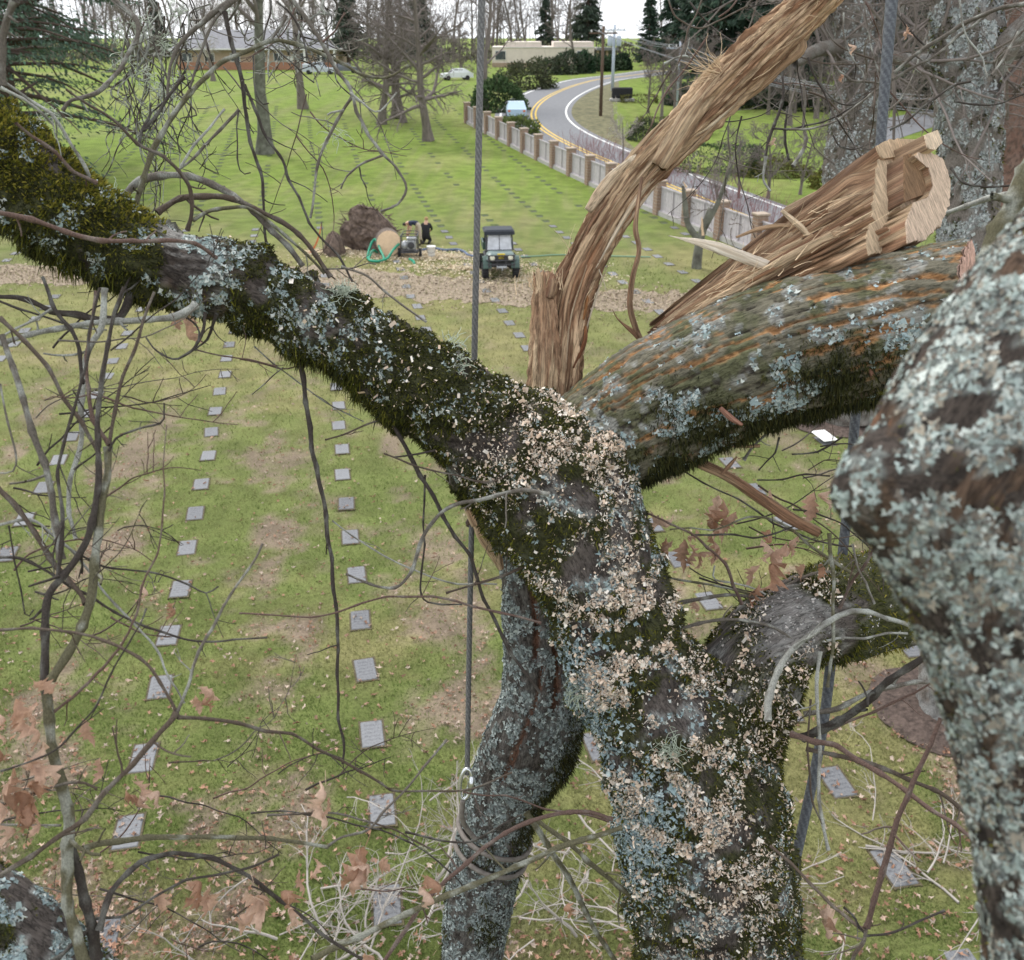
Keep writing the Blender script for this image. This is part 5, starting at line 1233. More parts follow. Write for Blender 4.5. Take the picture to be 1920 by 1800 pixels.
vis = sstep(-.5, .0, (N*nrm(CAM-Bk['V'])).sum(-1))*(~cutm)
mw = vis*(sstep(.52, .60, nn2 + .10*sstep(-.15, -.8, up)) * sstep(.25, -.35, up) + .9*np.exp(-((X-1580)/75)**2-((Y-690)/55)**2) + .5*np.exp(-((X-1255)/30)**2-((Y-775)/60)**2))
p, Nn = pick(r, Bk, mw, 13000); b1 = blades(r, p, Nn, .016, .0034, .7, MOSSD)
p, Nn = pick(r, Bk, vis*sstep(-.5, -.95, up)*sstep(.48, .58, nn1), 2200); b2 = blades(r, p, Nn, .020, .0034, .7, MOSSD)
stuff('moss', [b1, b2], m_moss, limbR, 'dark moss patches under the broken limb')
lw = vis*(sstep(.50, .6, fbm(Bk['V']*10+2, 3, 66))*sstep(.5, .62, nn1)*sstep(.5, -.2, up) + .12*sstep(.58, .64, nn1))
p, Nn = pick(r, Bk, lw, 3600); stuff('lichen', [flakes(r, p, Nn, .0050, LICHB + LICH, .9)], m_lich, limbR, 'blue grey lichen rosettes on the broken limb')
def capfan(G, idx, m, parent, name, label=None, col=(.62, .42, .33), push=.004):
    ring = G['V'][idx]; c = ring.mean(0); T = nrm(G['C'][idx]-G['C'][idx-6] if idx else G['C'][0]-G['C'][6]); V = [c[None] + T*push]; K = len(ring)
    for q in (.3, .6, .85, 1.0): V.append(c + (ring-c)*q + T*push*(.6 if q == 1 else 1) + (fbm(ring*60+q, 2, 7)[:, None]-.5)*T*.012*(q < 1))
    F = [(0, 1+j, 1+(j+1) % K) for j in range(K)]
    for b0 in range(3): F += [(1+b0*K+j, 1+(b0+1)*K+j, 1+(b0+1)*K+(j+1) % K, 1+b0*K+(j+1) % K) for j in range(K)]
    V = np.vstack(V); C = np.array(col)*(.8+.4*fbm(V*60, 3, 8)[:, None]); o = obj(name, V, F, m, parent, cols=C, lc=V-c)
    if label: o['label'] = label
    return o
capfan(Bk, 329, m_end, limbR, 'sawn_end', 'pinkish sawn end of the broken limb', (.66, .42, .34))

# --- torn wood helper: strips with grain
def wood_cols(lc, seed, pale=(.60, .42, .25), dark=(.30, .165, .085), red=(.36, .185, .10)):
    n_ = fbm(lc*np.array([120, 120, 4.5]) + seed, 3, seed); n_b = fbm(lc*np.array([38, 38, 3.]) + seed, 2, seed+4)
    c = np.zeros(lc.shape) + np.asarray(pale); c = mixc(c, dark, sstep(.50, .62, n_)*.9); c = mixc(c, red, sstep(.50, .62, n_b)*.75)
    return c
def torn(name, rows, n, sides, seed, parent, flat=(1, 1), ridge=.35, tone=None, C=None, Rr=None, label=None, rag=0.0, m=None):
    """fibrous strip: deep ridges along the grain"""
    if C is None: C, Rr = px3(rows)
    q = resample(np.c_[C, Rr], n); T, n1_, n2_ = frames(q[:, :3]); a = np.linspace(0, 2*math.pi, sides, endpoint=False)
    s = np.r_[0, np.cumsum(np.linalg.norm(np.diff(q[:, :3], axis=0), axis=1))]; ca, sa = np.cos(a), np.sin(a)
    rr = q[:, 3][:, None]*np.ones((1, sides)); lc = np.stack([rr*ca, rr*sa, s[:, None]*np.ones((1, sides))], 2)
    tw = s[:, None]*1.2
    nz_ = np.stack([np.cos(a[None]+tw)*2.6, np.sin(a[None]+tw)*2.6, np.repeat(s[:, None]*2.2, sides, 1)], 2) + seed*1.7
    h1 = 1-np.abs(fbm(nz_, 3, seed)*2-1); h2 = fbm(nz_*np.array([5.5, 5.5, .9]), 4, seed+2)
    d = rr*(1 + ridge*((h1-.72)*1.7 + (h2-.5)*1.9))
    D = n1_[:, None]*(ca*flat[0])[None, :, None] + n2_[:, None]*(sa*flat[1])[None, :, None]
    V = q[:, :3][:, None] + D*d[..., None]
    if rag:
        V[-1] += T[-1]*(fbm(nz_[-1]*4, 2, 5)[:, None])*rag; V[0] -= T[0]*(fbm(nz_[0]*4, 2, 6)[:, None])*rag
    cl_ = wood_cols(lc, seed, **(tone or {}))
    F = grid_quads(n, sides).tolist() + [list(range(sides-1, -1, -1)), list(range((n-1)*sides, n*sides))]
    o = obj(name, V.reshape(-1, 3), F, m or m_wood, parent, cols=cl_.reshape(-1, 3), lc=lc.reshape(-1, 3))
    if label: o['label'] = label
    return o, V
PALE = dict(pale=(.62, .46, .30), dark=(.32, .20, .12), red=(.44, .28, .17)); BRN = dict(pale=(.42, .28, .175), dark=(.17, .095, .058), red=(.24, .12, .07)); WHT = dict(pale=(.80, .68, .52), dark=(.58, .42, .28), red=(.64, .48, .32))
# standing post and the long torn strip that leans over from it
post, _ = torn('torn_post', [(1018, 800, 2.78, 44), (1022, 740, 2.78, 42), (1024, 680, 2.78, 38), (1024, 610, 2.78, 32), (1022, 560, 2.78, 27), (1020, 532, 2.78, 22)], 70, 80, 71, oak, (.88, .75), .34, dict(pale=(.64, .47, .30), dark=(.27, .155, .09), red=(.42, .25, .15)), rag=.05)
strip_, SV = torn('torn_strip', [(1048, 760, 2.80, 34), (1056, 700, 2.80, 36), (1062, 620, 2.80, 38), (1066, 570, 2.80, 40), (1086, 510, 2.79, 40), (1122, 440, 2.77, 38), (1170, 365, 2.74, 37), (1220, 305, 2.71, 40), (1290, 235, 2.67, 42), (1360, 165, 2.63, 46), (1430, 95, 2.59, 46), (1510, 20, 2.55, 40), (1570, -40, 2.5, 36), (1640, -120, 2.45, 30)], 220, 110, 72, oak, (.84, .64), .38, dict(pale=(.66, .47, .30), dark=(.19, .095, .05), red=(.34, .175, .095)))
tag(strip_, 'long torn strip of heartwood arching to the top of the picture')
torn('splinter', [(1240, 305, 2.66, 16), (1290, 225, 2.63, 19), (1330, 170, 2.61, 16), (1358, 135, 2.60, 14)], 40, 20, 73, strip_, (1, .6), .35, PALE, rag=.02)
torn('splinter', [(1470, 60, 2.58, 10), (1500, 85, 2.58, 12), (1465, 120, 2.6, 11), (1420, 160, 2.62, 11), (1340, 225, 2.66, 9), (1260, 300, 2.69, 5)], 60, 14, 74, strip_, (1, .5), .3, PALE)
torn('splinter', [(1102, 395, 2.73, 7), (1140, 345, 2.72, 13), (1180, 305, 2.70, 9), (1194, 292, 2.69, 4)], 30, 12, 75, strip_, (1, .6), .3, WHT)
torn('bark_curl', [(1040, 520, 2.79, 3), (1055, 495, 2.78, 4), (1085, 455, 2.77, 5), (1110, 400, 2.76, 5), (1125, 380, 2.75, 3)], 24, 8, 76, strip_, (1, .5), .2, BRN)
torn('bark_curl', [(1030, 560, 2.75, 9), (1035, 540, 2.75, 12), (1036, 522, 2.75, 8), (1034, 512, 2.75, 3)], 24, 14, 78, post, (1, .8), .3, BRN)
torn('bark_curl', [(1094, 600, 2.78, 5), (1100, 560, 2.78, 7), (1098, 520, 2.78, 3)], 20, 8, 79, strip_, (1, .5), .3, dict(pale=(.38, .16, .07), dark=(.2, .08, .04), red=(.42, .2, .08)))
torn('bark_curl', [(1075, 690, 2.78, 6), (1096, 640, 2.77, 8), (1098, 612, 2.77, 4)], 20, 8, 80, strip_, (1, .5), .3, dict(pale=(.38, .16, .07), dark=(.2, .08, .04), red=(.42, .2, .08)))
torn('hanging_strip', [(1203, 335, 2.66, 7), (1197, 380, 2.64, 8), (1192, 430, 2.63, 10), (1198, 470, 2.63, 9), (1186, 520, 2.64, 10), (1181, 570, 2.66, 11), (1190, 610, 2.67, 11), (1205, 640, 2.68, 7)], 80, 18, 77, strip_, (1, .45), .3, BRN)
torn('hanging_strip', [(1205, 640, 2.68, 5), (1190, 625, 2.69, 5), (1160, 600, 2.7, 1.5), (1148, 580, 2.7, .8)], 20, 8, 81, oak, (1, .6), .2, BRN)
torn('hanging_strip', [(1123, 505, 2.75, 1.5), (1131, 525, 2.75, 1.6), (1137, 546, 2.75, .8)], 16, 6, 82, strip_, (1, .6), .2, WHT)

# --- wedge of splintered wood above the broken limb
ax0 = P(1215, 628, 2.80); ax1 = P(1700, 372, 2.52); AX = nrm(ax1-ax0)
def onplane(x, y, c, n_):
    d = FW + (x-960)/FPX*RT - (y-900)/FPX*UPV; t = float((c-CAM) @ n_)/float(d @ n_); return CAM + d*t
def poly_resample(Q, K):
    Q = np.vstack([Q, Q[:1]]); s = np.r_[0, np.cumsum(np.linalg.norm(np.diff(Q, axis=0), axis=1))]; u = np.linspace(0, s[-1], K, endpoint=False)
    return np.stack([np.interp(u, s, Q[:, j]) for j in range(3)], 1)
def slab_piece(name, poly, cd_, base, bscale, seed, tone, K=140, m=90, amp=.011, endcol=(.62, .45, .29), parent=None, label=None, endname='sawn_end', curve=(0, 0, 0)):
    cx_, cy_ = np.mean(poly, 0); c = P(cx_, cy_, cd_); nn_ = nrm(AX*.75 + -FW*.62 + RT*.15)
    Q = poly_resample(np.array([onplane(x, y, c, nn_) for x, y in poly]), K); cc = Q.mean(0); b = P(*base)
    t = np.linspace(0, 1, m)
    sc_ = bscale + (1-bscale)*t**.85
    mid = b[None]*(1-t[:, None]) + cc[None]*t[:, None] + np.array(curve)[None]*(t*(1-t)*4)[:, None]
    V = mid[:, None] + (Q-cc)[None]*sc_[:, None, None]
    Ln = np.linalg.norm(cc-b); out_ = nrm(Q-cc)[None]
    jj = np.linspace(0, K, K, endpoint=False)
    co = np.stack([np.repeat(jj[None]*.42, m, 0), np.repeat((t*Ln*3.2)[:, None], K, 1), np.full((m, K), seed*3.1)], 2)
    h = fbm(co, 3, seed)-.5; h2 = 1-np.abs(fbm(co*np.array([2.1, .8, 1]), 3, seed+1)*2-1)-.7
    h3 = fbm(co*np.array([5, .9, 1]), 3, seed+2)-.5
    V = V + out_*((h*3.0 + h2*2.6 + h3*3.2)*amp*(.5+1.2*sc_[:, None])*(1-.8*sstep(.88, 1, t))[:, None])[..., None]
    lc = np.stack([(Q-cc)[:, 0][None]*np.ones((m, 1)), (Q-cc)[:, 2][None]*np.ones((m, 1)), np.repeat((t*Ln)[:, None], K, 1)], 2)
    lc[..., 0] += jj[None]*.012
    o = obj(name, V.reshape(-1, 3), grid_quads(m, K), m_wood, parent or limbR, cols=wood_cols(lc, seed, **tone).reshape(-1, 3), lc=lc.reshape(-1, 3))
    if label: o['label'] = label
    # sawn end: the outline as one face, a little behind it a rough bevel
    ring = V[-1]; c2 = ring.mean(0); W_ = np.vstack([ring, ring + nn_*.003 + (c2-ring)*.012])
    F = [(j, (j+1) % K, K+(j+1) % K, K+j) for j in range(K)] + [tuple(range(K, 2*K))]
    if nn_ @ AX < 0: F = [f[::-1] for f in F]
    cc_ = np.array(endcol)*(.85+.3*fbm(W_*np.array([60, 60, 140]), 3, seed+3)[:, None])
    e1 = nrm(np.cross(nn_, [0, 0, 1.])); e2 = np.cross(nn_, e1); lw_ = W_-c2
    obj(endname, W_, F, m_end, o, cols=np.clip(cc_, 0, 1), lc=np.stack([lw_ @ e1, lw_ @ nn_, lw_ @ e2], 1), smooth=False)
    return o
slab_piece('torn_slab', [(1712, 292), (1742, 285), (1768, 300), (1781, 340), (1777, 385), (1760, 425), (1730, 452), (1700, 456), (1698, 415), (1712, 380), (1736, 372), (1748, 350), (1740, 318)], 2.545, (1330, 575, 2.78), .22, 91, dict(pale=(.60, .42, .26), dark=(.34, .19, .10), red=(.40, .21, .12)), endcol=(.62, .47, .35), label='rounded outer slab of the torn wedge with pale sawn end')
slab_piece('torn_slab', [(1646, 297), (1692, 300), (1696, 340), (1688, 372), (1700, 400), (1694, 440), (1672, 468), (1628, 478), (1622, 450), (1632, 410), (1640, 350)], 2.52, (1250, 612, 2.74), .18, 92, dict(pale=(.58, .40, .25), dark=(.30, .17, .09), red=(.38, .21, .12)), amp=.013, endcol=(.56, .42, .28), label='front slab of the torn wedge with rough sawn end')
slab_piece('torn_slab', [(1732, 254), (1756, 244), (1766, 268), (1752, 282), (1738, 280)], 2.60, (1480, 398, 2.74), .7, 93, PALE, K=24, amp=.003, endcol=(.74, .58, .42), label='narrow top slab of the torn wedge')
slab_piece('torn_slab', [(1694, 292), (1732, 282), (1750, 320), (1744, 360), (1694, 380)], 2.585, (1300, 560, 2.86), .2, 94, BRN, K=30, amp=.006, endcol=(.24, .145, .08), label='dark hollow heart of the torn wedge', endname='hollow_heart')
slab_piece('torn_slab', [(1640, 275), (1668, 262), (1720, 262), (1712, 292), (1652, 298)], 2.62, (1225, 608, 2.84), .15, 95, dict(pale=(.50, .33, .20), dark=(.20, .11, .065), red=(.30, .16, .09)), K=40, amp=.009, endcol=(.58, .42, .27), label='upper brown slab of the torn wedge')
slab_piece('torn_slab', [(1560, 478), (1620, 470), (1650, 482), (1630, 500), (1570, 505)], 2.56, (1240, 625, 2.74), .5, 96, PALE, K=30, amp=.006, endcol=(.66, .50, .34), label='lowest pale slab along the bark edge')
slab_piece('torn_slab', [(1688, 376), (1740, 364), (1750, 396), (1732, 440), (1702, 454), (1690, 440)], 2.545, (1300, 590, 2.76), .2, 97, PALE, K=40, amp=.006, endcol=(.58, .44, .31), label='middle slab of the torn wedge under the hollow heart')
# single splinters over the wedge
r = np.random.default_rng(131)
for i in range(170):
    t0 = r.uniform(.0, .45); t1 = min(.97, t0 + r.uniform(.3, .6)); v = r.uniform(-.55, 1.15); wd_ = lambda t: 14 + 118*t
    def pt(t, dv=0.0):
        x = 1215 + (1660-1215)*t; y = 632 + (385-632)*t - (v+dv-.35)*wd_(t)*.62; x += -(v-.35)*wd_(t)*.30
        return x, y, 2.765 - .275*t - .085*(1-abs(v-.3)*.8) - .02*r.uniform(0, 1)
    dv = r.normal(0, .035); a_ = pt(t0); b_1 = pt((t0+t1)/2, dv*.5); c_ = pt(t1, dv)
    w_ = r.uniform(3, 7) if i % 3 else r.uniform(7, 12); tn = [PALE, BRN, PALE, dict(pale=(.52, .35, .21), dark=(.26, .14, .08), red=(.34, .18, .10))][r.choice(4, p=[.32, .26, .10, .32])]
    torn('splinter', [(*a_, w_*.25), (*b_1, w_), (*c_, w_*r.uniform(.2, .9))], 16, 8, 200+i, limbR, (1, .5), .3, tn, rag=.008)
torn('splinter', [(1268, 445, 2.45, .6), (1300, 452, 2.46, 5), (1345, 464, 2.48, 8.5), (1410, 488, 2.52, 9.5), (1470, 510, 2.55, 8)], 50, 36, 310, limbR, (1, .22), .35, dict(pale=(.80, .73, .63), dark=(.56, .46, .36), red=(.68, .58, .47)), rag=.03, m=mat_col('pale_splinter', .8, .25, 210, .5, 300, stretch=(1, 1, .03)), label='white splinter sticking out to the left over the torn wedge')
torn('splinter', [(1465, 395, 2.52, 3), (1500, 425, 2.50, 6), (1530, 450, 2.50, 4), (1590, 466, 2.5, 1.5)], 30, 8, 311, limbR, (1, .5), .3, WHT)
torn('splinter', [(1380, 445, 2.56, 2), (1430, 428, 2.55, 4), (1480, 425, 2.54, 4), (1530, 452, 2.53, 1.5)], 30, 8, 312, limbR, (1, .5), .3, PALE)
torn('splinter', [(1292, 860, 2.66, 9), (1360, 891, 2.66, 9), (1418, 928, 2.66, 10), (1475, 967, 2.66, 11), (1526, 994, 2.66, 9)], 60, 18, 313, limbR, (1, .6), .25, BRN, rag=.03, label='long brown splinter hanging under the broken limb')
torn('splinter', [(1372, 836, 2.66, 3), (1400, 837, 2.66, 3.5), (1425, 836, 2.66, 3.5)], 14, 8, 314, limbR, (1, .6), .2, BRN)
torn('splinter', [(1352, 890, 2.62, 3), (1368, 872, 2.62, 4), (1382, 856, 2.62, 1.5)], 14, 8, 315, limbR, (1, .6), .2, BRN)
for rr_ in ([(1608, 640, 2.37, 4), (1622, 668, 2.37, 5), (1636, 705, 2.37, 4)], [(1350, 765, 2.45, 4), (1372, 785, 2.45, 5), (1392, 797, 2.45, 3)]):
    torn('bark_curl', rr_, 16, 10, 316, limbR, (1, .5), .3, dict(pale=(.30, .15, .11), dark=(.18, .08, .06), red=(.33, .17, .12)))
# long slivers lifting off the torn strip
for i in range(46):
    i0 = int(r.integers(4, 150)); i1 = min(216, i0 + int(r.integers(24, 70))); j0 = int(r.integers(0, 110)); im = (i0+i1)//2; cen = SV.mean(1)
    lift_ = r.uniform(.98, 1.10); q_ = np.array([cen[k_] + (SV[k_, j0]-cen[k_])*l_ for k_, l_ in ((i0, .96), (im, 1.02), (i1, lift_))])
    torn('splinter', None, 14, 8, 500+i, strip_, (1, .45), .3, [PALE, BRN, WHT, PALE][i % 4], C=q_, Rr=np.array([.001, r.uniform(.003, .008), r.uniform(.0008, .003)]), rag=.01)
# fine loose fibres
nf = 70; t0 = r.uniform(.02, .9, nf); v = r.uniform(-.3, 1.2, nf); P0 = np.array([P(1215 + 445*a_ - (b_1-.35)*(14+118*a_)*.3, 632 - 247*a_ - (b_1-.35)*(14+118*a_)*.62, 2.70-.275*a_-.06) for a_, b_1 in zip(t0, v)])
c, rd = grow(r, P0, AX + r.normal(0, .28, (nf, 3)), r.uniform(.02, .11, nf), r.uniform(.0006, .0016, nf), 6, .12, 0, .3); f1 = tubes_batch(c, rd, 3)
i_ = r.integers(0, 205, 160); j_ = r.integers(0, 110, 160); P1 = SV[i_, j_]; D1 = SV[i_+6, j_] - SV[i_, j_]
c, rd = grow(r, P1, nrm(D1) + r.normal(0, .22, (160, 3)), r.uniform(.02, .09, 160), r.uniform(.0006, .0013, 160), 6, .15, 0, .3); f2 = tubes_batch(c, rd, 3)
P2 = P(1352, 140, 2.6) + r.normal(0, .006, (40, 3)); c, rd = grow(r, P2, np.array([-.9, 0, .25]) + r.normal(0, .35, (40, 3)), r.uniform(.04, .13, 40), np.full(40, .0011), 8, .16, -.2, .4); f3 = tubes_batch(c, rd, 3)
P3 = P(1024, 540, 2.77) + r.normal(0, 1, (60, 3))*[.03, .015, .006]; c, rd = grow(r, P3, np.array([0, 0, 1.]) + r.normal(0, .3, (60, 3)), r.uniform(.02, .06, 60), np.full(60, .0016), 5, .1, 0, .3); f4 = tubes_batch(c, rd, 3)
V, F, _ = join([f1, f2, f3, f4]); o = obj('wood_fibres', V, F, mat('loose_fibre', (.66, .50, .33), .8, .25, 30), limbR); tag(o, 'fine loose wood fibres on the torn wood', kind='stuff')
r = np.random.default_rng(151)
# --- cracked back stem
rows = [(985, 830, 3.05, 40), (985, 930, 3.08, 48), (992, 1050, 3.12, 54), (1005, 1150, 3.16, 60), (1018, 1280, 3.2, 72), (1000, 1380, 3.25, 84), (950, 1480, 3.32, 70), (918, 1600, 3.4, 63), (898, 1700, 3.46, 60), (884, 1800, 3.5, 54), (874, 1960, 3.55, 56)]
S = limb_grid(rows, 300, 90, 23, lump=.10, ridge=.004, fine=.003)
N = S['N']; px, dz = project(S['V']); X, Y = px[..., 0], px[..., 1]
front = (N*nrm(CAM-S['V'])).sum(-1)
def polydist(X, Y, pl_):
    best = np.full(X.shape, 1e9)
    for (x0, y0), (x1, y1) in zip(pl_[:-1], pl_[1:]):
        t = np.clip(((X-x0)*(x1-x0)+(Y-y0)*(y1-y0))/((x1-x0)**2+(y1-y0)**2), 0, 1); best = np.minimum(best, np.hypot(X-x0-t*(x1-x0), Y-y0-t*(y1-y0)))
    return best
crk = np.zeros(X.shape)
for pl_, w_ in (([(990, 1065), (998, 1110), (1006, 1180), (1003, 1235)], 6), ([(1040, 1205), (1048, 1240), (1046, 1300), (1040, 1330)], 6), ([(1018, 1248), (1012, 1290), (1000, 1330), (985, 1365), (970, 1400), (950, 1450), (940, 1465)], 4)):
    crk = np.maximum(crk, (1-sstep(w_*.6, w_*1.5, polydist(X, Y, pl_)))*(front > 0))
S['V'] = S['V'] - S['D']*(crk*.02)[..., None]
k1 = fbm(S['V']*30, 3, 81); k2 = fbm(S['V']*12, 3, 82)
cols = np.zeros(S['V'].shape) + np.array([.125, .115, .105]); cols = mixc(cols, (.26, .275, .265), sstep(.46, .58, k1)*.8); cols = mixc(cols, BKD, sstep(.52, .62, fbm(S['V']*45, 2, 83))*.7); cols = mixc(cols, (.20, .105, .07), crk)
stem = put('stem', S, cols, m_bark, oak); tag(stem, 'grey lichened stem with brown cracks behind the trunk')
vis = sstep(-.4, .1, front)*(1-crk)
p, Nn = pick(r, S, vis*sstep(.38, .55, k1), 11500); a1 = flakes(r, p, Nn, .0056, [(.30, .345, .34), (.22, .255, .25), (.38, .42, .40), (.16, .18, .17)], 1.1)
stuff('lichen', [a1], m_lich, stem, 'dense grey lichen crust on the cracked stem')
mw = vis*sstep(.2, .8, N[..., 0])*np.exp(-((Y-1480)/110)**2) + .5*vis*sstep(.55, .65, k2)*sstep(1550, 1650, Y)
p, Nn = pick(r, S, mw, 4500); stuff('moss', [blades(r, p, Nn, .018, .0038, .6, MOSSD)], m_moss, stem, 'dark moss in the crook of the cracked stem')
torn('splinter', [(835, 860, 3.0, 5), (862, 905, 3.0, 9), (880, 945, 3.0, 12), (895, 985, 3.0, 10)], 40, 14, 401, stem, (1, .6), .3, PALE, label='pale splinter torn loose left of the trunk')
torn('splinter', [(893, 975, 3.0, 10), (908, 1000, 3.0, 14), (925, 1030, 3.02, 13), (940, 1068, 3.04, 5)], 40, 14, 402, stem, (1, .6), .3, PALE)
kn, _ = torn('knot', [(874, 984, 3.02, 3), (884, 980, 3.02, 8), (895, 975, 3.02, 10), (910, 970, 3.02, 10), (935, 962, 3.03, 8)], 30, 40, 403, stem, (1, .9), .9, dict(pale=(.13, .095, .075), dark=(.06, .045, .04), red=(.15, .08, .05)))
# --- mossy side limb on the right
rows = [(1300, 1520, 2.82, 90), (1350, 1420, 2.76, 100), (1392, 1310, 2.74, 98), (1425, 1225, 2.76, 92), (1490, 1172, 2.82, 84), (1590, 1140, 2.95, 92), (1700, 1112, 3.05, 92), (1820, 1090, 3.15, 88), (2000, 1050, 3.3, 80), (2350, 940, 3.7, 64), (2900, 700, 4.4, 40)]
Z = limb_grid(rows, 260, 90, 33, lump=.10)
N = Z['N']; px, dz = project(Z['V']); X, Y = px[..., 0], px[..., 1]; front = (N*nrm(CAM-Z['V'])).sum(-1); vis = sstep(-.5, 0, front); up = N[..., 2]
k1 = fbm(Z['V']*12, 4, 91); k2 = fbm(Z['V']*26, 3, 92); Lx = project(Z['C'])[0][:, 0][:, None]*np.ones((1, 90))
crust = np.exp(-((Lx-1452)/32)**2)*sstep(.5, .85, (N*nrm(np.array([0, -.6, .8]))).sum(-1))
moss = sstep(.40, .52, k1 + .15*sstep(1500, 1560, Lx))*(1-.9*crust)
cols = np.zeros(Z['V'].shape) + BK; cols = mixc(cols, GRY, sstep(.48, .6, k2)*.7); cols = mixc(cols, (.30, .285, .27), crust*.6); cols = mixc(cols, (.055, .060, .014), moss*.85)
side = put('limb', Z, cols, m_bark, oak); tag(side, 'short mossy limb curving right from the main trunk')
p, Nn = pick(r, Z, moss*vis*sstep(1500, 1560, Lx), 12000); a1 = blades(r, p, Nn, .017, .0040, .2, MOSS + MOSSY)
p, Nn = pick(r, Z, moss*vis*(1-sstep(1500, 1560, Lx)), 13000); a2 = blades(r, p, Nn, .016, .0036, .4, MOSSD + MOSS)
stuff('moss', [a1, a2], m_moss, side, 'yellow green moss coat on the short right limb')
p, Nn = pick(r, Z, vis*(sstep(.5, .6, k2) + crust), 4200); stuff('lichen', [flakes(r, p, Nn, .0030, [(.46, .44, .42), (.34, .34, .33), (.54, .50, .47), (.20, .19, .17)], .3)], m_lich, side, 'grey lichen crust on the short right limb')
face = (N*nrm(np.array([-.15, -.75, .65]))).sum(-1)
p, Nn = pick(r, Z, vis*sstep(.1, .6, face)*sstep(.40, .55, k1)*(1-sstep(1480, 1560, Lx)), 3200); SAWPARTS.append(shavings(r, p, Nn, .007, SAW))
V, F, C = join(SAWPARTS); o = obj('sawdust', V, F, m_saw, cols=C, smooth=False); tag(o, 'pale sawdust and shavings caught on the mossy trunk and fork', kind='stuff')

# --- near, out of focus stem on the right
rows = [(2010, 2250, 1.10, 120), (1985, 1900, 1.06, 126), (1970, 1750, 1.04, 122), (1950, 1545, 1.02, 122), (1922, 1360, 1.01, 130), (1876, 1168, 1.0, 148), (1836, 1030, .99, 172), (1806, 925, .985, 186), (1848, 805, .985, 190), (1928, 690, .99, 190), (2012, 584, 1.0, 188), (2105, 475, 1.01, 180), (2280, 270, 1.04, 165), (2700, -200, 1.15, 150)]
Q = limb_grid(rows, 240, 90, 43, lump=.09, ridge=.006, fine=.003)
N = Q['N']; px, dz = project(Q['V']); X, Y = px[..., 0], px[..., 1]; front = (N*nrm(CAM-Q['V'])).sum(-1)
k1 = fbm(Q['V']*34, 4, 95); k2 = fbm(Q['V']*60, 3, 96); rim = sstep(.45, .1, front)*(front > -.1)
cols = np.zeros(Q['V'].shape) + np.array([.085, .068, .058]); cols = mixc(cols, (.155, .095, .060), sstep(.5, .62, fbm(Q['V']*22, 3, 97))*.7)
cols = mixc(cols, (.33, .37, .355), sstep(.46, .56, k1)*.85); cols = mixc(cols, (.045, .038, .034), sstep(.54, .62, k2)*.7)
cols = mixc(cols, (.42, .19, .10), rim*np.exp(-((Y-800)/140)**2)*(X < 1800)*sstep(.45, .55, fbm(Q['V']*25, 2, 98)))
KQ = limb_grid([(1830, 905, .985, 176), (1720, 912, .978, 150), (1650, 917, .973, 112), (1600, 920, .97, 70), (1572, 921, .968, 34), (1562, 921, .967, 6)], 60, 60, 44, lump=.14, ridge=.003, fine=.003)
near = put('near_stem', Q, cols, m_bark, oak); tag(near, 'blurred lichen covered stem closest to the viewer at right')
vis = sstep(-.3, .1, front)*(X < 2050)
p, Nn = pick(r, Q, vis*sstep(.42, .54, k1), 9500); a1 = flakes(r, p, Nn, .0038, [(.36, .42, .40), (.27, .32, .30), (.46, .50, .47), (.20, .22, .20), (.30, .27, .22), (.15, .13, .11)], .6)
kk1 = fbm(KQ['V']*34, 4, 95); kc = np.zeros(KQ['V'].shape) + np.array([.085, .068, .058]); kc = mixc(kc, (.30, .33, .31), sstep(.47, .57, kk1)*.8); kc = mixc(kc, (.16, .10, .06), sstep(.5, .6, fbm(KQ['V']*24, 3, 97))*.6)
put('branch_collar', KQ, kc, m_bark, oak)
p, Nn = pick(r, KQ, sstep(.46, .56, kk1), 1300); a2k = flakes(r, p, Nn, .0045, [(.36, .42, .40), (.27, .32, .30), (.46, .50, .47), (.15, .13, .11)], .6)
stuff('lichen', [a1, a2k], m_lich, near, 'pale grey green lichen on the near blurred stem')
p, Nn = pick(r, Q, vis*np.exp(-((X-1690)/30)**2-((Y-1170)/40)**2) + vis*sstep(.6, .7, k2)*.3, 700); stuff('moss', [blades(r, p, Nn, .006, .0016, .2, MOSSY + MOSS)], m_moss, near, 'small moss tufts on the near blurred stem')
# --- mossy limb stub in the lower left corner
rows = [(-120, 1650, 1.9, 80), (0, 1722, 1.9, 74), (90, 1795, 1.92, 72), (180, 1880, 1.95, 72), (330, 2030, 2.1, 80)]
W = limb_grid(rows, 120, 70, 53, lump=.12)
N = W['N']; front = (N*nrm(CAM-W['V'])).sum(-1); vis = sstep(-.4, 0, front); k1 = fbm(W['V']*14, 4, 55); k2 = fbm(W['V']*30, 3, 56)
cols = np.zeros(W['V'].shape) + BK; cols = mixc(cols, GRY, sstep(.45, .58, k2)*.8); cols = mixc(cols, (.045, .05, .014), sstep(.5, .6, k1)*.8)
stub = put('limb', W, cols, m_bark, oak); tag(stub, 'lichened limb in the lower left corner')
p, Nn = pick(r, W, vis*sstep(.46, .58, k1), 7000); stuff('moss', [blades(r, p, Nn, .013, .003, .3, MOSSD + MOSS)], m_moss, stub, 'moss on the lower left limb')
p, Nn = pick(r, W, vis*sstep(.48, .58, k2), 4000); stuff('lichen', [flakes(r, p, Nn, .0048, LICHB + LICH, 1.0)], m_lich, stub, 'lichen on the lower left limb')
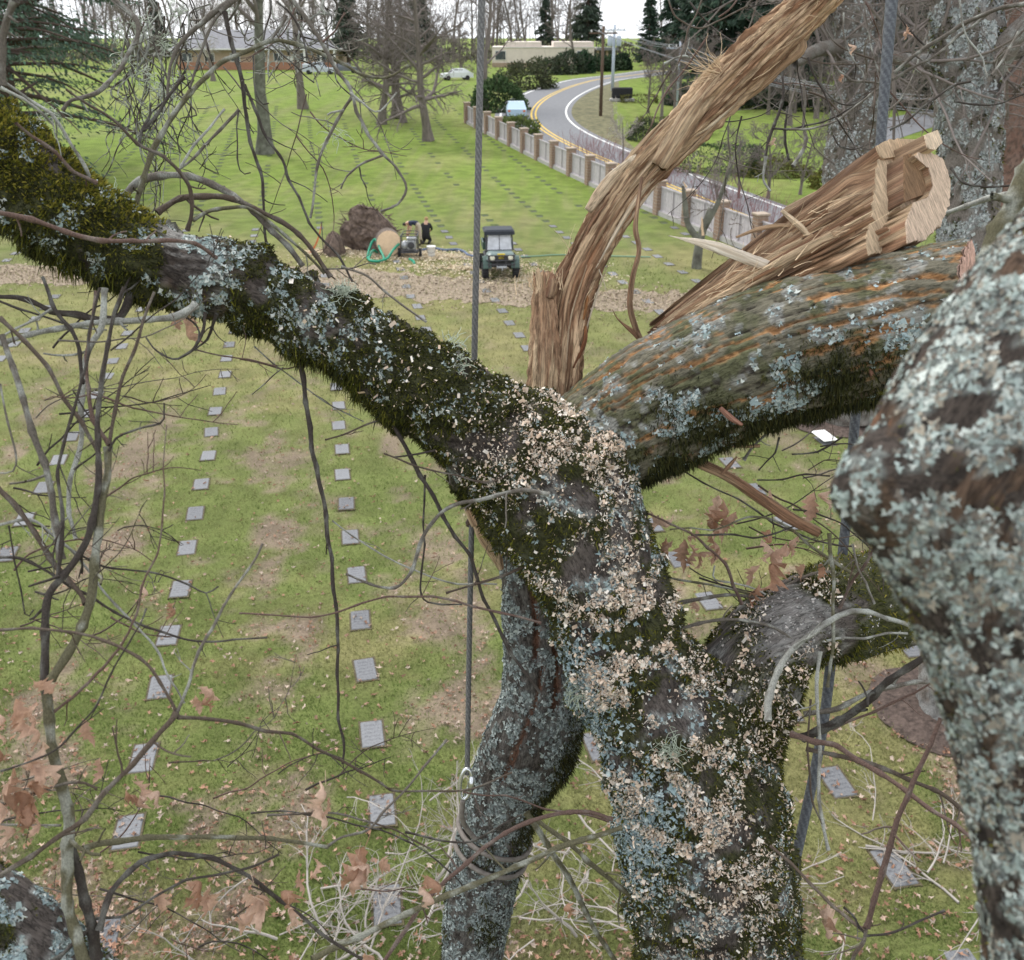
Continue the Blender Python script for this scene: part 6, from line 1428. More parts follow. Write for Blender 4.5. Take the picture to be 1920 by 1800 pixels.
C3 = np.array([P(330, 2030, 2.1), P(700, 2500, 2.5), M['C'][-1] + [0, .1, -.5]]); T3 = limb_grid(None, 40, 24, 6, C=C3, Rr=np.array([.09, .11, .13])); put('limb', T3, np.zeros(T3['V'].shape)+BK, m_bark, oak)
C3 = np.array([P(2010, 2250, 1.10), np.array([.55, 1.0, 7.6]), np.array([.62, 1.9, 6.6]), M['C'][-1] + [0, .1, -1.2]]); T3 = limb_grid(None, 40, 24, 7, C=C3, Rr=np.array([.07, .09, .11, .14])); put('near_stem', T3, np.zeros(T3['V'].shape)+BK, m_bark, oak)

# ------------------------------------------------------------------ traced branches and twigs
TW = {'g': (.115, .100, .084), 'd': (.045, .037, .032), 'l': (.27, .27, .245), 'r': (.105, .068, .056), 'o': (.100, .092, .056), 'b': (.080, .060, .046)}
m_twig = mat_col('twig_bark', .85, .5, 330, .7, 420, stretch=(1, 1, .6), dist=.003, coord='obj')
DATA = '''
28,0 12,40 4,90 2,160|14|12|1.7|1.75|g
0,164 45,190 75,212 98,234|6|4|2.0|2.1|l
0,150 40,175 95,215 130,262 165,318 180,350|5|8|2.1|2.25|l
30,230 60,258 100,285 135,320 180,346|5|7|2.05|2.2|r
124,167 156,189 193,211 238,247 267,271 309,298 340,329 353,356 356,400 352,430|4|8|2.2|2.35|b
116,207 133,189 160,182 187,171 222,131 227,120 240,98 258,67 258,40 240,18 218,0|7|9|2.5|2.5|g
255,382 278,311 291,273 322,222 356,178 382,144 407,124 453,100 509,77 547,82 593,96 652,124 682,138 726,145 766,121|12|4|2.35|2.45|o
262,270 275,225 285,190|7|4|2.3|2.3|d
268,245 322,178 349,145|7|5|2.3|2.3|d
432,5 400,25 380,43 360,58 335,85 322,115 316,160 315,185|12|4|2.4|2.4|g
415,22 398,47 375,100 362,140 355,164|6|4|2.4|2.4|g
470,-20 432,5 415,22|14|9|2.4|2.4|g
421,23 432,70 442,110 458,163 460,198 470,257 481,299 493,338 498,397 500,440 512,500|9|4|2.4|2.5|d
458,159 481,210 495,252 528,303 537,334 561,373 579,406 600,440 640,490 660,530|6|4|2.4|2.5|d
540,-10 570,28 593,65 612,98 631,133 659,175 670,210 687,240 715,289 745,320 761,350 754,371 743,385 719,394|8|4|2.3|2.35|g
661,182 645,205 619,250 605,280 593,327 584,385 579,408|6|4|2.35|2.45|g
656,173 696,208 717,208 743,173|4|3|2.3|2.3|l
717,292 670,310 647,327 638,348|4|3|2.3|2.3|g
645,208 614,213|4|3|2.3|2.3|l
673,313 677,336 691,350|3|2.5|2.3|2.3|d
605,79 635,54 642,26|4|3|2.3|2.3|r
617,75 640,96 673,86|3|2.5|2.3|2.3|g
507,0 500,47 491,77|4|3|2.4|2.4|d
537,30 509,77|6|5|2.4|2.4|g
521,5 547,30 565,70 575,110 600,140|4|3|2.4|2.4|d
509,84 540,112 563,140 584,156|3|2.5|2.4|2.4|d
474,105 479,163 491,194 505,195|3|2|2.4|2.4|d
449,205 388,264 360,296 330,320|6|4|2.45|2.45|g
421,205 409,217 386,245 360,280 340,312|4|5|2.4|2.4|l
446,208 442,245 449,292 456,322 472,320|3|2|2.4|2.4|d
230,372 262,340 310,330 365,335 419,355 467,388 510,432 547,472 570,500|15|9|2.42|2.5|g
295,399 328,377 365,368 419,368 474,388 529,417 576,457 620,519|12|9|2.4|2.5|b
361,413 394,395 437,390 470,393 520,430 575,480 605,512|8|5|2.4|2.5|o
-5,398 73,417 157,441 255,452 310,448 365,461 405,483|10|6|1.95|2.2|r
0,644 70,622 140,610 198,604 257,601 315,595 345,586 368,572|9|16|2.1|2.25|l
-5,556 33,559 68,570 100,584 140,589 173,599 198,601 224,594 240,568 250,535|8|17|2.2|2.3|d
-5,563 35,577 72,591 117,610|5|4|2.2|2.2|d
0,633 47,603 100,582|4|5|2.15|2.15|l
2,629 14,661 35,720 51,773 70,827 86,881 100,960 108,1010 115,1050|9|14|1.9|1.9|g
0,596 56,652 103,708 135,759 159,801 183,852|8|8|1.95|1.95|b
233,540 219,575 205,622 194,685 187,750 184,815 183,860 183,913 167,1000 140,1050 110,1087 90,1120 84,1200 80,1267 87,1300|6|17|1.9|1.85|d
180,545 168,610 159,692 163,738 182,792 203,838|5|9|1.95|1.9|r
289,549 280,575 259,640 233,708 217,773 207,836|4|8|1.95|1.9|b
310,757 308,771 301,792 257,801 222,815 208,845|3|5|1.9|1.9|d
203,838 200,887 190,967 180,1033 173,1110 160,1160 133,1220 95,1275|13|17|1.9|1.85|o
187,540 163,622 163,668 145,750 126,815 112,878 112,904 117,960 115,1010 107,1085|5|8|1.88|1.86|d
196,540 191,610 165,657 152,750 154,808 149,850 131,902 128,960 135,985 143,1012|13|6|2.1|2.1|l
80,520 89,540 105,582 133,617 149,657 160,720|6|8|2.1|2.05|d
87,1290 93,1367 110,1460 128,1533 125,1600 130,1700 157,1810|18|22|1.85|1.85|o
133,1583 153,1667 170,1733 182,1800|15|20|1.87|1.9|d
-5,1645 67,1597 140,1547 200,1483 267,1413 317,1360 333,1337|9|10|1.75|1.8|b
333,1337 347,1293 365,1240 407,1157 430,1120 467,1073 480,1050 490,1020|6|4|1.8|1.8|g
333,1337 315,1300 290,1260 250,1225 200,1200 140,1188 70,1182 -5,1182|6|5|1.8|1.8|b
333,1345 390,1348 450,1358 500,1370 560,1385 620,1415 680,1445 720,1475 745,1485 800,1483 860,1482 900,1475 960,1450|7|3|1.8|2.2|b
157,1592 190,1580 250,1573 330,1570 400,1570 480,1572 560,1580 615,1587|12|6|1.87|2.0|o
613,1588 640,1570 690,1555 720,1520 760,1480 800,1430 840,1385|5|4|2.0|2.1|g
180,1722 230,1715 290,1685 350,1655 420,1635 470,1625 520,1600|5|4|1.9|1.95|d
185,1745 200,1690 215,1665 260,1620 300,1605 330,1597 380,1605 430,1625 465,1643 500,1668 540,1700 580,1730 620,1760 680,1800|12|6|1.88|2.1|d
0,1510 67,1487 150,1470 187,1480|5|5|1.8|1.8|b
0,1548 60,1548 110,1545|4|4|1.8|1.8|g
313,797 308,900 300,1000 280,1073 257,1150 217,1220 150,1300 100,1335|2|6|1.8|1.85|r
-5,913 33,950 80,1020 110,1070 150,1110 163,1130|10|9|1.95|1.9|b
-5,985 60,975 110,1005 150,1050 200,1110 260,1180 300,1250 320,1280 350,1320|6|3|1.95|2.0|l
-5,1045 40,1050 90,1075 130,1100 165,1115 220,1150 290,1180 340,1200 400,1205 450,1200 500,1195|6|3|1.9|2.0|d
150,1040 193,1060 243,1068 300,1078 350,1093 387,1112 410,1100|4|3|1.9|1.95|d
560,667 567,717 580,800 597,900 610,950 615,1000 623,1067 632,1150 633,1250 635,1340 642,1400 640,1430|10|4|2.45|2.5|d
727,780 760,837 790,893 827,957 877,1043 907,1117 950,1210 985,1260 1010,1300|9|5|2.5|2.55|d
1030,928 985,920 940,925 900,935 843,950 803,987 783,1037 763,1080 743,1103 717,1103 683,1093 647,1078|9|4|2.4|2.4|g
450,1150 567,1155 630,1147 717,1120 783,1118 850,1127 950,1150 1015,1172|3|5|2.4|2.48|r
0,1445 50,1430 110,1400 170,1330 220,1240 260,1170 272,1140|4|3|1.7|1.75|d
610,825 665,805 722,783|3|4|2.4|2.5|b
740,857 812,845|3|4|2.5|2.5|d
720,850 800,877 883,898 925,898 955,888|3|5|2.45|2.45|b
797,890 795,983 792,1110 813,1133 867,1133|4|3|2.55|2.6|d
623,977 683,1020 767,1067 850,1093 933,1093|3|3|2.6|2.7|l
838,1112 900,1093 950,1073 990,1058|4|6|2.5|2.55|b
477,650 533,693 563,717 617,760 680,790|3|2|2.5|2.6|l
450,673 530,690 567,680|3|3|2.5|2.5|r
530,690 473,737|3|2|2.5|2.6|g
385,585 380,619 364,650 338,668 322,672 292,659 271,633|7|3|2.3|2.3|d
406,588 385,633 364,654|6|3|2.3|2.35|d
364,654 430,668 520,685|3|2.5|2.35|2.4|r
330,585 360,600 375,625 370,650|4|3|2.3|2.3|d
1165,1552 1107,1570 1030,1597 953,1631 876,1662 799,1697 760,1716 700,1745 630,1775 585,1798|9|12|2.5|2.2|o
1148,1536 1088,1524 1030,1527 972,1547 914,1585 856,1635 799,1685 760,1743 715,1802|7|8|2.5|2.3|r
868,1485 953,1497 1030,1516 1145,1539|3|4|2.6|2.6|r
987,1524 1030,1589 1068,1647 1099,1716 1126,1762 1160,1805|11|9|2.9|2.9|o
1007,1539 1061,1577 1126,1635 1190,1687|9|9|2.8|2.75|o
760,1560 856,1583 914,1562 980,1525|4|3|2.6|2.6|d
500,1530 570,1528 640,1530 700,1545 760,1570 820,1600|4|3|2.2|2.3|b
470,1525 540,1520 600,1530 700,1555 780,1585 850,1640 880,1700|3|3|2.3|2.4|d
1440,1352 1442,1311 1462,1253 1493,1213 1533,1182 1582,1151 1622,1147 1707,1173|14|8|2.35|2.5|l
1484,1376 1538,1391 1600,1422 1667,1462 1733,1507 1836,1578|11|8|2.5|2.2|r
1511,1404 1578,1418 1644,1436 1711,1462 1778,1493 1835,1550|9|7|2.55|2.4|b
1505,1384 1556,1360 1622,1320 1667,1276 1740,1226|16|13|2.6|2.4|d
1507,1340 1569,1329 1622,1302 1689,1284 1760,1276|10|8|2.65|2.6|g
1560,1369 1644,1333 1702,1302 1745,1280|5|4|2.6|2.5|r
1764,1347 1733,1422 1702,1489 1671,1591 1644,1676 1622,1740|8|11|2.2|2.2|r
1622,1755 1680,1748 1769,1707|5|4|2.2|2.2|d
1582,1702 1605,1728 1622,1755|4|5|2.2|2.2|d
1444,1587 1511,1644 1578,1711 1622,1751|6|7|2.4|2.2|b
1622,1740 1615,1775 1595,1810|8|8|2.2|2.2|b
1538,1222 1531,1289 1536,1400 1536,1467 1542,1533 1551,1591|7|6|2.5|2.5|l
1520,1311 1516,1400 1520,1489 1542,1547|4|3|2.5|2.5|b
1555,1000 1562,1070 1563,1130 1560,1230 1550,1290|7|6|2.6|2.6|o
1216,962 1269,985 1310,1008 1338,1035 1365,1074 1379,1104 1390,1129|4|6|2.6|2.7|r
1234,1079 1292,1088 1360,1102 1420,1118|4|5|2.75|2.75|o
1248,1136 1303,1125 1360,1116 1406,1118 1440,1130|8|5|2.75|2.75|g
1266,1182 1315,1168 1372,1161 1418,1166 1452,1180 1480,1200|7|6|2.65|2.65|g
1454,1111 1498,1084 1544,1072 1567,1074|6|5|2.8|2.8|g
1257,992 1326,991 1360,985 1406,969 1452,976 1489,996 1532,1031 1558,1051 1600,1080|3|6|2.7|2.8|o
1296,1003 1360,1003 1406,1006 1441,1001 1490,985|4|3|2.7|2.7|d
1280,882 1338,916 1383,939 1429,967 1498,1003 1567,1026 1600,1030|3|4|2.75|2.8|d
1340,1060 1338,1085 1374,1093 1418,1106 1445,1118|3|4|2.75|2.75|l
1420,900 1464,898 1509,889 1560,891|3|3|2.7|2.7|d
1461,820 1448,854 1420,884|4|2.5|2.7|2.7|d
1486,852 1521,852 1544,843 1580,818|3|4|2.7|2.7|d
1395,862 1415,838 1440,815 1460,795|6|4|2.75|2.7|l
1575,1140 1600,1090 1620,1060 1640,1020|6|5|2.7|2.6|r
1600,1020 1612,1070 1640,1130|4|4|2.6|2.6|g
1500,1200 1560,1202 1640,1190 1700,1186|5|4|2.7|2.7|l
1676,137 1737,90 1798,51 1847,29 1883,15 1925,9|7|8|3.2|3.0|g
1673,149 1724,120 1773,90 1822,51 1861,20|5|5|3.2|3.1|g
1480,242 1517,242 1566,225 1614,191 1656,159 1690,140|4|4|3.4|3.3|g
1539,156 1553,181 1573,196 1602,196 1631,176|3|3|3.4|3.4|d
1568,130 1590,144 1602,152 1651,154|4|4|3.4|3.4|g
1683,27 1712,64 1737,88 1751,100|3|4|3.2|3.2|d
1783,315 1805,337 1847,350 1900,352|4|4|3.0|2.9|d
1771,401 1822,381 1871,364 1925,353|9|11|2.9|2.7|l
1955,270 1918,340 1898,390 1876,440 1850,510 1815,600|40|42|2.0|2.0|o
1668,244 1700,227 1724,210 1783,164 1820,150|4|4|3.3|3.2|d
1582,24 1585,70 1602,117 1617,139 1620,171|3|3|3.4|3.4|g
1561,254 1573,274 1597,281 1617,276|3|3|3.3|3.3|d
1470,100 1470,131 1466,188 1448,244 1436,293|4|6|3.6|3.6|d
1448,240 1478,244 1519,236 1560,221 1601,199|4|3|3.6|3.5|d
1508,150 1508,240 1511,262 1485,311|5|7|3.8|3.8|g
1477,200 1474,250 1475,300|4|5|3.7|3.7|d
1436,293 1430,330 1445,360|6|3|3.6|3.6|l
1316,0 1290,60 1275,110 1260,140|3|2.5|3.5|3.5|b
1250,-10 1265,30 1300,50 1345,40 1400,10|3|3|3.6|3.6|b
1245,120 1275,108 1300,112 1340,150|4|3|3.6|3.6|l
1420,0 1400,60 1360,110 1330,150|3|3|3.5|3.5|b
1620,0 1630,60 1640,120 1660,150|3|3|3.4|3.4|g
1540,0 1550,60 1580,90 1640,110|3|3|3.4|3.4|b
1740,60 1720,120 1690,180 1650,220|3|4|3.3|3.3|g
1800,0 1812,60 1840,110 1850,150|4|3|3.0|3.0|l
1910,60 1880,110 1860,140|5|4|3.0|3.0|g
1790,190 1830,200 1870,195 1920,175|3|3|3.0|3.0|d
640,500 690,520 720,545 760,575 800,605|4|4|2.35|2.4|g
610,505 660,505 690,495 702,498|2.5|2|2.4|2.4|d
0,720 8,760 22,830 28,870 20,888 -5,890|4|3|1.8|1.8|g
16,985 30,1060 46,1155 62,1145|3|2.5|1.9|1.9|d
140,880 190,830 150,760 135,735|4|2.5|2.0|2.0|d
'''
BR = []
class TwMesh:
    pass
def side_twigs(r, c, rd, n):
    """short spurs with a bud, part of the same branch"""
    parts = []; k = len(c)
    for _ in range(n):
        i = int(r.integers(2, k-1)); T = nrm(c[min(i+1, k-1)]-c[i-1]); d = nrm(np.cross(T, r.normal(0, 1, 3))*.9 + T*r.uniform(.2, .9)); L_ = r.uniform(.02, .11)
        q, qr = grow(r, c[i][None], d[None], np.array([L_]), np.array([max(rd[i]*.5, .0012)]), 6, .14, .1, .6); parts.append((q[0], qr[0]))
        if r.uniform() < .45:
            q2, qr2 = grow(r, q[0][3][None], nrm(d + r.normal(0, .6, 3))[None], np.array([L_*.5]), np.array([max(rd[i]*.35, .001)]), 6, .12, .1, .6); parts.append((q2[0], qr2[0]))
    return parts
for ln in DATA.strip().splitlines():
    f = ln.split('|'); xy = np.array([[float(v) for v in q.split(',')] for q in f[0].split()])
    w0, w1, d0, d1 = map(float, f[1:5]); col_ = np.array(TW[f[5]])
    t = np.linspace(0, 1, len(xy)); d = d0 + (d1-d0)*t; wpx = w0 + (w1-w0)*t
    C = np.array([P(x, y, dd_) for (x, y), dd_ in zip(xy, d)]); Rr = wpx*d/FPX/2
    L_ = np.linalg.norm(np.diff(C, axis=0), axis=1).sum(); n = int(np.clip(L_/.012, 8, 130)); q = resample(np.c_[C, Rr], n)
    kn_ = 1 + .22*(fbm(np.c_[np.linspace(0, L_*22, n), np.full(n, xy[0, 0]), np.zeros(n)], 3, 5)-.5)*2
    q[:, :3] += .0035*(fbm(np.stack([np.linspace(0, L_*14, n)]*3, 1) + np.array([[0, 31, 77]]) + xy[0, 1], 2, 6)[:, None]-.5)*r.normal(0, 1, 3)
    nk = max(3, int(L_/.055)); tn_ = np.linspace(0, 1, nk+1); un = np.linspace(0, 1, n)      # kinks and swellings at the nodes
    q[:, :3] += np.stack([np.interp(un, tn_, r.normal(0, .0028, nk+1)*(np.arange(nk+1) > 0)) for _ in range(3)], 1)*(1 if max(w0, w1) < 12 else .5)
    kn_ = kn_*(1 + .28*np.exp(-((((un*nk) % 1)-.5)*2-0)**2*0 - (np.minimum((un*nk) % 1, 1-(un*nk) % 1)*nk**0*9)**2))
    sd_ = 12 if max(w0, w1) > 9 else 8
    V, D, lc = tube_grid(q[:, :3], q[:, 3]*kn_, sd_); F = [grid_quads(n, sd_)]; VV = [V.reshape(-1, 3)]; LC = [lc.reshape(-1, 3)]; nv = n*sd_
    for c_, r_ in side_twigs(r, q[:, :3], q[:, 3], int(r.integers(1, 3 + int(L_*3.5)))):
        v2, _, l2 = tube_grid(c_, r_, 5); VV.append(v2.reshape(-1, 3)); LC.append(l2.reshape(-1, 3)); F.append(grid_quads(6, 5, nv)); nv += 30
    VV = np.vstack(VV); LC = np.vstack(LC); sp_ = fbm(VV*140, 2, 9)
    cc = np.zeros(VV.shape) + col_*r.uniform(.85, 1.15); cc = mixc(cc, (.42, .44, .40), sstep(.52, .66, fbm(VV*38, 3, 9))*(.45 if f[5] in 'glo' else .15))
    if f[5] == 'l': cc = mixc(cc, (.10, .09, .075), sstep(.54, .64, fbm(VV*34, 3, 10))*.7)
    o = obj('branch', VV, np.vstack(F), m_twig, oak, cols=cc, lc=LC); BR.append(q[:, :3])
# drooping twig tangle at upper left, hung with lichen
r = np.random.default_rng(171)
for i in range(46):
    x = r.uniform(235, 360) if i < 32 else r.uniform(360, 620); y = r.uniform(-20, 180) if i < 32 else r.uniform(-10, 60); d = r.uniform(2.5, 3.0); L_ = r.uniform(150, 330) if i < 32 else r.uniform(80, 200); dx = r.uniform(-70, 90)
    k = 7; t = np.linspace(0, 1, k); C = np.array([P(x + dx*a + r.normal(0, 4), y + L_*a + r.normal(0, 2), d) for a in t])
    C[1:-1] += r.normal(0, .018, (k-2, 3)); q = resample(np.c_[C, np.linspace(.0026, .0011, k)*r.uniform(.7, 1.3)], 26); V, _, lc = tube_grid(q[:, :3], q[:, 3], 5); VV = [V.reshape(-1, 3)]; F = [grid_quads(26, 5)]; LC = [lc.reshape(-1, 3)]; nv = 130
    for c_, r_ in side_twigs(r, q[:, :3], q[:, 3], 5):
        v2, _, l2 = tube_grid(c_, r_, 4); VV.append(v2.reshape(-1, 3)); LC.append(l2.reshape(-1, 3)); F.append(grid_quads(6, 4, nv)); nv += 24
    VV = np.vstack(VV); cc = np.zeros(VV.shape) + np.array(TW['gldb'[i % 4]])*.65; cc = mixc(cc, (.40, .42, .36), sstep(.56, .64, fbm(VV*90, 2, 9))*.7)
    obj('branch', VV, np.vstack(F), m_twig, oak, cols=cc, lc=np.vstack(LC))
pts = np.vstack([P(x, y, 2.55) + r.normal(0, .012, (26, 3)) for x, y in ((222, 60), (232, 118), (300, 75), (265, 45), (95, 215), (330, 15), (270, 140), (310, 170), (625, 250), (285, 210), (430, 8))])
c, rd = grow(r, pts, r.normal(0, 1, (len(pts), 3)) + [0, 0, -.3], r.uniform(.015, .05, len(pts)), np.full(len(pts), .0011), 5, .4, -.5, .5)
V, F = tubes_batch(c, rd, 3); o = obj('hair_lichen', V, F, bpy.data.materials['hair_lichen'], oak); tag(o, 'pale hair lichen hanging in the twig tangle', kind='stuff')

# more fine dark twigs, each grown from somewhere off the traced ones
def arc_twig(x, y, ang, Lpx, bend, d, w, col_, seed):
    rr = np.random.default_rng(seed); k = 9; t = np.linspace(0, 1, k); a = ang + bend*t + rr.normal(0, .10, k); st = Lpx/(k-1)
    xs = x + np.r_[0, np.cumsum(np.cos(a[:-1])*st)]; ys = y + np.r_[0, np.cumsum(np.sin(a[:-1])*st)]
    C = np.array([P(u_, v_, d + .25*rr.normal()*tt) for u_, v_, tt in zip(xs, ys, t*.4)]); q = resample(np.c_[C, np.linspace(w, w*.35, k)*d/FPX/2], 30)
    V, _, lc = tube_grid(q[:, :3], q[:, 3], 6); VV = [V.reshape(-1, 3)]; F = [grid_quads(30, 6)]; LC = [lc.reshape(-1, 3)]; nv = 180
    for c_, r_ in side_twigs(rr, q[:, :3], q[:, 3], 4):
        v2, _, l2 = tube_grid(c_, r_, 4); VV.append(v2.reshape(-1, 3)); LC.append(l2.reshape(-1, 3)); F.append(grid_quads(6, 4, nv)); nv += 24
    VV = np.vstack(VV); obj('branch', VV, np.vstack(F), m_twig, oak, cols=np.zeros(VV.shape) + np.array(TW[col_]), lc=np.vstack(LC))
r = np.random.default_rng(177)
for i in range(92):
    z_ = i % 4
    if z_ == 0: x, y, d, a = r.uniform(-20, 250), r.uniform(560, 1250), r.uniform(1.9, 2.4), r.uniform(-.9, .6)
    elif z_ == 1: x, y, d, a = r.uniform(-20, 700), r.uniform(1400, 1780), r.uniform(1.9, 2.6), r.uniform(-.8, .5)
    elif z_ == 2: x, y, d, a = r.uniform(1250, 1650), r.uniform(-20, 330), r.uniform(3.2, 4.0), r.uniform(-.6, 2.2)
    else: x, y, d, a = (r.uniform(1240, 1560), r.uniform(830, 1180), r.uniform(2.75, 3.0), r.uniform(-.7, .8)) if i % 8 == 3 else (r.uniform(280, 640), r.uniform(-20, 260), r.uniform(2.5, 2.9), r.uniform(.3, 2.2))
    arc_twig(x, y, a, r.uniform(110, 330), r.normal(0, .8), d, r.uniform(2.4, 4.6), 'dbrdg'[i % 5], 900+i)

# ------------------------------------------------------------------ dead leaves still hanging
def leaf_mesh(seed, curl=1.0):
    r = np.random.default_rng(seed); K = 13
    t = np.linspace(0, 1, K); base = np.sin(np.pi*np.clip(t, 0, 1)**.85)*.28
    lob = np.array([.10, .35, .95, .45, 1.15, .42, 1.2, .45, 1.0, .40, .75, .40, .05]); wl = base*lob + .012
    V = []; F = []
    for s in (-1, 1):
        w_ = wl*r.uniform(.85, 1.15, K)
        for i in range(K):
            for q in (.5, 1.0): V.append((s*w_[i]*q, t[i] + (.05 if lob[i] > .9 else 0)*q, 0))
    mid = len(V)
    for i in range(K): V.append((0, t[i], 0))
    V = np.array(V)
    for si in range(2):
        o_ = si*2*K
        for i in range(K-1):
            a, b, c, d = mid+i, mid+i+1, o_+2*(i+1), o_+2*i
            F.append((a, b, c, d) if si else (d, c, b, a)); F.append((d, c, c+1, d+1) if si else (d+1, c+1, c, d))
    x, y = V[:, 0], V[:, 1]; z = curl*(np.abs(x)**1.4*1.3) + .10*np.sin(y*9+seed)*curl + .16*np.sin(x*8+seed*2)*np.abs(x)*2
    cy = y - .5; b_ = curl*.7*r.uniform(.4, 1.3)
    V = np.stack([x*(1-.35*curl*np.abs(x)*2) + .05*np.sin(y*6+seed), y, z + b_*cy**2], 1)
    k = len(V); st_ = np.array([[-.008, -.02, .0], [.008, -.02, 0], [.006, -.3, .05], [-.006, -.3, .05]]); V = np.vstack([V, st_]); F.append((k, k+1, k+2, k+3))
    V[:, 1] += .3
    cl_ = np.array([(.42, .26, .185), (.48, .31, .225), (.35, .20, .13), (.54, .38, .29)])[seed % 4]; C = cl_*(.75+.5*fbm(V*5+seed, 3, seed)[:, None])
    return mesh_np('leaf', V, F, np.clip(C, 0, 1), V*.06)
m_leaf = mat_col('dead_leaf', .6, .25, 160, .3, 200, tl=.3, spec=.35)
LM = []
for i in range(8):
    me = leaf_mesh(i, .7 + .35*(i % 4)); me.materials.append(m_leaf); LM.append(me)
def hang_leaf(x, y, d, Lpx, seed, tilt=None):
    r = np.random.default_rng(seed); o = bpy.data.objects.new('leaf', LM[seed % 8]); link(o, oak)
    o.location = [float(v) for v in P(x, y, d) - WL[oak]]; s = Lpx*d/FPX; o.scale = (s, s, s)
    dirn = nrm(np.array([r.normal(0, .35), r.normal(0, .3), -1.0])) if tilt is None else nrm(np.array(tilt))
    nn_ = nrm(np.cross(dirn, nrm(r.normal(0, 1, 3)))); xx = np.cross(dirn, nn_)
    o.rotation_euler = Matrix([[xx[i], dirn[i], nn_[i]] for i in range(3)]).to_euler()
LV = [(20, 1290, 70), (40, 1300, 80), (12, 1340, 90), (30, 1370, 95), (8, 1400, 100), (45, 1395, 60), (25, 1440, 90), (10, 1470, 80), (55, 1270, 55), (70, 1300, 50), (62, 1490, 60), (20, 1520, 50), (60, 1520, 40), (88, 1520, 40), (40, 1450, 55), (3, 1310, 70),
      (145, 1330, 55), (240, 1445, 65), (228, 1470, 40), (262, 1470, 45), (200, 1405, 45), (370, 1285, 45), (372, 1300, 35), (612, 1445, 80), (620, 1480, 45), (675, 1580, 70), (695, 1565, 85), (660, 1590, 55), (705, 1600, 60), (290, 1640, 60), (345, 1630, 55), (352, 1650, 45),
      (400, 1640, 55), (395, 1665, 60), (345, 1672, 45), (470, 1630, 75), (485, 1655, 75), (480, 1690, 60), (530, 1660, 65), (540, 1680, 50), (560, 1610, 50), (585, 1590, 45), (790, 1640, 60), (800, 1660, 50), (680, 1770, 45), (820, 1780, 50), (1060, 1690, 40), (355, 560, 40), (325, 560, 45), (330, 575, 55), (335, 1120, 35), (270, 1090, 30), (365, 1290, 35),
      (1252, 1000, 45), (1248, 1012, 40), (1285, 970, 60), (1282, 990, 60), (1290, 1005, 50), (1330, 945, 45), (1350, 935, 60), (1345, 980, 60), (1340, 1010, 50), (1375, 925, 60), (1372, 950, 60), (1385, 945, 45), (1310, 985, 35), (1450, 985, 40), (1440, 1000, 45), (1475, 995, 55), (1490, 990, 40), (1480, 1020, 75), (1500, 1015, 65), (1510, 1040, 60), (1430, 1045, 45), (1428, 1080, 45),
      (1545, 895, 45), (1535, 905, 55), (1455, 912, 30), (1540, 1040, 35), (1555, 1685, 75), (1540, 1700, 60), (1298, 1118, 32), (1270, 1120, 30), (1600, 70, 22), (1690, 40, 26), (1700, 52, 22), (1580, 130, 18), (1450, 250, 18)]
for i, (x, y, l) in enumerate(LV): hang_leaf(x, y, 1.75 if x < 120 else (2.75 if x > 1200 else (1.95 if x < 640 else 2.2)) if y > 600 else 2.6, l*1.15, 700+i)

# ------------------------------------------------------------------ ropes
def rope_obj(name, rows, label, cols2, parent=None, cat='rope', strands=5, pitch=.022):
    C, Rr = px3(rows); L_ = np.linalg.norm(np.diff(C, axis=0), axis=1).sum(); n = int(L_/.003); sd_ = 20
    q = resample(np.c_[C, Rr], n); V, D, lc = tube_grid(q[:, :3], q[:, 3], sd_); s = lc[..., 2]; a = np.linspace(0, 2*math.pi, sd_, endpoint=False)[None]
    A = np.sin(strands*a + s*2*math.pi/pitch*1.0); B_ = np.sin(strands*a - s*2*math.pi/pitch*1.0); h = np.maximum(A, B_)
    V = V + D*(h*.05*q[:, 3][:, None])[..., None]; c1, c2 = map(np.array, cols2); cc = mixc(np.zeros(V.shape)+c1, c2, sstep(-.3, .6, A*.6+.8*(noise(V*420, 3)-.5)*2))
    V2 = V.reshape(-1, 3); o = obj(name, V2, grid_quads(n, sd_), m_rope, parent, cols=cc.reshape(-1, 3), lc=lc.reshape(-1, 3))
    if label: tag(o, label, cat)
    return o
m_rope = mat_col('braided_rope', .8, .3, 500, .4, 700, dist=.002)
lr = empty('climbing_rope', P(876, 1450, 3.12), 'grey braided climbing rope hanging left of the trunk, tied round the back stem', 'rope')
rope_obj('line', [(905, -90, 2.86, 6.6), (903, 0, 2.86, 6.6), (897, 300, 2.9, 6.2), (890, 640, 2.95, 5.8), (886, 900, 3.0, 5.4), (880, 1200, 3.06, 5.0), (876, 1452, 3.12, 4.8)], None, ((.09, .09, .09), (.17, .17, .165)), lr)
sd = Geo(); cc = P(873, 1470, 3.12); u_ = nrm(P(866, 1510, 3.14)-P(876, 1440, 3.11)); v_ = nrm(np.cross(u_, FW))
ring = [cc + u_*math.cos(t)*.052 + v_*math.sin(t)*.018 for t in np.linspace(0, 2*math.pi, 30)]
sd.tube(ring, .0065, 8); sd.tube([cc - u_*.03 + v_*.018, cc + u_*.02 + v_*.018], .0095, 10); sd.build('carabiner', mat('steel', (.62, .64, .66), .25, .1, 10, metal=.9), lr, True)
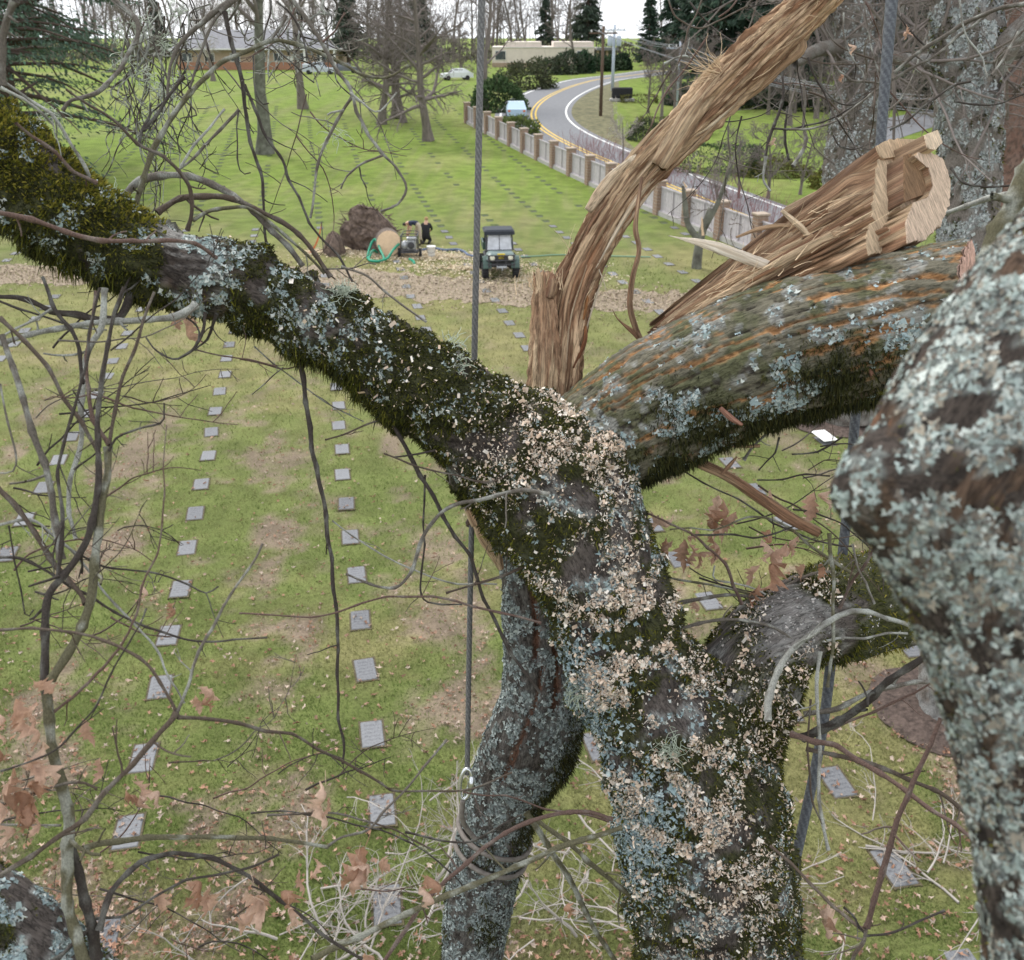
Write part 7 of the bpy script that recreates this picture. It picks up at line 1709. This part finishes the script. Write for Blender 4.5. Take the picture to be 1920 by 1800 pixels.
for dy in (0, 34):
    ringp = []
    i0 = int(np.argmin(np.abs(project(S['C'])[0][:, 1] - (1560 + dy))))
    T_ = nrm(S['C'][i0+3]-S['C'][i0-3]); a_ = nrm(np.cross(T_, [0, 1., 0])); b_ = np.cross(T_, a_)
    for t in np.linspace(0, 2*math.pi, 40): ringp.append(S['C'][i0] + T_*(.02*math.cos(t)) + (a_*math.cos(t) + b_*math.sin(t))*(S['r'][i0]*1.10))
    g = Geo().tube(ringp, .0085, 8); g.build('sling', mat('sling_cord', (.17, .15, .135), .85, .3, 60), lr, True)
Geo().tube([P(868, 1500, 3.13), P(866, 1530, 3.16), P(874, 1552, 3.2), P(893, 1575, 3.22)], .0085, 8, 24).build('sling_tail', bpy.data.materials['sling_cord'], lr, True)
rope_obj('rigging_rope', [(1680, -90, 3.0, 11.5), (1672, 0, 2.98, 11), (1656, 200, 2.98, 9.5), (1640, 420, 2.98, 9), (1606, 760, 3.0, 8.8), (1588, 960, 3.02, 8.8), (1562, 1200, 3.02, 9.4), (1540, 1380, 3.02, 9), (1490, 1620, 3.02, 9), (1450, 1800, 3.02, 9), (1430, 1900, 3.02, 9)],
         'thick grey rigging rope running down right of the trunk behind the broken limb', ((.065, .070, .080), (.12, .13, .14)), None, 'rope', 5, .030)

# ------------------------------------------------------------------ near trees at right, broken tree, brush
def near_tree(name, px_, py_, rows, seed, label, base_col, lcol, flk, fs_, parts_args):
    b = ground(px_, py_); e = empty('lichened_tree' if flk else 'bare_tree', b, label, 'tree')
    C, Rr = px3(rows); C = np.vstack([b[None] - [0, 0, .1], C]); Rr = np.r_[Rr[0]*1.45, Rr]
    G = limb_grid(None, 160, 60, seed, C=C, Rr=Rr, lump=.08, ridge=.02, fine=.012); k1 = fbm(G['V']*6, 4, seed); k2 = fbm(G['V']*16, 3, seed+1)
    cols = np.zeros(G['V'].shape) + np.array(base_col); cols = mixc(cols, lcol, sstep(.45, .58, k1)*.8); cols = mixc(cols, (.06, .05, .042), sstep(.54, .64, k2)*.6)
    t = put('trunk', G, cols, m_bark, e)
    rr = np.random.default_rng(seed)
    if flk:
        N2 = G['N']; v2 = sstep(-.3, .1, (N2*nrm(CAM-G['V'])).sum(-1))*(G['V'][..., 2] > 5)
        p, Nn = pick(rr, G, v2*sstep(.45, .55, k1), flk); stuff('lichen', [flakes(rr, p, Nn, fs_, [(.42, .45, .44), (.32, .35, .35), (.50, .52, .52)], .9)], m_lich, t, 'lichen crust on the trunk')
        p, Nn = pick(rr, G, v2*sstep(.6, .68, k2), 2500); stuff('moss', [blades(rr, p, Nn, .06, .014, .4, MOSSD + MOSS)], m_moss, t, 'moss tufts on the trunk')
    lim = []
    for (lr_, sidn) in parts_args:
        C2, R2 = px3(lr_); q = resample(np.c_[C2, R2], 40); v, D, lc = tube_grid(q[:, :3], q[:, 3]*(1+.2*(fbm(q[:, :3]*4, 2, seed)-.5)), sidn); v2 = v.reshape(-1, 3)
        cc = np.zeros(v2.shape) + np.array(base_col); cc = mixc(cc, lcol, sstep(.5, .6, fbm(v2*9, 3, 3))*.7); obj('limb', v2, grid_quads(40, sidn), m_bark, e, cols=cc, lc=lc.reshape(-1, 3)); lim.append(q)
    P0 = np.vstack([q[8:, :3] for q in lim] + [G['C'][70:]]); idx = rr.integers(0, len(P0), 60); D0 = rr.normal(0, 1, (60, 3)) + [0, 0, .25]
    sc_ = float((b-CAM) @ FW)/14
    c, rd = grow(rr, P0[idx], D0, rr.uniform(.6, 2.2, 60)*sc_, rr.uniform(.010, .028, 60)*sc_, 8, .16, .3, .3); v1 = tubes_batch(c, rd, 5)
    P1, D1, L1, R1 = spawn(rr, c, rd, 6, .2, 1, .7, .45, .5, np.full(60, 1.5*sc_)); c2, r2 = grow(rr, P1, D1, L1, np.maximum(R1, .004*sc_), 6, .18, .0, .4); v2 = tubes_batch(c2, r2, 4)
    P1, D1, L1, R1 = spawn(rr, c2, r2, 2, .2, 1, .7, .5, .6, L1); c3, r3 = grow(rr, P1, D1, L1, np.maximum(R1, .003*sc_), 5, .18, .0, .4); v3 = tubes_batch(c3, r3, 3)
    V, F, _ = join([v1, v2, v3]); obj('twigs', V, F, m_twig_far, e)
    return e
near_tree('a', 1800, 1335, [(1800, 900, 14.0, 54), (1808, 600, 13.3, 54), (1815, 430, 13.0, 53), (1818, 300, 12.8, 55), (1815, 180, 12.6, 60), (1812, 60, 12.4, 66), (1800, -60, 12.3, 52), (1780, -300, 12.1, 45)], 301, 'near lichen crusted trunk standing behind the blurred stem', (.20, .175, .155), (.34, .345, .335), 7000, .020,
          [([(1815, 190, 12.6, 34), (1860, 130, 12.3, 26), (1900, 70, 12.0, 22), (1960, 20, 11.8, 20)], 14), ([(1800, 60, 12.5, 30), (1770, -20, 12.2, 24), (1720, -120, 12, 20)], 12), ([(1850, 130, 12.4, 22), (1890, 100, 12.4, 16), (1960, 85, 12.4, 14)], 12), ([(1790, 110, 12.6, 18), (1720, 115, 12.5, 13), (1650, 100, 12.4, 9)], 10)])
near_tree('b', 1590, 786, [(1588, 560, 25.6, 46), (1588, 330, 25.2, 44), (1600, 250, 25.1, 46), (1612, 170, 25, 46), (1605, 90, 24.9, 38), (1602, 0, 24.8, 38), (1600, -160, 24.6, 32)], 302, 'thick grey bare trunk behind the torn wedge', (.150, .130, .112), (.21, .20, .18), 3500, .024,
          [([(1615, 170, 25.0, 36), (1640, 120, 24.8, 24), (1660, 60, 24.6, 22), (1690, -40, 24.4, 20)], 12), ([(1595, 90, 24.9, 18), (1540, 92, 24.5, 13), (1490, 118, 24.2, 9)], 10), ([(1600, 40, 24.8, 16), (1560, -20, 24.6, 12), (1500, -80, 24, 9)], 10)])
near_tree('c', 1895, 640, [(1895, 480, 32, 34), (1893, 300, 31.6, 34), (1890, 150, 31.2, 33), (1886, 0, 31, 30), (1880, -160, 30.6, 26)], 303, 'reddish brown trunk at the right picture edge', (.20, .120, .092), (.24, .16, .13), 0, .05,
          [([(1892, 100, 31.2, 14), (1850, 60, 31, 10), (1800, 30, 31, 6)], 8)])
b = ground(1306, 503); k = mpp(b); e = empty('broken_young_tree', b, 'small snapped tree with torn tops on the lawn by the fence', 'tree')
Geo().tube([b - [0, 0, .1], b + [0, 0, 20*k], b + [4*k, 0, 60*k], b + [18*k, 0, 110*k]], [.22, .2, .17, .12], 12, 24).build('trunk', m_bark_mossy, e, True)
Geo().tube([b + [0, 0, 52*k], b + [-22*k, 0, 82*k], b + [-30*k, 0, 120*k], b + [-36*k, 0, 150*k]], [.15, .12, .11, .05], 10, 24).build('limb', m_bark_mossy, e, True)
Geo().tube([b + [10*k, 0, 75*k], b + [30*k, 0, 120*k], b + [50*k, 0, 190*k], b + [66*k, 0, 230*k]], [.12, .10, .06, .03], 8, 24).build('limb', m_bark_mossy, e, True)
Geo().tube([b + [6*k, -.1, 62*k], b + [2*k, -.1, 95*k]], [.09, .015], 6).tube([b + [-30*k, -.1, 148*k], b + [-37*k, -.1, 158*k]], [.05, .01], 6).build('torn_top', m_cut, e)
rr = np.random.default_rng(311); P0 = np.vstack([b + np.array([x*k, 0, z*k]) for x, z in zip(rr.uniform(-36, 60, 40), rr.uniform(70, 210, 40))]); c, rd = grow(rr, P0, rr.normal(0, 1, (40, 3)), rr.uniform(.4, 1.5, 40), np.full(40, .022), 7, .25, 0, .3); v1 = tubes_batch(c, rd, 4)
P1, D1, L1, R1 = spawn(rr, c, rd, 6, .2, 1, .7, .5, .6, np.full(40, 1.0)); c2, r2 = grow(rr, P1, D1, L1, np.maximum(R1, .008), 5, .2, 0, .4); V, F, _ = join([v1, tubes_batch(c2, r2, 3)]); obj('twigs', V, F, m_twig_far, e)
# fallen branch heaps on the grass below
for i, (x, y, sx, sy, n, lb) in enumerate([(930, 1700, 1.05, .8, 44, 'heap of pale fallen branches on the grass below the cracked stem'), (640, 1770, .8, .5, 18, 'pale fallen twigs on the grass at the lower edge'), (1700, 1650, .8, .6, 12, 'pale fallen twigs on the grass at lower right')]):
    b = ground(x, y); rr = np.random.default_rng(320+i); P0 = b + np.c_[rr.normal(0, sx, n), rr.normal(0, sy, n), rr.uniform(.03, .4, n)]
    c, rd = grow(rr, P0, np.c_[rr.normal(0, 1, (n, 2)), rr.uniform(0, .5, n)], rr.uniform(.7, 2.0, n), rr.uniform(.008, .020, n), 9, .16, -.1, .35); c[..., 2] = np.maximum(c[..., 2], .03)
    v1 = tubes_batch(c, rd, 5); P1, D1, L1, R1 = spawn(rr, c, rd, 7, .15, 1, .6, .4, .55, np.full(n, 1.3)); c2, r2 = grow(rr, P1, D1, L1, np.maximum(R1, .0042), 6, .2, 0, .4); c2[..., 2] = np.maximum(c2[..., 2], .02)
    P1, D1, L1, R1 = spawn(rr, c2, r2, 2, .15, 1, .6, .5, .7, L1); c3, r3 = grow(rr, P1, D1, L1, np.maximum(R1, .0035), 5, .2, 0, .4); c3[..., 2] = np.maximum(c3[..., 2], .02)
    V, F, _ = join([v1, tubes_batch(c2, r2, 4), tubes_batch(c3, r3, 3)]); o = obj('fallen_branches', V, F, m_twig_pale); tag(o, lb, kind='stuff')

# ------------------------------------------------------------------ grass blades and leaf litter: stuff
rr = np.random.default_rng(401); n = 215000
u = rr.uniform(0, 1, n); Yg = 1/(1/7.2 + u*(1/44.-1/7.2)); Xg = rr.uniform(-1, 1, n)*(Yg*.56+1.8)
kp = rr.uniform(0, 1, n) > bare(Xg, Yg)*.85
for mx_, my_ in MARK:
    if my_ < 30:
        sel = (np.abs(Xg-mx_) < .5) & (np.abs(Yg-my_) < .5)
        du = (Xg-mx_)*RX[0]+(Yg-my_)*RX[1]; dv_ = (Xg-mx_)*RD[0]+(Yg-my_)*RD[1]; kp &= ~(sel & (np.abs(du) < MW/2+.03) & (np.abs(dv_) < ML/2+.03))
Xg, Yg = Xg[kp], Yg[kp]; n = len(Xg); pg = np.stack([Xg, Yg, g0(Xg, Yg)], 1)
sc = .8 + .035*(Yg-8); Ls = .055*sc*rr.uniform(.5, 1.4, n); Ws = .0085*sc*rr.uniform(.6, 1.3, n)
d = nrm(np.c_[rr.normal(0, .55, (n, 2)), np.ones(n)]); s = nrm(np.cross(d, rr.normal(0, 1, (n, 3))))
V = np.stack([pg - s*Ws[:, None], pg + s*Ws[:, None], pg + d*Ls[:, None]], 1).reshape(-1, 3)
kk = np.clip(sstep(.42, .62, fbm(pg*.5, 3, 22)*.6 + fbm(pg*2.6, 2, 23)*.4) + .5*np.exp(-((Yg-33)/9)**2), 0, 1)
gcol = np.array([.135, .185, .050])*(1-kk[:, None]*.65) + np.array([.27, .245, .115])*kk[:, None]*.65
gcol = gcol*rr.uniform(.65, 1.35, (n, 1))
o = obj('grass', V, np.arange(3*n).reshape(n, 3), mat_col('grass_blades', .8, 0, coord='obj', tl=.3), cols=np.repeat(gcol, 3, 0), smooth=False); tag(o, 'short green grass blades on the cemetery lawn', kind='stuff')
# oak leaf litter
n = 8500; u = rr.uniform(0, 1, n*6); Yg = 1/(1/7.4 + u*(1/34.-1/7.4)); Xg = rr.uniform(-1, 1, n*6)*(Yg*.56+1.2); w_ = .16 + bare(Xg, Yg)*.6
kp = np.nonzero(rr.uniform(0, 1, n*6) < w_*.75)[0][:n]; Xg, Yg = Xg[kp], Yg[kp]; n = len(Xg)
K = 10; ang = np.linspace(0, 2*math.pi, K, endpoint=False); lob = np.where(np.arange(K) % 2 == 0, 1.0, .42)*np.array([1.25, 1, .95, 1, .8, 1, .9, 1, 1.0, 1])
th = rr.uniform(0, 2*math.pi, (n, 1)); L2 = rr.uniform(.026, .066, (n, 1)); lob = lob[None]*rr.uniform(.55, 1.25, (n, K)); xx = np.cos(ang)[None]*lob*L2; yy = np.sin(ang)[None]*lob*L2*rr.uniform(.4, .8, (n, 1))
ring = np.stack([Xg[:, None] + xx*np.cos(th) - yy*np.sin(th), Yg[:, None] + xx*np.sin(th) + yy*np.cos(th), np.full((n, K), 0) + .035 + rr.uniform(-.012, .030, (n, K))], 2)
V = np.concatenate([np.stack([Xg, Yg, np.full(n, .03)], 1)[:, None], ring], 1).reshape(-1, 3); b = (np.arange(n)*(K+1))[:, None]
F = np.concatenate([b + np.array([0, 1+j, 1+(j+1) % K]) for j in range(K)], 0)
pal = np.array([(.46, .29, .21), (.40, .23, .155), (.52, .38, .30), (.34, .19, .125), (.56, .45, .37)]); C = np.repeat(pal[rr.integers(0, 5, n)]*rr.uniform(.5, 1.0, (n, 1)), K+1, 0)
o = obj('fallen_leaves', V, F, m_bits, cols=np.clip(C, 0, 1), smooth=False); tag(o, 'tan fallen oak leaves scattered on the lawn', kind='stuff')
